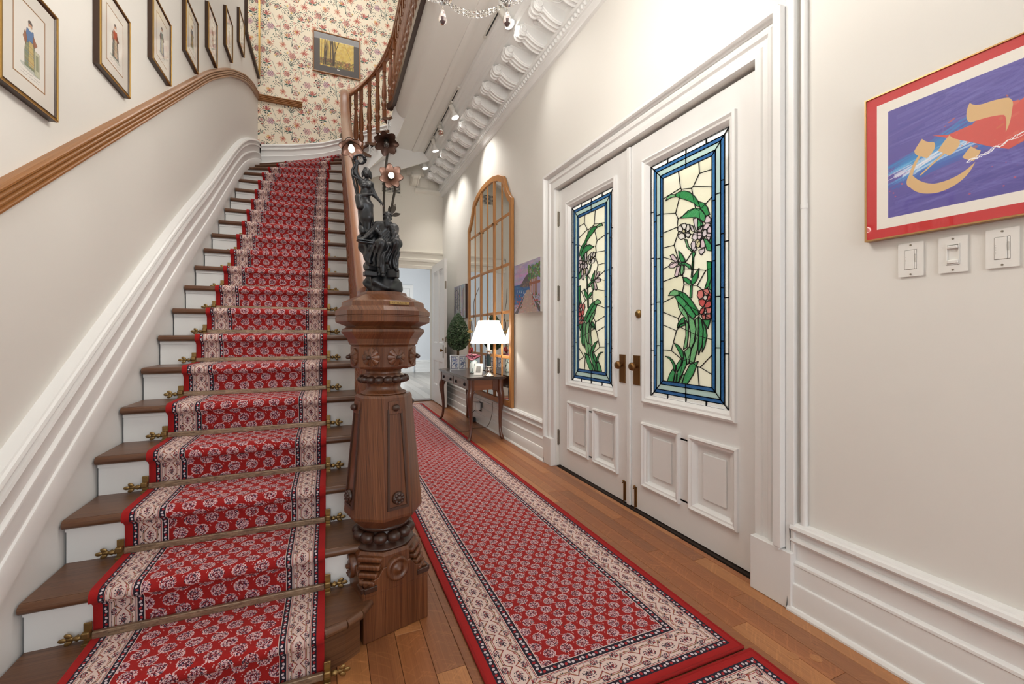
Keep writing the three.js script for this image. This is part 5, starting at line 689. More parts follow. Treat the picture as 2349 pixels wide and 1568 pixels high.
  part('scarf', [tube([[-0.11, 0.53, -0.012], [-0.124, 0.5, -0.014], [-0.119, 0.46, -0.018], [-0.11, 0.42, -0.018], [-0.104, 0.39, -0.014]].map(p => new THREE.Vector3(...p)), 0.005, 24, 6), tube([[-0.122, 0.5, -0.012], [-0.12, 0.475, 0], [-0.1, 0.465, -0.004]].map(p => new THREE.Vector3(...p)), 0.004, 16, 6)], M.bronze, lamp);
  const wr = []; const R = rng(3); for (let i = 0; i < 22; i++) { const a = i / 22 * 6.283; wr.push(ball(0.0062, new THREE.Vector3(-0.094 + Math.cos(a) * 0.02, 0.543 + Math.sin(a) * 0.013 + R() * 0.002, Math.sin(a) * 0.012), 1.3, 0.7, 0.8, 8, 6)); } part('wreath', wr, M.bronze, lamp);
  // stems, leaves, flower shades
  const P3 = a => new THREE.Vector3(...a);
  part('stem', tube([[0.004, 0.2, -0.045], [0.002, 0.27, -0.045], [0.0, 0.36, -0.045], [0.003, 0.47, -0.04], [0.012, 0.57, -0.03], [0.022, 0.635, -0.022], [0.019, 0.648, -0.01], [0.012, 0.632, 0.004]].map(P3), 0.0052, 48, 10), M.stemMetal, lamp);
  part('stem', tube([[0.02, 0.2, -0.04], [0.024, 0.3, -0.04], [0.036, 0.39, -0.036], [0.045, 0.45, -0.034], [0.036, 0.48, -0.03], [0.028, 0.484, -0.012]].map(P3), 0.0052, 36, 10), M.stemMetal, lamp);
  part('stem', tube([[-0.05, 0.2, -0.045], [-0.085, 0.3, -0.05], [-0.1, 0.4, -0.048], [-0.114, 0.5, -0.04], [-0.132, 0.6, -0.03], [-0.134, 0.628, -0.02], [-0.131, 0.618, -0.004], [-0.129, 0.602, 0.003]].map(P3), 0.0045, 40, 10), M.stemMetal, lamp);
  const leafG = (L, W) => { const s = []; for (let i = 0; i <= 8; i++) { const t = i / 8; s.push([W * Math.sin(t * Math.PI) * (1 - t * 0.25), t * L]); } for (let i = 7; i > 0; i--) { const t = i / 8; s.push([-W * Math.sin(t * Math.PI) * (1 - t * 0.25), t * L]); } const g = extrude(s, 0.0012, 0.0006); const p = g.attributes.position; for (let i = 0; i < p.count; i++) p.setZ(i, p.getZ(i) + 0.25 * Math.abs(p.getX(i)) - (p.getY(i) / L) ** 2 * L * 0.25); g.computeVertexNormals(); return g; };
  for (const [L, W, rz, p] of [[0.055, 0.011, -0.35, [0.03, 0.335, -0.03]], [0.045, 0.009, 0.12, [0.028, 0.335, -0.045]], [0.04, 0.009, -1.2, [0.032, 0.33, -0.03]]]) part('leaf', leafG(L, W).rotateZ(rz).translate(...p), M.stemMetal, lamp);
  function flower(dir, p, mat, bulbMat, n, spread, len) {
    const g = sub('flower_shade', lamp), q = new THREE.Quaternion().setFromUnitVectors(UP, dir.clone().normalize()), setp = (geo) => { geo.applyQuaternion(q); geo.translate(...p); return geo; };
    for (let i = 0; i < n; i++) { const pos = [], idx = [], U = 7, W = 7; for (const sd of [0, 1]) for (let a = 0; a <= U; a++) for (let b = 0; b <= W; b++) { const u = a / U, v = b / W * 2 - 1, r = 0.008 + spread * Math.pow(u, 0.75) + 0.006 * u * u * u * (1 + Math.cos(v * 3)), ph = v * (0.62 - 0.12 * u * u) * 6.283 / n * 1.15, rr = r * (1 - 0.1 * v * v * u) + sd * 0.0014 * (i % 2 ? 1 : 1.8) + (i % 2) * 0.003, y = len * u - 0.01 * v * v * u * u; pos.push(Math.cos(ph) * rr, y, Math.sin(ph) * rr); }
      const S = (U + 1) * (W + 1); for (let sd = 0; sd < 2; sd++) for (let a = 0; a < U; a++) for (let b = 0; b < W; b++) { const k = sd * S + a * (W + 1) + b; sd ? idx.push(k, k + 1, k + W + 1, k + 1, k + W + 2, k + W + 1) : idx.push(k, k + W + 1, k + 1, k + 1, k + W + 1, k + W + 2); }
      const gg = new THREE.BufferGeometry(); gg.setAttribute('position', new THREE.Float32BufferAttribute(pos, 3)); gg.setIndex(idx); gg.computeVertexNormals(); part('petal', setp(gg.rotateY(i / n * 6.283)), mat, g); }
    part('socket', setp(lathe([[0.004, -0.016], [0.008, -0.012], [0.011, -0.004], [0.011, 0.004], [0.008, 0.006], [0.0075, 0.02], [0, 0.02]], 14)), M.stemMetal, g);
    const tip = new THREE.Vector3(0, 0.042, 0).applyQuaternion(q).add(P3(p));
    part('bulb', setp(lathe([[0.006, 0.018], [0.0095, 0.028], [0.0125, 0.042], [0.0115, 0.052], [0.006, 0.06], [0, 0.062]], 16)), bulbMat, g);
    return tip;
  }
  const lit = new THREE.MeshStandardMaterial({ color: 0xffffff, emissive: new THREE.Color(1.0, 0.9, 0.75), emissiveIntensity: 2.2 });
  const clearBulb = new THREE.MeshPhysicalMaterial({ color: 0xffffff, transmission: 1, thickness: 0, roughness: 0.05 });
  const t1 = flower(P3([0.12, -0.8, 0.62]), [-0.129, 0.604, 0.004], M.petal, lit, 6, 0.026, 0.04), t2 = flower(P3([0.05, -0.12, 1]), [0.027, 0.484, -0.008], M.petal, lit, 7, 0.028, 0.036); flower(P3([-0.02, -0.66, 0.75]), [0.011, 0.63, 0.005], M.petal, clearBulb, 7, 0.028, 0.034);
  for (const t of [t1, t2]) { const pl = new THREE.PointLight(WARM, LUM.flower, 6, 2); pl.position.copy(t); pl.castShadow = true; lamp.add(pl); }
}
// ---------- console table and what stands on it ----------
const TT = 0.69;
{
  const t = thing('console_table', 'dark wooden console table with cabriole legs against the right wall', 'table', [1.57, 0, 5.07]);
  const x0 = 1.345, x1 = 1.785, s0 = 4.385, s1 = 5.735;
  const tp = (i) => [[x0 + i, s0 + 0.03 + i], [x0 + 0.03 + i, s0 + i], [x1 - i, s0 + i], [x1 - i, s1 - i], [x0 + 0.03 + i, s1 - i], [x0 + i, s1 - 0.03 - i]];
  part('table_top', [slab(tp(0), TT - 0.02, TT - 0.006), slab(tp(0.006), TT - 0.028, TT)], M.tableTop, t, { uv: 'z' });
  const a0 = x0 + 0.025, a1 = x1 - 0.02, b0 = s0 + 0.03, b1 = s1 - 0.03, y0 = TT - 0.155, y1 = TT - 0.028;
  part('apron', [box(a0 + 0.012, a0 + 0.03, y0 + 0.01, y1, b0 + 0.02, b1 - 0.02), box(a1 - 0.03, a1 - 0.01, y0 + 0.01, y1, b0 + 0.02, b1 - 0.02), box(a0 + 0.02, a1 - 0.02, y0 + 0.01, y1, b1 - 0.03, b1 - 0.012)], M.table, t, { uv: 'z' });
  part('end_panel', box(a0 + 0.06, a1 - 0.06, y0 + 0.012, y1, b0 + 0.012, b0 + 0.03), M.tableLight, t, { uv: 'x' });
  for (const [p, q] of [[a0 + 0.05, a0 + 0.06], [a1 - 0.12, a1 - 0.06]]) part('end_moulding', box(p, q, y0 + 0.005, y1, b0 + 0.005, b0 + 0.03), M.table, t, { uv: 'y' });
  for (const [p, q] of [[b0 + 0.06, (b0 + b1) / 2 - 0.01], [(b0 + b1) / 2 + 0.01, b1 - 0.06]]) {
    const d = part('drawer', [rbox(a0 + 0.002, a0 + 0.016, y0 + 0.016, y1 - 0.008, p, q, 0.003)], M.table, t, { uv: 'z' });
    for (const u of [0.2, 0.8]) { const s = lerp(p, q, u); part('drawer_pull', [new THREE.TorusGeometry(0.018, 0.004, 6, 14, Math.PI).rotateZ(Math.PI).rotateY(Math.PI / 2).translate(a0 - 0.006, (y0 + y1) / 2 + 0.004, -s), ...[-0.018, 0.018].map(k => ball(0.007, V(a0, (y0 + y1) / 2 + 0.006, s + k))), rbox(a0 - 0.002, a0 + 0.003, (y0 + y1) / 2 - 0.016, (y0 + y1) / 2 + 0.02, s - 0.026, s + 0.026, 0.001)], M.black, d); }
    part('keyhole', ball(0.006, V(a0 + 0.002, (y0 + y1) / 2 + 0.01, (p + q) / 2), 0.4, 1.6, 1), M.brass, d);
  }
  for (const [x, s, ox, os] of [[a0 + 0.025, b0 + 0.025, -1, -1], [a0 + 0.025, b1 - 0.025, -1, 1], [a1 - 0.025, b0 + 0.025, 0.3, -1], [a1 - 0.025, b1 - 0.025, 0.3, 1]]) {
    const pth = [[0, y1, 0.031], [0, y0 + 0.01, 0.032], [0.012, y0 - 0.03, 0.036], [0.016, y0 - 0.08, 0.034], [0.008, y0 - 0.16, 0.027], [-0.004, y0 - 0.26, 0.021], [-0.008, y0 - 0.36, 0.0175], [0.0, y0 - 0.44, 0.0165], [0.016, y0 - 0.49, 0.02], [0.032, 0.026, 0.021], [0.036, 0.014, 0.018], [0.036, x < 1.5 ? 0.0105 : 0.0, 0.014]];
    const fr = [], N = 30, c = new THREE.CatmullRomCurve3(pth.map(p => new THREE.Vector3(p[0], p[1], p[2])));
    const ring = []; for (let i = 0; i < 12; i++) { const a = i / 12 * 6.283; ring.push([Math.cos(a), Math.sin(a)]); }
    for (let i = 0; i <= N; i++) { const p = c.getPoint(i / N); fr.push({ p: V(x + ox * p.x * 0.8, p.y, s + os * p.x * 0.8), n: new THREE.Vector3(p.z, 0, 0), u: new THREE.Vector3(0, 0, p.z) }); }
    const leg = part('leg', sweep(fr, ring, true, true), M.table, t, { uv: 'y' });
    const kx = x + (ox < 0 ? 0.045 : -0.045); part('knee_bracket', [tube([V(x + (ox < 0 ? 0.02 : -0.02), y0 - 0.05, s), V(x + (ox < 0 ? 0.03 : -0.03), y0 - 0.015, s), V(x + (ox < 0 ? 0.055 : -0.055), y0 + 0.008, s)], 0.011, 12, 8), tube([V(x, y0 - 0.05, s - os * 0.02), V(x, y0 - 0.015, s - os * 0.03), V(x, y0 + 0.008, s - os * 0.055)], 0.011, 12, 8)], M.table, leg);
  }
}
{ // topiary in a hexagonal blue-and-white pot
  const c = [1.555, 5.5], t = thing('potted_topiary', 'clipped egg-shaped boxwood topiary in a blue and white porcelain pot', 'plant', [c[0], TT, c[1]]);
  const porc = new THREE.MeshPhysicalMaterial({ map: tex(canvas(768, 256, (x, w, h) => { const R = rng(12); x.fillStyle = css(226, 230, 234); x.fillRect(0, 0, w, h); for (let i = 0; i < 6; i++) { const X = i * 128; x.strokeStyle = css(24, 34, 84); x.lineWidth = 7; x.strokeRect(X + 13, 18, 102, 220); for (let k = 0; k < 60; k++) { x.fillStyle = css(38 + R() * 60, 62 + R() * 60, 130 + R() * 40, 0.5); x.beginPath(); x.ellipse(X + 24 + R() * 80, 40 + R() * 180, 4 + R() * 18, 2 + R() * 7, R() * 3, 0, 6.3); x.fill(); } for (let k = 0; k < 10; k++) { x.strokeStyle = css(20, 30, 90, 0.8); x.lineWidth = 2 + R() * 3; x.beginPath(); x.moveTo(X + 24 + R() * 80, 60 + R() * 150); x.quadraticCurveTo(X + 24 + R() * 80, 60 + R() * 150, X + 24 + R() * 80, 60 + R() * 150); x.stroke(); } x.fillStyle = css(232, 236, 240, 0.8); for (let k = 0; k < 8; k++) { x.beginPath(); x.ellipse(X + 30 + R() * 70, 60 + R() * 140, 14, 6, R() * 3, 0, 6.3); x.fill(); } } })), roughness: 0.2, clearcoat: 0.7 });
  const pot = prism([[TT, 0.097], [TT + 0.006, 0.1], [TT + 0.185, 0.104], [TT + 0.19, 0.102], [TT + 0.19, 0.09], [TT + 0.17, 0.088]], 6, 0.35); { const p = pot.attributes.position, uv = new Float32Array(p.count * 2); for (let i = 0; i < p.count; i += 3) { let cx = 0, cz = 0; for (let j = 0; j < 3; j++) { cx += p.getX(i + j); cz += p.getZ(i + j); } let f = Math.round((Math.atan2(cx, cz) - 0.35) / (Math.PI / 3)); const a0 = 0.35 + f * Math.PI / 3; for (let j = 0; j < 3; j++) { const x = p.getX(i + j), z = p.getZ(i + j), lat = x * Math.cos(a0) - z * Math.sin(a0); uv[2 * (i + j)] = ((f + 6) % 6 + 0.5 + lat / 0.12) / 6; uv[2 * (i + j) + 1] = (p.getY(i + j) - TT) / 0.19; } } pot.setAttribute('uv', new THREE.BufferAttribute(uv, 2)); }
  part('pot', at(pot, c[0], 0, c[1]), porc, t); part('soil', at(new THREE.CylinderGeometry(0.085, 0.085, 0.01, 6), c[0], TT + 0.165, c[1]), plain(0x3a2c1e, 0.95), t);
  part('trunk', cyl(0.017, 0.014, V(c[0], TT + 0.16, c[1]), V(c[0], TT + 0.34, c[1]), 10), plain(0x5c4630, 0.9), t);
  const R = rng(9), H = 0.49, prof = v => 0.15 * Math.pow(Math.sin(Math.PI * Math.pow(v, 0.72)), 0.72) * (1 - 0.12 * v) + 0.004, core = []; for (let i = 0; i <= 14; i++) { const v = i / 14; core.push([Math.max(prof(v) - 0.018, 0.001), TT + 0.25 + v * H]); } part('crown_core', at(lathe(core, 20), c[0], 0, c[1]), plain(0x141c10, 1), t);
  const lg = new THREE.SphereGeometry(0.0085, 6, 4); lg.scale(0.75, 0.28, 1.35); const n = 3400, im = new THREE.InstancedMesh(lg, new THREE.MeshStandardMaterial({ color: 0xffffff, roughness: 0.35 }), n), m4 = new THREE.Matrix4(), q = new THREE.Quaternion(), col = new THREE.Color();
  for (let i = 0; i < n; i++) { const v = 0.01 + 0.985 * R(), a = R() * 6.283, r = prof(v) - 0.014 + R() * 0.016; q.setFromEuler(new THREE.Euler(R() * 6, R() * 6, R() * 6)); m4.compose(new THREE.Vector3(Math.cos(a) * r, 0.25 + v * H, Math.sin(a) * r), q, new THREE.Vector3(1, 1, 1).multiplyScalar(0.8 + R() * 0.6)); im.setMatrixAt(i, m4); const g = R(); im.setColorAt(i, g < 0.12 ? col.setRGB(0.25, 0.3, 0.2) : col.setRGB(0.02 + g * 0.035, 0.05 + g * 0.06, 0.02 + g * 0.02)); }
  im.name = 'foliage'; im.userData = { kind: 'stuff' }; t.add(im);
}
{ // patterned vase with silk flowers and a tall twig
  const c = [1.575, 4.9], t = thing('flower_vase', 'small black and white patterned vase with pink silk flowers and a tall twig', 'vase', [c[0], TT, c[1]]);
  const pm = new THREE.MeshPhysicalMaterial({ map: tex(canvas(512, 256, (x, w, h) => { const R = rng(33); x.fillStyle = css(214, 224, 222); x.fillRect(0, 0, w, h); for (let k = 0; k < 120; k++) { x.strokeStyle = R() < 0.7 ? css(22, 34, 40) : css(90, 150, 150); x.lineWidth = 4 + R() * 6; x.beginPath(); x.arc(R() * w, R() * h, 8 + R() * 16, R() * 6, R() * 6 + 3); x.stroke(); } })), roughness: 0.25, clearcoat: 0.5 });
  part('vase_body', at(lathe([[0, TT], [0.044, TT], [0.048, TT + 0.01], [0.05, TT + 0.08], [0.047, TT + 0.14], [0.04, TT + 0.155], [0.042, TT + 0.16], [0.036, TT + 0.158], [0.034, TT + 0.12]], 24), c[0], 0, c[1]), pm, t);
  const R = rng(21), fm = [plain(0x8c4a5c, 0.8), plain(0xb87a86, 0.8), plain(0x6e3844, 0.8)];
  for (let i = 0; i < 15; i++) { const a = R() * 6.283, r = 0.02 + R() * 0.05, p = V(c[0] + Math.cos(a) * r, TT + 0.155 + R() * 0.07, c[1] + Math.sin(a) * r), gs = []; for (let k = 0; k < 6; k++) gs.push(ball(0.02, new THREE.Vector3(p.x + Math.cos(k * 1.05) * 0.014, p.y + (k % 2) * 0.006, p.z + Math.sin(k * 1.05) * 0.014), 1, 0.45, 1, 8, 5)); part('silk_flower', gs, fm[i % 3], t); }
  part('red_flower', [0, 1, 2, 3, 4].map(k => ball(0.022, V(c[0] + 0.012 * Math.cos(k * 1.3), TT + 0.265 + 0.02 * Math.sin(k * 2), c[1] + 0.1 + 0.014 * Math.sin(k * 1.3)), 0.9, 1.1, 0.6, 8, 6)), plain(0xa8383c, 0.8), t);
  part('twig', [tube([V(c[0], TT + 0.1, c[1] + 0.02), V(c[0] + 0.01, TT + 0.4, c[1] + 0.1), V(c[0] + 0.03, TT + 0.7, c[1] + 0.08), V(c[0] + 0.02, TT + 0.86, c[1] + 0.04), V(c[0] + 0.05, TT + 1.02, c[1] - 0.06)], 0.0035, 30, 6), tube([V(c[0], TT + 0.3, c[1] + 0.08), V(c[0] - 0.01, TT + 0.5, c[1] + 0.12), V(c[0], TT + 0.66, c[1] + 0.15)], 0.003, 16, 6), tube([V(c[0], TT + 0.1, c[1] + 0.02), V(c[0] - 0.01, TT + 0.35, c[1] + 0.1), V(c[0] + 0.005, TT + 0.62, c[1] + 0.1)], 0.004, 16, 6)], plain(0x4a382c, 0.9), t);
  for (const [dy, ds, k] of [[0.48, 0.1, 0.03], [0.38, 0.11, 0.018], [0.62, 0.08, 0.016], [0.3, 0.09, 0.014]]) part('dried_bloom', [0, 1, 2, 3, 4, 5, 6].map(i => { const q = new THREE.SphereGeometry(k * 0.62, 7, 5); q.scale(1.5, 0.3, 0.55); q.translate(k * 0.7, 0, 0); q.rotateZ(0.5 + (i % 3) * 0.35); q.rotateY(i * 0.9); const o = V(c[0] - 0.01, TT + dy, c[1] + ds); return q.translate(o.x, o.y, o.z); }), plain(0xb59a62, 0.85), t);
}
{ // table lamp
  const c = [1.615, 4.475], t = thing('table_lamp', 'silver table lamp with dark teal column and a lit white pyramid shade', 'lamp', [c[0], TT, c[1]]);
  part('lamp_base', at(lathe([[0, TT], [0.062, TT], [0.064, TT + 0.008], [0.055, TT + 0.014], [0.03, TT + 0.03], [0.024, TT + 0.045], [0.034, TT + 0.06], [0.036, TT + 0.072], [0.026, TT + 0.085], [0.024, TT + 0.095], [0.034, TT + 0.1], [0.034, TT + 0.108], [0, TT + 0.108]], 28), c[0], 0, c[1]), M.chrome, t);
  part('column', at(new THREE.CylinderGeometry(0.026, 0.026, 0.135, 24), c[0], TT + 0.175, c[1]), new THREE.MeshPhysicalMaterial({ color: 0x0d2a30, roughness: 0.15, clearcoat: 1 }), t);
  part('capital', at(lathe([[0, TT + 0.242], [0.03, TT + 0.242], [0.022, TT + 0.255], [0.018, TT + 0.27], [0.028, TT + 0.28], [0.038, TT + 0.284], [0.038, TT + 0.29], [0, TT + 0.29]], 24), c[0], 0, c[1]), M.chrome, t);
  part('candle_sleeve', at(new THREE.CylinderGeometry(0.015, 0.015, 0.09, 16), c[0], TT + 0.335, c[1]), M.white, t);
  const shadeMat = new THREE.MeshPhysicalMaterial({ color: 0xfbf7ef, transmission: 0.45, roughness: 1, thickness: 0, side: THREE.DoubleSide });
  const sh = (r0, r1) => { const pr = [[TT + 0.362, 0.158], [TT + 0.615, 0.088]], k = Math.SQRT2, pos = []; const P = (l, i) => { const a = Math.PI / 4 + i * Math.PI / 2 + 0.12; return [c[0] + Math.sin(a) * l[1] * k * 0.98, l[0], -c[1] + Math.cos(a) * l[1] * k * 0.98]; }; for (let i = 0; i < 4; i++) { const a = P(pr[0], i), b = P(pr[0], i + 1), d = P(pr[1], i), e = P(pr[1], i + 1); pos.push(...a, ...b, ...d, ...b, ...e, ...d); } const g = new THREE.BufferGeometry(); g.setAttribute('position', new THREE.Float32BufferAttribute(pos, 3)); g.computeVertexNormals(); return g; };
  part('lamp_shade', sh(), shadeMat, t); part('finial', at(lathe([[0, TT + 0.615], [0.012, TT + 0.616], [0.004, TT + 0.625], [0.009, TT + 0.636], [0.004, TT + 0.648], [0, TT + 0.654]], 14), c[0], 0, c[1]), M.chrome, t);
  part('bulb', ball(0.028, V(c[0], TT + 0.45, c[1]), 1, 1.2, 1), new THREE.MeshStandardMaterial({ color: 0xffffff, emissive: new THREE.Color(1, 0.93, 0.82), emissiveIntensity: 5 }), t);
  const pl = new THREE.PointLight(WARM, LUM.lamp, 8, 2); pl.position.set(0, 0.45, 0); pl.castShadow = true; t.add(pl);
}
{ // white photo card
  const g = new RoundedBoxGeometry(0.1, 0.135, 0.008, 1, 0.002).rotateX(-0.3).rotateY(-0.75).translate(1.545, TT + 0.0665, -4.62);
  const t = thing('photo_frame', 'small white photo frame leaning beside the lamp base', 'photo frame', [1.545, TT, 4.66]); part('frame', g, M.white, t); part('picture', new THREE.BoxGeometry(0.055, 0.07, 0.002).translate(0, 0.0, 0.0045).rotateX(-0.3).rotateY(-0.75).translate(1.545, TT + 0.066, -4.62), plain(0x8a8884, 0.6), t);
}
{ // plug-in adapter and flex under the table
  const a = thing('outlet_adapter', 'white plug-in adapter on the baseboard under the console table', 'adapter', [1.78, 0.16, 5.33]);
  part('outlet_plate', rbox(1.783, 1.79, 0.16, 0.28, 5.24, 5.32, 0.002), M.black, a); part('adapter_body', [rbox(1.71, 1.785, 0.175, 0.275, 5.29, 5.37, 0.006), rbox(1.725, 1.785, 0.18, 0.27, 5.25, 5.295, 0.005)], M.white, a); part('prong', [box(1.74, 1.744, 0.145, 0.178, 5.31, 5.316), box(1.755, 1.759, 0.145, 0.178, 5.31, 5.316)], M.steel, a);
  solo('extension_cord', [tube([V(1.765, 0.35, 4.76), V(1.76, 0.2, 4.77), V(1.745, 0.06, 4.86), V(1.72, 0.006, 5.0), V(1.62, 0.006, 5.02), V(1.5, 0.006, 4.9), V(1.42, 0.006, 4.95)], 0.0035, 50, 6)], plain(0x5a4a3c, 0.6), 'thin brown flex trailing from behind the mirror to the floor under the table', 'cord');
  const p = thing('power_plug', 'black plug transformer on the floor under the console table', 'plug', [1.73, 0, 5.42]); part('body', rbox(1.70, 1.765, 0, 0.06, 5.38, 5.46, 0.012, 2), M.black, p); part('lead', tube([V(1.73, 0.055, 5.42), V(1.72, 0.1, 5.42), V(1.735, 0.15, 5.37), V(1.745, 0.178, 5.34)], 0.004, 16, 6), M.black, p);
}
// ---------- arched window-pane mirror ----------
{
  const t = thing('arched_mirror', 'tall arched mirror divided by pale wooden glazing bars above the console table', 'mirror', [1.81, 0.36, 5.05]), x = 1.813, c = 5.045, W = 0.795;
  const uv = (u, y) => [u, y];
  // outline in (u = toward camera +, y)
  const half = [[0.795, 0.365], [0.795, 2.62], [0.74, 2.66], [0.66, 2.75], [0.59, 2.87], [0.555, 2.93], [0.4, 3.0], [0.2, 3.045], [0, 3.055]];
  const out = half.concat(half.slice(0, -1).reverse().map(p => [-p[0], p[1]]));
  const inn = out.map(([u, y]) => [u * (0.795 - 0.055) / 0.795, y < 1 ? y + 0.055 : y - (Math.abs(u) < 0.56 ? 0.058 : 0.04)]);
  const sh = new THREE.Shape(out.map(p => new THREE.Vector2(...p))); sh.holes.push(new THREE.Path(inn.map(p => new THREE.Vector2(...p)))); const fg = new THREE.ExtrudeGeometry(sh, { depth: 0.026, bevelEnabled: true, bevelSize: 0.003, bevelThickness: 0.003, bevelSegments: 1 });
  part('frame', onRight(fg, x + 0.006, 0, c), M.mirrorWood, t, { uv: 'y' });
  const topAt = u => { const a = Math.abs(u); return table(half.map(p => [-p[0], p[1]]).slice(1), -a) - 0.05; };
  const thick = [0.245, -0.245], thin = [0.49, 0.0, -0.49];
  const us = [0.745, 0.49, 0.245, 0.0, -0.245, -0.49, -0.745], ys = [0.42, 0.9, 1.4, 1.925, 2.475];
  const mirror = new THREE.MeshStandardMaterial({ color: 0xe6e6e2, roughness: 0.02, metalness: 1 });
  for (let i = 0; i < 6; i++) for (let j = 0; j < 5; j++) { const u1 = us[i], u0 = us[i + 1], y0 = ys[j], pts = [[u0, y0], [u1, y0]]; if (j < 4) pts.push([u1, ys[j + 1]], [u0, ys[j + 1]]); else for (let k = 0; k <= 6; k++) { const u = lerp(u1, u0, k / 6); pts.push([u, Math.max(y0 + 0.05, topAt(u) + 0.01)]); } part('mirror_pane', onRight(extrude(pts, 0.004), x - 0.004, 0, c), mirror, t); }
  for (const u of thick) part('mullion', onRight(extrude([[u - 0.026, 0.4], [u + 0.026, 0.4], [u + 0.026, topAt(u) + 0.02], [u - 0.026, topAt(u) + 0.02]], 0.016, 0.002), x, 0, c), M.mirrorWood, t, { uv: 'y' });
  for (const u of thin) part('glazing_bar', onRight(extrude([[u - 0.013, 0.4], [u + 0.013, 0.4], [u + 0.013, topAt(u) + 0.02], [u - 0.013, topAt(u) + 0.02]], 0.012, 0.002), x, 0, c), M.mirrorWood, t, { uv: 'y' });
  for (const y of ys.slice(1)) part('glazing_bar', onRight(extrude([[-0.76, y - 0.014], [0.76, y - 0.014], [0.76, y + 0.014], [-0.76, y + 0.014]], 0.012, 0.002), x, 0, c), M.mirrorWood, t, { uv: 'z' });
  for (const u of thick) part('latch', [onRight(new THREE.BoxGeometry(0.07, 0.01, 0.012).translate(u, 2.46, 0.03), x, 0, c), onRight(new THREE.CylinderGeometry(0.008, 0.008, 0.02, 8).rotateX(1.57).translate(u, 2.47, 0.03), x, 0, c)], M.antique, t);
}
// ---------- pictures ----------
const pictureMat = (c, gloss = 1) => new THREE.MeshPhysicalMaterial({ map: tex(c), roughness: 0.6, clearcoat: gloss, clearcoatRoughness: 0.02 });
function sheet(w, h, z) { const g = new THREE.BoxGeometry(w, h, 0.003); g.translate(0, h / 2, z); return g; }
function printCanvas(seed, kind) {
  return canvas(512, 640, (x, w, h) => {
    const R = rng(seed); x.fillStyle = css(226, 221, 212); x.fillRect(0, 0, w, h);
    x.fillStyle = css(233, 229, 221); x.fillRect(104, 96, 304, 448); x.strokeStyle = css(160, 116, 70); x.lineWidth = 6; x.strokeRect(104, 96, 304, 448); x.strokeStyle = css(90, 66, 44); x.lineWidth = 1.5; x.strokeRect(100, 92, 312, 456);
    const C = [[[70, 110, 160], [120, 130, 100], [206, 178, 110], [150, 90, 60]], [[186, 74, 40], [70, 84, 80], [210, 190, 160], [120, 80, 60]], [[110, 124, 116], [78, 96, 120], [196, 190, 160], [110, 84, 84]], [[66, 84, 112], [110, 116, 80], [176, 150, 96], [90, 76, 60]], [[120, 132, 110], [150, 92, 84], [200, 188, 160], [80, 90, 96]]][kind % 5];
    const blob = (pts, c, a = 0.9) => { x.fillStyle = css(...c, a); x.beginPath(); pts.forEach(([X, Y], i) => i ? x.lineTo(X, Y) : x.moveTo(X, Y)); x.closePath(); x.fill(); x.strokeStyle = css(60, 52, 46, 0.7); x.lineWidth = 1.6; x.stroke(); };
    x.fillStyle = css(150, 160, 150, 0.5); x.beginPath(); x.ellipse(260, 470, 96, 16, 0.05, 0, 6.3); x.fill();
    blob([[216, 300], [300, 296], [318, 380], [324, 462], [206, 466], [204, 380]], C[1]); blob([[226, 232], [292, 230], [306, 310], [212, 316]], C[0]); blob([[212, 250], [190, 300], [214, 340], [232, 300]], C[3]); blob([[292, 250], [330, 290], [300, 320], [284, 290]], C[3]);
    blob([[246, 300], [290, 300], [300, 450], [242, 452]], C[2], 0.85); for (let i = 0; i < 9; i++) { x.strokeStyle = css(...C[(i + 1) % 4], 0.7); x.lineWidth = 2.5; x.beginPath(); x.moveTo(206, 330 + i * 15); x.lineTo(320, 336 + i * 15); x.stroke(); }
    x.fillStyle = css(206, 160, 130); x.beginPath(); x.ellipse(260, 206, 18, 24, 0, 0, 6.3); x.fill(); x.strokeStyle = css(70, 58, 50); x.lineWidth = 2; x.stroke(); x.fillStyle = css(96, 88, 84); x.beginPath(); x.arc(260, 196, 22, Math.PI, 0); x.fill(); x.fillStyle = css(228, 224, 214); x.beginPath(); x.ellipse(260, 226, 20, 12, 0, 0, 6.3); x.fill();
    if (kind === 0) { blob([[300, 330], [352, 330], [356, 480], [300, 476]], [190, 192, 160]); blob([[318, 350], [338, 350], [340, 440], [320, 440]], [140, 146, 116]); }
    x.strokeStyle = css(90, 84, 78, 0.8); x.lineWidth = 1.5; for (const y of [500, 518]) { x.beginPath(); let X = 170; x.moveTo(X, y); while (X < 346) { X += 4 + R() * 6; x.lineTo(X, y + (R() - 0.5) * 8); if (R() < 0.14) { X += 10; x.moveTo(X, y); } } x.stroke(); }
  });
}
function framed(name, label, cat, place, at3, w, h, prof, frameMat, matC, matGloss, group) {
  const t = thing(name, label, cat, at3, group), F = place;
  part('frame', F(frameGeo(w, h, prof), ...at3), frameMat, t, { uv: 'y' }); const ins = prof.reduce((m, p) => Math.max(m, p[0]), 0) - 0.002;
  const g = new THREE.PlaneGeometry(w - 2 * ins, h - 2 * ins).translate(0, h / 2, prof[prof.length - 1][1] + 0.006); const b = sheet(w - 2 * ins + 0.002, h - 2 * ins + 0.002, 0).translate(0, ins, prof[prof.length - 1][1] + 0.0035);
  part('backing', F(b, ...at3), M.frameDark, t); part('picture', F(g, ...at3), matC, t); return t;
}
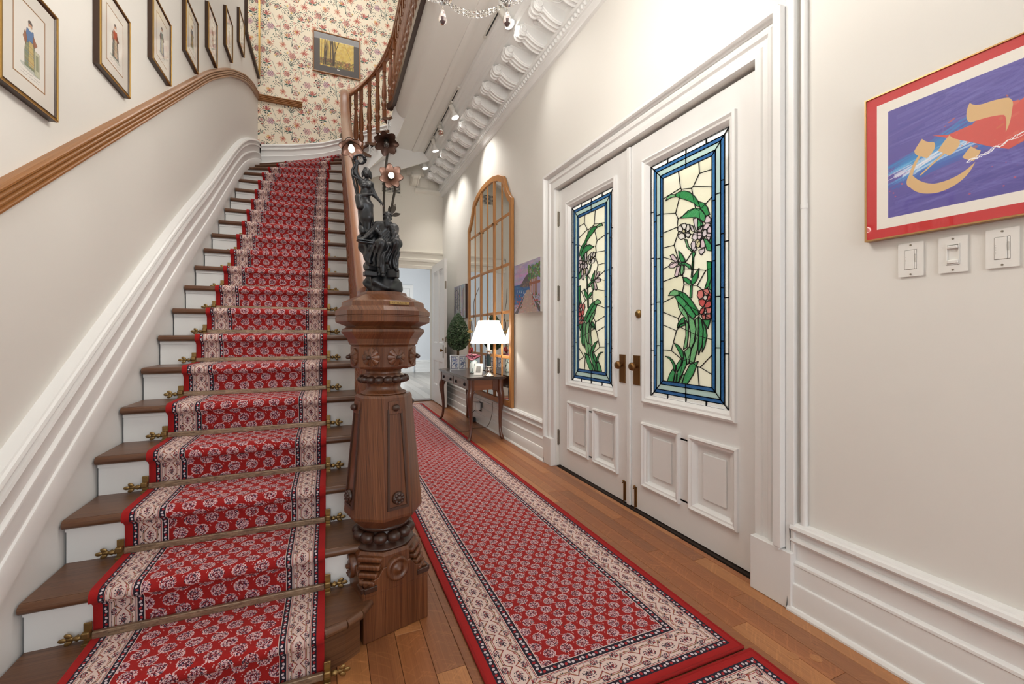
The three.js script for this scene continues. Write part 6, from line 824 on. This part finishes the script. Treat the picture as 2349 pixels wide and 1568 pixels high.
{
  const tops = [[1.915, 1.92], [2.522, 2.31], [3.115, 2.685], [3.712, 3.09], [4.297, 3.468], [4.937, 3.886], [5.582, 4.32]];
  const lab = ['framed costume print of a woman in blue sleeves, lowest on the stair wall', 'framed costume print of a figure in a long red skirt on the stair wall', 'framed costume print of a grey-clad figure, third up the stair wall', 'framed costume print of a figure in a dark blue cloak, fourth up the stair wall', 'narrow-looking framed print, fifth up the stair wall', 'narrow-looking framed print, sixth up the stair wall', 'narrow-looking framed print, highest of the small ones on the stair wall'];
  const prof = [[0, 0], [0, 0.022], [0.002, 0.025], [0.012, 0.026], [0.016, 0.022], [0.016, 0.015]];
  const gp = [[0.0005, 0.023], [0.001, 0.0275], [0.0055, 0.0285], [0.007, 0.025]];
  tops.forEach(([s, y], i) => { const t = framed('framed_print', lab[i], 'picture', onLeft, [LX + 0.001, y, s], 0.298, 0.376, prof, M.frameDark, pictureMat(printCanvas(400 + i, i < 4 ? i : 4)), 1, 'costume prints up the stairs'); part('gilt_edge', onLeft(frameGeo(0.298, 0.376, gp), LX + 0.001, y, s), M.gilt, t); });
  const blank = new THREE.MeshStandardMaterial({ color: 0xe6e6e2, roughness: 0.02, metalness: 1 });
  const t8 = framed('wall_mirror', 'large dark framed mirror in the far corner of the stair wall', 'mirror', onLeft, [LX + 0.001, 4.7, 6.37], 1.0, 1.15, [[0, 0], [0, 0.026], [0.006, 0.032], [0.02, 0.032], [0.026, 0.026], [0.028, 0.018]], M.frameDark, blank, 1); part('gilt_edge', onLeft(frameGeo(1.0, 1.15, [[0.02, 0.03], [0.021, 0.036], [0.028, 0.034], [0.029, 0.026]]), LX + 0.001, 4.7, 6.37), M.gilt, t8);
  // woodland picture on the wallpaper
  const wood = canvas(600, 550, (x, w, h) => { const R = rng(55); x.fillStyle = css(82, 76, 74); x.fillRect(0, 0, w, h); const X0 = 76, Y0 = 84, W = 448, H = 376; x.save(); x.beginPath(); x.rect(X0, Y0, W, H); x.clip(); x.fillStyle = css(216, 186, 92); x.fillRect(X0, Y0, W, H);
    for (let i = 0; i < 500; i++) { const c = [[226, 200, 110], [206, 170, 76], [196, 150, 84], [214, 196, 130]][i % 4]; x.fillStyle = css(...c, 0.3); x.beginPath(); x.ellipse(X0 + R() * W, Y0 + R() * H * 0.8, 10 + R() * 26, 6 + R() * 16, R() * 3, 0, 6.3); x.fill(); }
    for (let i = 0; i < 420; i++) { const u = R(); x.fillStyle = css(70 + R() * 90, 60 + R() * 60, 44 + R() * 30, 0.45); x.beginPath(); x.ellipse(X0 + u * W, Y0 + H * (0.72 + R() * 0.28), 5 + R() * 16, 3 + R() * 9, R() * 3, 0, 6.3); x.fill(); }
    for (let i = 0; i < 24; i++) { const X = X0 + 14 + R() * W * 0.44; x.strokeStyle = css(58, 44, 38, 0.85); x.lineWidth = 3 + R() * 6; x.beginPath(); x.moveTo(X + (R() - 0.5) * 40, Y0); x.quadraticCurveTo(X + (R() - 0.5) * 20, Y0 + H * 0.5, X, Y0 + H * 0.95); x.stroke(); }
    x.strokeStyle = css(64, 50, 40); x.lineWidth = 8; x.beginPath(); x.moveTo(X0 + W * 0.42, Y0 + H); x.lineTo(X0 + W * 0.44, Y0 + H * 0.45); x.lineTo(X0 + W * 0.56, Y0); x.stroke(); x.lineWidth = 2.5; x.beginPath(); x.moveTo(X0 + W * 0.7, Y0); x.lineTo(X0 + W * 0.92, Y0 + H * 0.6); x.stroke(); x.restore(); x.fillStyle = css(226, 222, 214); x.fillRect(300, 478, 40, 9); });
  framed('framed_picture', 'golden woodland picture with charcoal mat on the floral wallpaper', 'picture', onBack, [0.093, 4.99, BS], 0.655, 0.6, [[0, 0], [0, 0.02], [0.006, 0.025], [0.014, 0.024], [0.018, 0.02], [0.018, 0.011]], M.chair, pictureMat(wood, 0.7));
  // red-bordered calligraphy poster by the switches
  const cal = canvas(1200, 832, (x, w, h) => {
    const R = rng(66), PX = 1200 / 0.745, m = v => v * PX; x.fillStyle = css(196, 22, 30); x.fillRect(0, 0, w, h); const a = m(0.034); x.fillStyle = css(236, 231, 222); x.fillRect(a, a, w - 2 * a, h - 2 * a);
    const X0 = m(0.068), Y0 = m(0.069), W = w - 2 * X0, H = m(0.379); x.save(); x.beginPath(); x.rect(X0, Y0, W, H); x.clip(); x.fillStyle = css(84, 74, 158); x.fillRect(X0, Y0, W, H);
    for (let i = 0; i < 260; i++) { const y = R() * H; x.strokeStyle = R() < 0.5 ? css(70, 60, 146, 0.25) : css(116, 110, 190, 0.22); x.lineWidth = 3 + R() * 20; x.beginPath(); x.moveTo(X0 + R() * W * 0.8, Y0 + y); x.lineTo(X0 + R() * W + 200, Y0 + y - 60 - R() * 50); x.stroke(); }
    const S = (f) => x.save() || f() || x.restore();
    for (let i = 0; i < 130; i++) { const k = R(), y = Y0 + H * 0.60 + (k - 0.5) * H * 0.22, c = k < 0.2 ? [40, 128, 196] : k < 0.4 ? [96, 170, 222] : k < 0.62 ? [236, 242, 248] : k < 0.8 ? [80, 150, 212] : [52, 92, 178]; x.strokeStyle = css(...c, 0.5); x.lineWidth = 2 + R() * 9; x.beginPath(); x.moveTo(X0 - 20 + R() * 150, y + 20); x.quadraticCurveTo(X0 + W * 0.2, y - 50, X0 + W * (0.3 + R() * 0.7), y - 90 - R() * 60); x.stroke(); }
    x.fillStyle = css(206, 74, 66); x.beginPath(); [[0.2, 0.36], [0.26, 0.4], [0.36, 0.38], [0.4, 0.3], [0.46, 0.28], [0.52, 0.3], [0.6, 0.24], [0.8, 0.2], [1.02, 0.14], [1.02, 0.44], [0.8, 0.5], [0.56, 0.62], [0.48, 0.66], [0.42, 0.6], [0.34, 0.5]].forEach(([u, v], i) => i ? x.lineTo(X0 + u * W + (R() - 0.5) * 10, Y0 + v * H + (R() - 0.5) * 14) : x.moveTo(X0 + u * W, Y0 + v * H)); x.fill(); for (let i = 0; i < 60; i++) { x.beginPath(); x.ellipse(X0 + (0.25 + R() * 0.6) * W, Y0 + (0.22 + R() * 0.4) * H, 3 + R() * 16, 2 + R() * 7, -0.5, 0, 6.3); x.fillStyle = css(200 + R() * 20, 70 + R() * 40, 66 + R() * 20, 0.6); x.fill(); }
    for (let i = 0; i < 26; i++) { x.fillStyle = css(200, 80, 110, 0.7); x.beginPath(); x.arc(X0 + R() * W, Y0 + (0.7 + R() * 0.25) * H, 1 + R() * 4, 0, 6.3); x.fill(); }
    // gold letters, placed in metres from the left edge of the sheet / down from the top
    const L = (pts) => { x.fillStyle = css(214, 176, 122); x.beginPath(); pts.forEach((p, i) => p.length === 2 ? (i ? x.lineTo(m(p[0]), m(p[1])) : x.moveTo(m(p[0]), m(p[1]))) : p.length === 4 ? x.quadraticCurveTo(m(p[0]), m(p[1]), m(p[2]), m(p[3])) : 0); x.closePath(); x.fill(); };
    L([[0.163, 0.205], [0.172, 0.222, 0.193, 0.228], [0.201, 0.24, 0.193, 0.256], [0.186, 0.268, 0.176, 0.276], [0.165, 0.268, 0.16, 0.262], [0.142, 0.29, 0.138, 0.32], [0.16, 0.356, 0.195, 0.366], [0.25, 0.372, 0.292, 0.33], [0.27, 0.392, 0.205, 0.398], [0.155, 0.396, 0.132, 0.36], [0.112, 0.345, 0.128, 0.315], [0.135, 0.285, 0.153, 0.258], [0.143, 0.25, 0.142, 0.238], [0.152, 0.22, 0.163, 0.205]]);
    L([[0.232, 0.222], [0.24, 0.238, 0.252, 0.244], [0.262, 0.256, 0.252, 0.27], [0.242, 0.282, 0.232, 0.288], [0.218, 0.275, 0.204, 0.262], [0.215, 0.24, 0.232, 0.222]]); L([[0.218, 0.272], [0.222, 0.276], [0.16, 0.328], [0.157, 0.324]]);
    L([[0.282, 0.278], [0.292, 0.292, 0.304, 0.3], [0.3, 0.316, 0.288, 0.326], [0.272, 0.318, 0.262, 0.305], [0.272, 0.29, 0.282, 0.278]]);
    L([[0.28, 0.142], [0.288, 0.158, 0.31, 0.16], [0.345, 0.16, 0.362, 0.168], [0.374, 0.18, 0.37, 0.2], [0.366, 0.25, 0.356, 0.266], [0.36, 0.22, 0.352, 0.214], [0.33, 0.204, 0.282, 0.204], [0.27, 0.198, 0.272, 0.17], [0.274, 0.15, 0.28, 0.142]]);
    L([[0.5, 0.16], [0.53, 0.17, 0.6, 0.17], [0.63, 0.2, 0.62, 0.34], [0.6, 0.36, 0.595, 0.34], [0.6, 0.22, 0.58, 0.2], [0.54, 0.2, 0.49, 0.2], [0.485, 0.17, 0.5, 0.16]]);
    x.strokeStyle = css(240, 240, 244); for (let i = 0; i < 3; i++) { x.lineWidth = 4 - i; x.beginPath(); x.moveTo(m(0.272), m(0.325)); let X = 0.272; while (X < 0.66) { X += 0.008; x.lineTo(m(X), m(0.325 - (X - 0.272) * 0.34 + (X > 0.44 ? (X - 0.44) * 0.3 : 0) + (R() - 0.5) * 0.012)); } x.stroke(); }
    x.restore();
  });
  framed('framed_poster', 'red bordered poster of gold calligraphy on blue brushwork above the switches', 'picture', onRight, [WX - 0.001, 1.494, 0.945 - 0.3725], 0.745, 0.517, [[0, 0], [0, 0.027], [0.001, 0.029], [0.005, 0.029], [0.006, 0.027], [0.006, 0.019]], plain(0xb08a5a, 0.3, 0.7), pictureMat(cal, 1));
  // unframed canvases
  const sea = canvas(560, 460, (x, w, h) => { const R = rng(88); const bl = (n, f) => { for (let i = 0; i < n; i++) f(i); }; x.fillStyle = css(164, 156, 186); x.fillRect(0, 0, w, h);
    bl(140, () => { x.fillStyle = css(140 + R() * 80, 130 + R() * 70, 176 + R() * 40, 0.35); x.beginPath(); x.ellipse(R() * w, R() * h * 0.38, 20 + R() * 50, 8 + R() * 18, 0, 0, 6.3); x.fill(); });
    x.fillStyle = css(48, 92, 148); x.fillRect(0, h * 0.42, w * 0.66, h * 0.4); bl(150, () => { x.fillStyle = css(40 + R() * 60, 90 + R() * 60, 150 + R() * 50, 0.5); x.fillRect(R() * w * 0.6, h * (0.42 + R() * 0.36), 20 + R() * 50, 2 + R() * 5); });
    x.fillStyle = css(92, 80, 88); x.beginPath(); x.moveTo(w * 0.2, h * 0.47); x.lineTo(w * 0.5, h * 0.26); x.lineTo(w * 0.7, h * 0.24); x.lineTo(w * 0.7, h * 0.5); x.fill(); bl(60, () => { x.fillStyle = css(110 + R() * 60, 90 + R() * 50, 80 + R() * 30, 0.6); x.fillRect(w * (0.34 + R() * 0.34), h * (0.38 + R() * 0.12), 18, 8); });
    for (let i = 0; i < 5; i++) { x.fillStyle = css(200 - i * 14, 150 - i * 12, 120 - i * 8); x.fillRect(w * (0.62 + i * 0.06), h * (0.34 + (i % 2) * 0.02), w * 0.04, h * 0.34); } x.fillStyle = css(150, 90, 70); x.fillRect(w * 0.6, h * 0.42, w * 0.4, h * 0.05);
    x.fillStyle = css(176, 150, 140); x.beginPath(); x.moveTo(w * 0.18, h); x.lineTo(w * 0.5, h * 0.56); x.lineTo(w * 0.6, h * 0.56); x.lineTo(w * 0.92, h); x.fill(); bl(120, () => { const v = R(); x.fillStyle = css(150 + R() * 70, 130 + R() * 60, 124 + R() * 50, 0.5); x.fillRect(w * (0.55 + (R() - 0.5) * 0.7 * v), h * (0.56 + v * 0.42), 30 * v + 6, 6); });
    for (const sgn of [-1, 1]) { x.strokeStyle = css(206, 200, 196); x.lineWidth = 9; x.beginPath(); x.moveTo(w * (0.55 + sgn * 0.5), h * 0.96); x.lineTo(w * (0.55 + sgn * 0.1), h * 0.62); x.stroke(); x.fillStyle = css(84, 78, 82); x.beginPath(); x.moveTo(w * (0.55 + sgn * 0.55), h); x.lineTo(w * (0.55 + sgn * 0.12), h * 0.64); x.lineTo(w * (0.55 + sgn * 0.4), h); x.fill(); }
    bl(260, () => { x.fillStyle = css(50 + R() * 90, 80 + R() * 90, 50 + R() * 50, 0.8); x.beginPath(); x.ellipse(w * (0.56 + R() * 0.44), h * (0.1 + R() * 0.26), 5 + R() * 12, 4 + R() * 9, R() * 3, 0, 6.3); x.fill(); }); bl(120, () => { x.fillStyle = R() < 0.5 ? css(180, 70, 70) : css(70, 100, 60); x.beginPath(); x.arc(w * (R() < 0.5 ? 0.7 + R() * 0.3 : R() * 0.34), h * (0.62 + R() * 0.3), 3 + R() * 8, 0, 6.3); x.fill(); }); bl(5, i => { x.fillStyle = css(220, 226, 232); x.beginPath(); x.moveTo(60 + i * 50, 260 + i * 8); x.lineTo(66 + i * 50, 230 + i * 8); x.lineTo(72 + i * 50, 260 + i * 8); x.fill(); }); });
  const birch = canvas(400, 400, (x, w, h) => { const R = rng(99); x.fillStyle = css(150, 156, 178); x.fillRect(0, 0, w, h); for (let i = 0; i < 60; i++) { x.fillStyle = css(130 + R() * 90, 140 + R() * 80, 160 + R() * 70, 0.4); x.fillRect(R() * w, R() * h, 30 + R() * 40, 40 + R() * 120); } for (let i = 0; i < 70; i++) { const X = i < 44 ? R() * w * 0.62 : R() * w; x.fillStyle = R() < 0.55 ? css(58, 56, 54, 0.75) : css(206, 206, 198, 0.8); x.fillRect(X, R() * h * 0.2, 3 + R() * 9, h * (0.5 + R() * 0.5)); } for (let i = 0; i < 60; i++) { x.fillStyle = css(70, 68, 64, 0.6); x.fillRect(R() * w * 0.6, R() * h, 14 + R() * 20, 3 + R() * 8); } });
  function wrapped(label, c, y, s, w, h, edge) { const t = thing('canvas_painting', label, 'painting', [WX - 0.001, y, s]); part('stretcher', onRight(new RoundedBoxGeometry(w, h, 0.036, 1, 0.003).translate(0, h / 2, 0.019), WX - 0.001, y, s), edge, t); part('painted_face', onRight(new THREE.PlaneGeometry(w - 0.004, h - 0.004).translate(0, h / 2, 0.0378), WX - 0.001, y, s), pictureMat(c, 0.15), t); }
  wrapped('unframed painting of a seaside terrace with steps between the mirror and the doors', sea, 1.367, 3.862, 0.61, 0.508, plain(0xe2e0dc, 0.7));
  wrapped('unframed painting of grey birch trunks behind the topiary', birch, 1.385, 6.26, 0.61, 0.5, plain(0x3c2a26, 0.7));
}
// ---------- switches ----------
{
  const lab = ['white wall dimmer with side slider, leftmost of three under the poster', 'white wall switch with two horizontal bars, middle of three under the poster', 'white wall dimmer with side slider, rightmost of three under the poster'];
  [0.819, 0.711, 0.602].forEach((s, i) => {
    const t = thing('dimmer_switch', lab[i], 'light switch', [WX, 1.355, s], 'switches under the poster'), P = (g) => onRight(g, WX, 1.355, s);
    const pl = new THREE.Shape([[-0.035, 0], [0.035, 0], [0.035, 0.115], [-0.035, 0.115]].map(p => new THREE.Vector2(...p))); pl.holes.push(new THREE.Path([[-0.0168, 0.024], [0.0168, 0.024], [0.0168, 0.091], [-0.0168, 0.091]].map(p => new THREE.Vector2(...p))));
    part('face_plate', P(new THREE.ExtrudeGeometry(pl, { depth: 0.003, bevelEnabled: true, bevelSize: -0.0035, bevelThickness: 0.0035, bevelOffset: 0, bevelSegments: 2 })), M.white, t);
    for (const y of [0.008, 0.107]) part('screw', [P(new THREE.CylinderGeometry(0.003, 0.003, 0.002, 10).rotateX(1.57).translate(0, y, 0.007)), P(new THREE.BoxGeometry(0.005, 0.0008, 0.001).rotateZ(0.6).translate(0, y, 0.008))], M.steel, t);
    if (i === 1) { part('inner_frame', [P(frameGeo(0.033, 0.066, [[0, 0], [0, 0.0085], [0.003, 0.0085], [0.003, 0.004], [0.003, 0]]).translate(0, 0.0245, 0))], M.white, t); part('well', P(new THREE.BoxGeometry(0.028, 0.06, 0.002).translate(0, 0.0575, 0.002)), M.white, t); part('slide_bar', P(new RoundedBoxGeometry(0.026, 0.01, 0.01, 2, 0.003).translate(0, 0.08, 0.008)), M.white, t); part('rocker_bar', P(new RoundedBoxGeometry(0.027, 0.012, 0.009, 2, 0.003).translate(0, 0.034, 0.008)), M.white, t); }
    else { part('paddle', P(new RoundedBoxGeometry(0.0262, 0.065, 0.005, 1, 0.0015).translate(-0.0032, 0.0575, 0.0055)), M.white, t); part('slider_slot', P(new RoundedBoxGeometry(0.0055, 0.065, 0.004, 1, 0.001).translate(0.0132, 0.0575, 0.005)), M.white, t); part('slider', P(new RoundedBoxGeometry(0.003, 0.026, 0.004, 1, 0.0008).translate(0.0132, 0.062, 0.007)), plain(0xc8c4bc, 0.5), t); for (let k = 0; k < 6; k++) part('indicator', P(new THREE.CylinderGeometry(0.0006, 0.0006, 0.001, 6).rotateX(1.57).translate(-0.013, 0.042 + k * 0.005, 0.008)), plain(0x9a968e, 0.5), t); }
  });
  solo('wall_conduit', [cyl(0.012, 0.012, V(1.818, 0.36, 1.172), V(1.818, 2.62, 1.172), 14), cyl(0.015, 0.015, V(1.818, 2.6, 1.172), V(1.818, CY - 0.5, 1.172), 14), cyl(0.0135, 0.0135, V(1.818, 1.68, 1.172), V(1.818, 1.7, 1.172), 14)], M.trim, 'white painted pipe running up the wall beside the door casing', 'pipe');
  // air grille on the end wall
  const v = thing('air_grille', 'dark slotted air grille high on the hall end wall', 'vent', [0.945, 3.5, ES - 0.001]);
  part('frame', onBack(frameGeo(0.37, 0.24, [[0, 0], [0, 0.012], [0.03, 0.012], [0.035, 0.006], [0.035, 0]]), 0.945, 3.5, ES), M.endwall, v); part('duct', box(0.8, 1.09, 3.535, 3.705, ES - 0.003, ES - 0.002), M.black, v);
  for (let i = 0; i < 7; i++) part('slat', box(0.8, 1.09, 3.541 + i * 0.0235, 3.548 + i * 0.0235, ES - 0.012, ES - 0.004), M.endwall, v); for (const x of [0.872, 0.945, 1.018]) part('slat', box(x - 0.003, x + 0.003, 3.535, 3.705, ES - 0.011, ES - 0.0045), M.endwall, v);
}
// ---------- track lights ----------
{
  const trackM = plain(0xd8d4cb, 0.5), glowM = new THREE.MeshStandardMaterial({ color: 0xffffff, emissive: new THREE.Color(1, 0.97, 0.9), emissiveIntensity: 4 });
  function track(label, s0, s1) { const t = thing('light_track', label, 'light track', [1.385, CY, (s0 + s1) / 2]); part('channel', rbox(1.368, 1.402, CY - 0.018, CY, s0, s1, 0.002), trackM, t); part('contact_slot', box(1.378, 1.39, CY - 0.0195, CY - 0.017, s0 + 0.06, s1 - 0.04), M.black, t); part('end_cap', [rbox(1.366, 1.404, CY - 0.02, CY, s0 - 0.004, s0 + 0.01, 0.002), rbox(1.366, 1.404, CY - 0.02, CY, s1 - 0.01, s1 + 0.004, 0.002)], trackM, t); }
  track('long ceiling track carrying four spotlights toward the end of the hall', 4.86, 7.28); track('shorter ceiling track carrying a single lit spotlight near the chandelier', 2.5, 3.95);
  const heads = [[3.5, true, [1.83, 2.9, 3.05], 'spotlight on the short ceiling track, nearest the camera'], [5.2, true, [1.83, 2.55, 4.95], 'lit spotlight nearest the camera on the long ceiling track'], [5.78, false, [1.5, 2.6, 5.5], 'unlit spotlight on the long ceiling track'], [6.22, true, [1.83, 2.2, 6.3], 'lit spotlight next beyond the unlit one on the long ceiling track'], [6.95, true, [1.83, 1.6, 6.75], 'lit spotlight at the far end of the long ceiling track']];
  for (const [s, on, tgt, label] of heads) {
    const t = thing('track_spotlight', label, 'spotlight', [1.385, CY - 0.02, s], 'track spotlights'), p0 = V(1.385, CY - 0.075, s), d = V(...tgt).sub(p0).normalize(); if (!on) d.set(-0.1, -0.75, 0.6).normalize();
    const q = new THREE.Quaternion().setFromUnitVectors(UP, d), put = g => { g.applyQuaternion(q); g.translate(p0.x, p0.y, p0.z); return g; };
    part('adapter', [rbox(1.372, 1.398, CY - 0.04, CY - 0.018, s - 0.035, s + 0.035, 0.003), cyl(0.007, 0.007, V(1.385, CY - 0.075, s), V(1.385, CY - 0.035, s), 8)], trackM, t);
    part('lamp_holder', put(lathe([[0, -0.02], [0.026, -0.02], [0.03, -0.01], [0.03, 0.05], [0.026, 0.06], [0.026, 0.058]], 18)), trackM, t);
    part('reflector_bulb', put(lathe([[0.022, 0.05], [0.024, 0.075], [0.045, 0.125], [0.048, 0.14], [0.046, 0.146]], 20)), M.white, t);
    part('lens', put(lathe([[0.046, 0.145], [0.044, 0.15], [0.025, 0.157], [0, 0.159]], 20)), on ? glowM : M.chrome, t);
    if (on) { const sl = new THREE.SpotLight(WARM, LUM.track * (s < 4 ? 0.35 : 1), 9, 0.8, 1.0, 2); sl.position.copy(p0).addScaledVector(d, 0.18); sl.target.position.copy(sl.position).addScaledVector(d, 1); sl.castShadow = true; sl.shadow.radius = 2; scene.add(sl, sl.target); }
  }
}
// ---------- chandelier ----------
{
  const C = [0.53, 2.67, 1.67], t = thing('chandelier', 'crystal chandelier with bead swags and smoky drops hanging at the top of the view', 'chandelier', C);
  const glass = new THREE.MeshPhysicalMaterial({ color: 0xffffff, transmission: 1, thickness: 0.02, roughness: 0.02, ior: 1.5 }), smoky = new THREE.MeshPhysicalMaterial({ color: 0xd9b4b4, transmission: 0.9, thickness: 0.03, roughness: 0.04, ior: 1.5, attenuationColor: new THREE.Color(0.5, 0.24, 0.28), attenuationDistance: 0.02 });
  const bulbM = new THREE.MeshStandardMaterial({ color: 0xffffff, emissive: new THREE.Color(1, 0.93, 0.82), emissiveIntensity: 5 });
  const W = (x, y, s) => V(C[0] + x, C[1] + y, C[2] + s), Rr = 0.3, ang = i => -0.16 + i * Math.PI / 3, tip = i => [Rr * Math.sin(ang(i)), Rr * Math.cos(ang(i))];
  part('canopy', at(lathe([[0, CY], [0.07, CY], [0.065, CY - 0.02], [0.02, CY - 0.05], [0.01, CY - 0.06]], 24), C[0], 0, C[2]), M.brass, t);
  part('chain', [cyl(0.006, 0.006, V(C[0], C[1] + 0.6, C[2]), V(C[0], CY - 0.05, C[2]), 8)], M.brass, t);
  part('stem_glass', at(lathe([[0.012, 0.02], [0.05, 0.05], [0.03, 0.1], [0.02, 0.14], [0.04, 0.2], [0.055, 0.26], [0.025, 0.32], [0.018, 0.42], [0.04, 0.48], [0.012, 0.6]].map(p => [p[0], C[1] + p[1]]), 24), C[0], 0, C[2]), glass, t);
  const beadG = flat(new THREE.IcosahedronGeometry(0.0085, 0)), dotG = new THREE.SphereGeometry(0.0032, 6, 4), dropG = flat(lathe([[0, 0], [0.006, -0.006], [0.016, -0.03], [0.0195, -0.046], [0.017, -0.062], [0.008, -0.073], [0, -0.076]], 9).toNonIndexed());
  const o = ORG.get(t), silver = M.steel;
  for (let i = 0; i < 6; i++) {
    const [x, s] = tip(i);
    part('arm', tube([W(0, 0.2, 0), W(x * 0.4, 0.1, s * 0.4), W(x * 0.8, 0.02, s * 0.8), W(x, 0.05, s)], 0.009, 24, 8), glass, t);
    part('drip_pan', at(lathe([[0.008, 0.0], [0.02, -0.008], [0.04, 0.005], [0.05, 0.025], [0.047, 0.026], [0.036, 0.012], [0.01, 0.012]].map(p => [p[0], C[1] + p[1] + 0.04]), 18), C[0] + x, 0, C[2] + s), glass, t);
    part('candle_tube', cyl(0.012, 0.012, W(x, 0.05, s), W(x, 0.14, s), 12), M.white, t); part('bulb', at(lathe([[0.006, 0.14], [0.012, 0.155], [0.015, 0.172], [0.01, 0.195], [0.003, 0.21], [0, 0.212]].map(p => [p[0], C[1] + p[1]]), 14), C[0] + x, 0, C[2] + s), bulbM, t);
    const pl = new THREE.PointLight(WARM, LUM.chand, 14, 2); pl.position.copy(W(x, 0.176, s)).sub(o); pl.castShadow = true; pl.shadow.radius = 2; t.add(pl);
    const d = part('crystal_drop', dropG.clone().translate(...W(x, 0.0, s).toArray()), i % 2 ? smoky : smoky, t); part('hook', [cyl(0.0012, 0.0012, W(x, 0.0, s), W(x, 0.035, s), 6), new THREE.TorusGeometry(0.004, 0.001, 5, 10).translate(...W(x, 0.004, s).toArray())], silver, d);
    const [x2, s2] = tip((i + 1) % 6);
    for (const sag of [0.055, 0.075]) { const st = sub('bead_swag', t), b = [], m = [], n = 15; for (let k = 0; k <= n; k++) { const u = k / n, y = 0.045 - sag * 4 * u * (1 - u), p = W(lerp(x, x2, u), y, lerp(s, s2, u)); b.push(beadG.clone().rotateX(k).translate(p.x, p.y, p.z)); if (k < n) { const u2 = (k + 0.5) / n, q = W(lerp(x, x2, u2), 0.045 - sag * 4 * u2 * (1 - u2), lerp(s, s2, u2)); m.push(dotG.clone().translate(q.x, q.y, q.z)); } } part('crystal_bead', b, glass, st, { kind: 'stuff' }); part('metal_bead', m, silver, st, { kind: 'stuff' }); }
  }
}
scene.traverse(o => { if (o.isMesh) { o.castShadow = true; o.receiveShadow = true; } });
renderer.render(scene, camera);
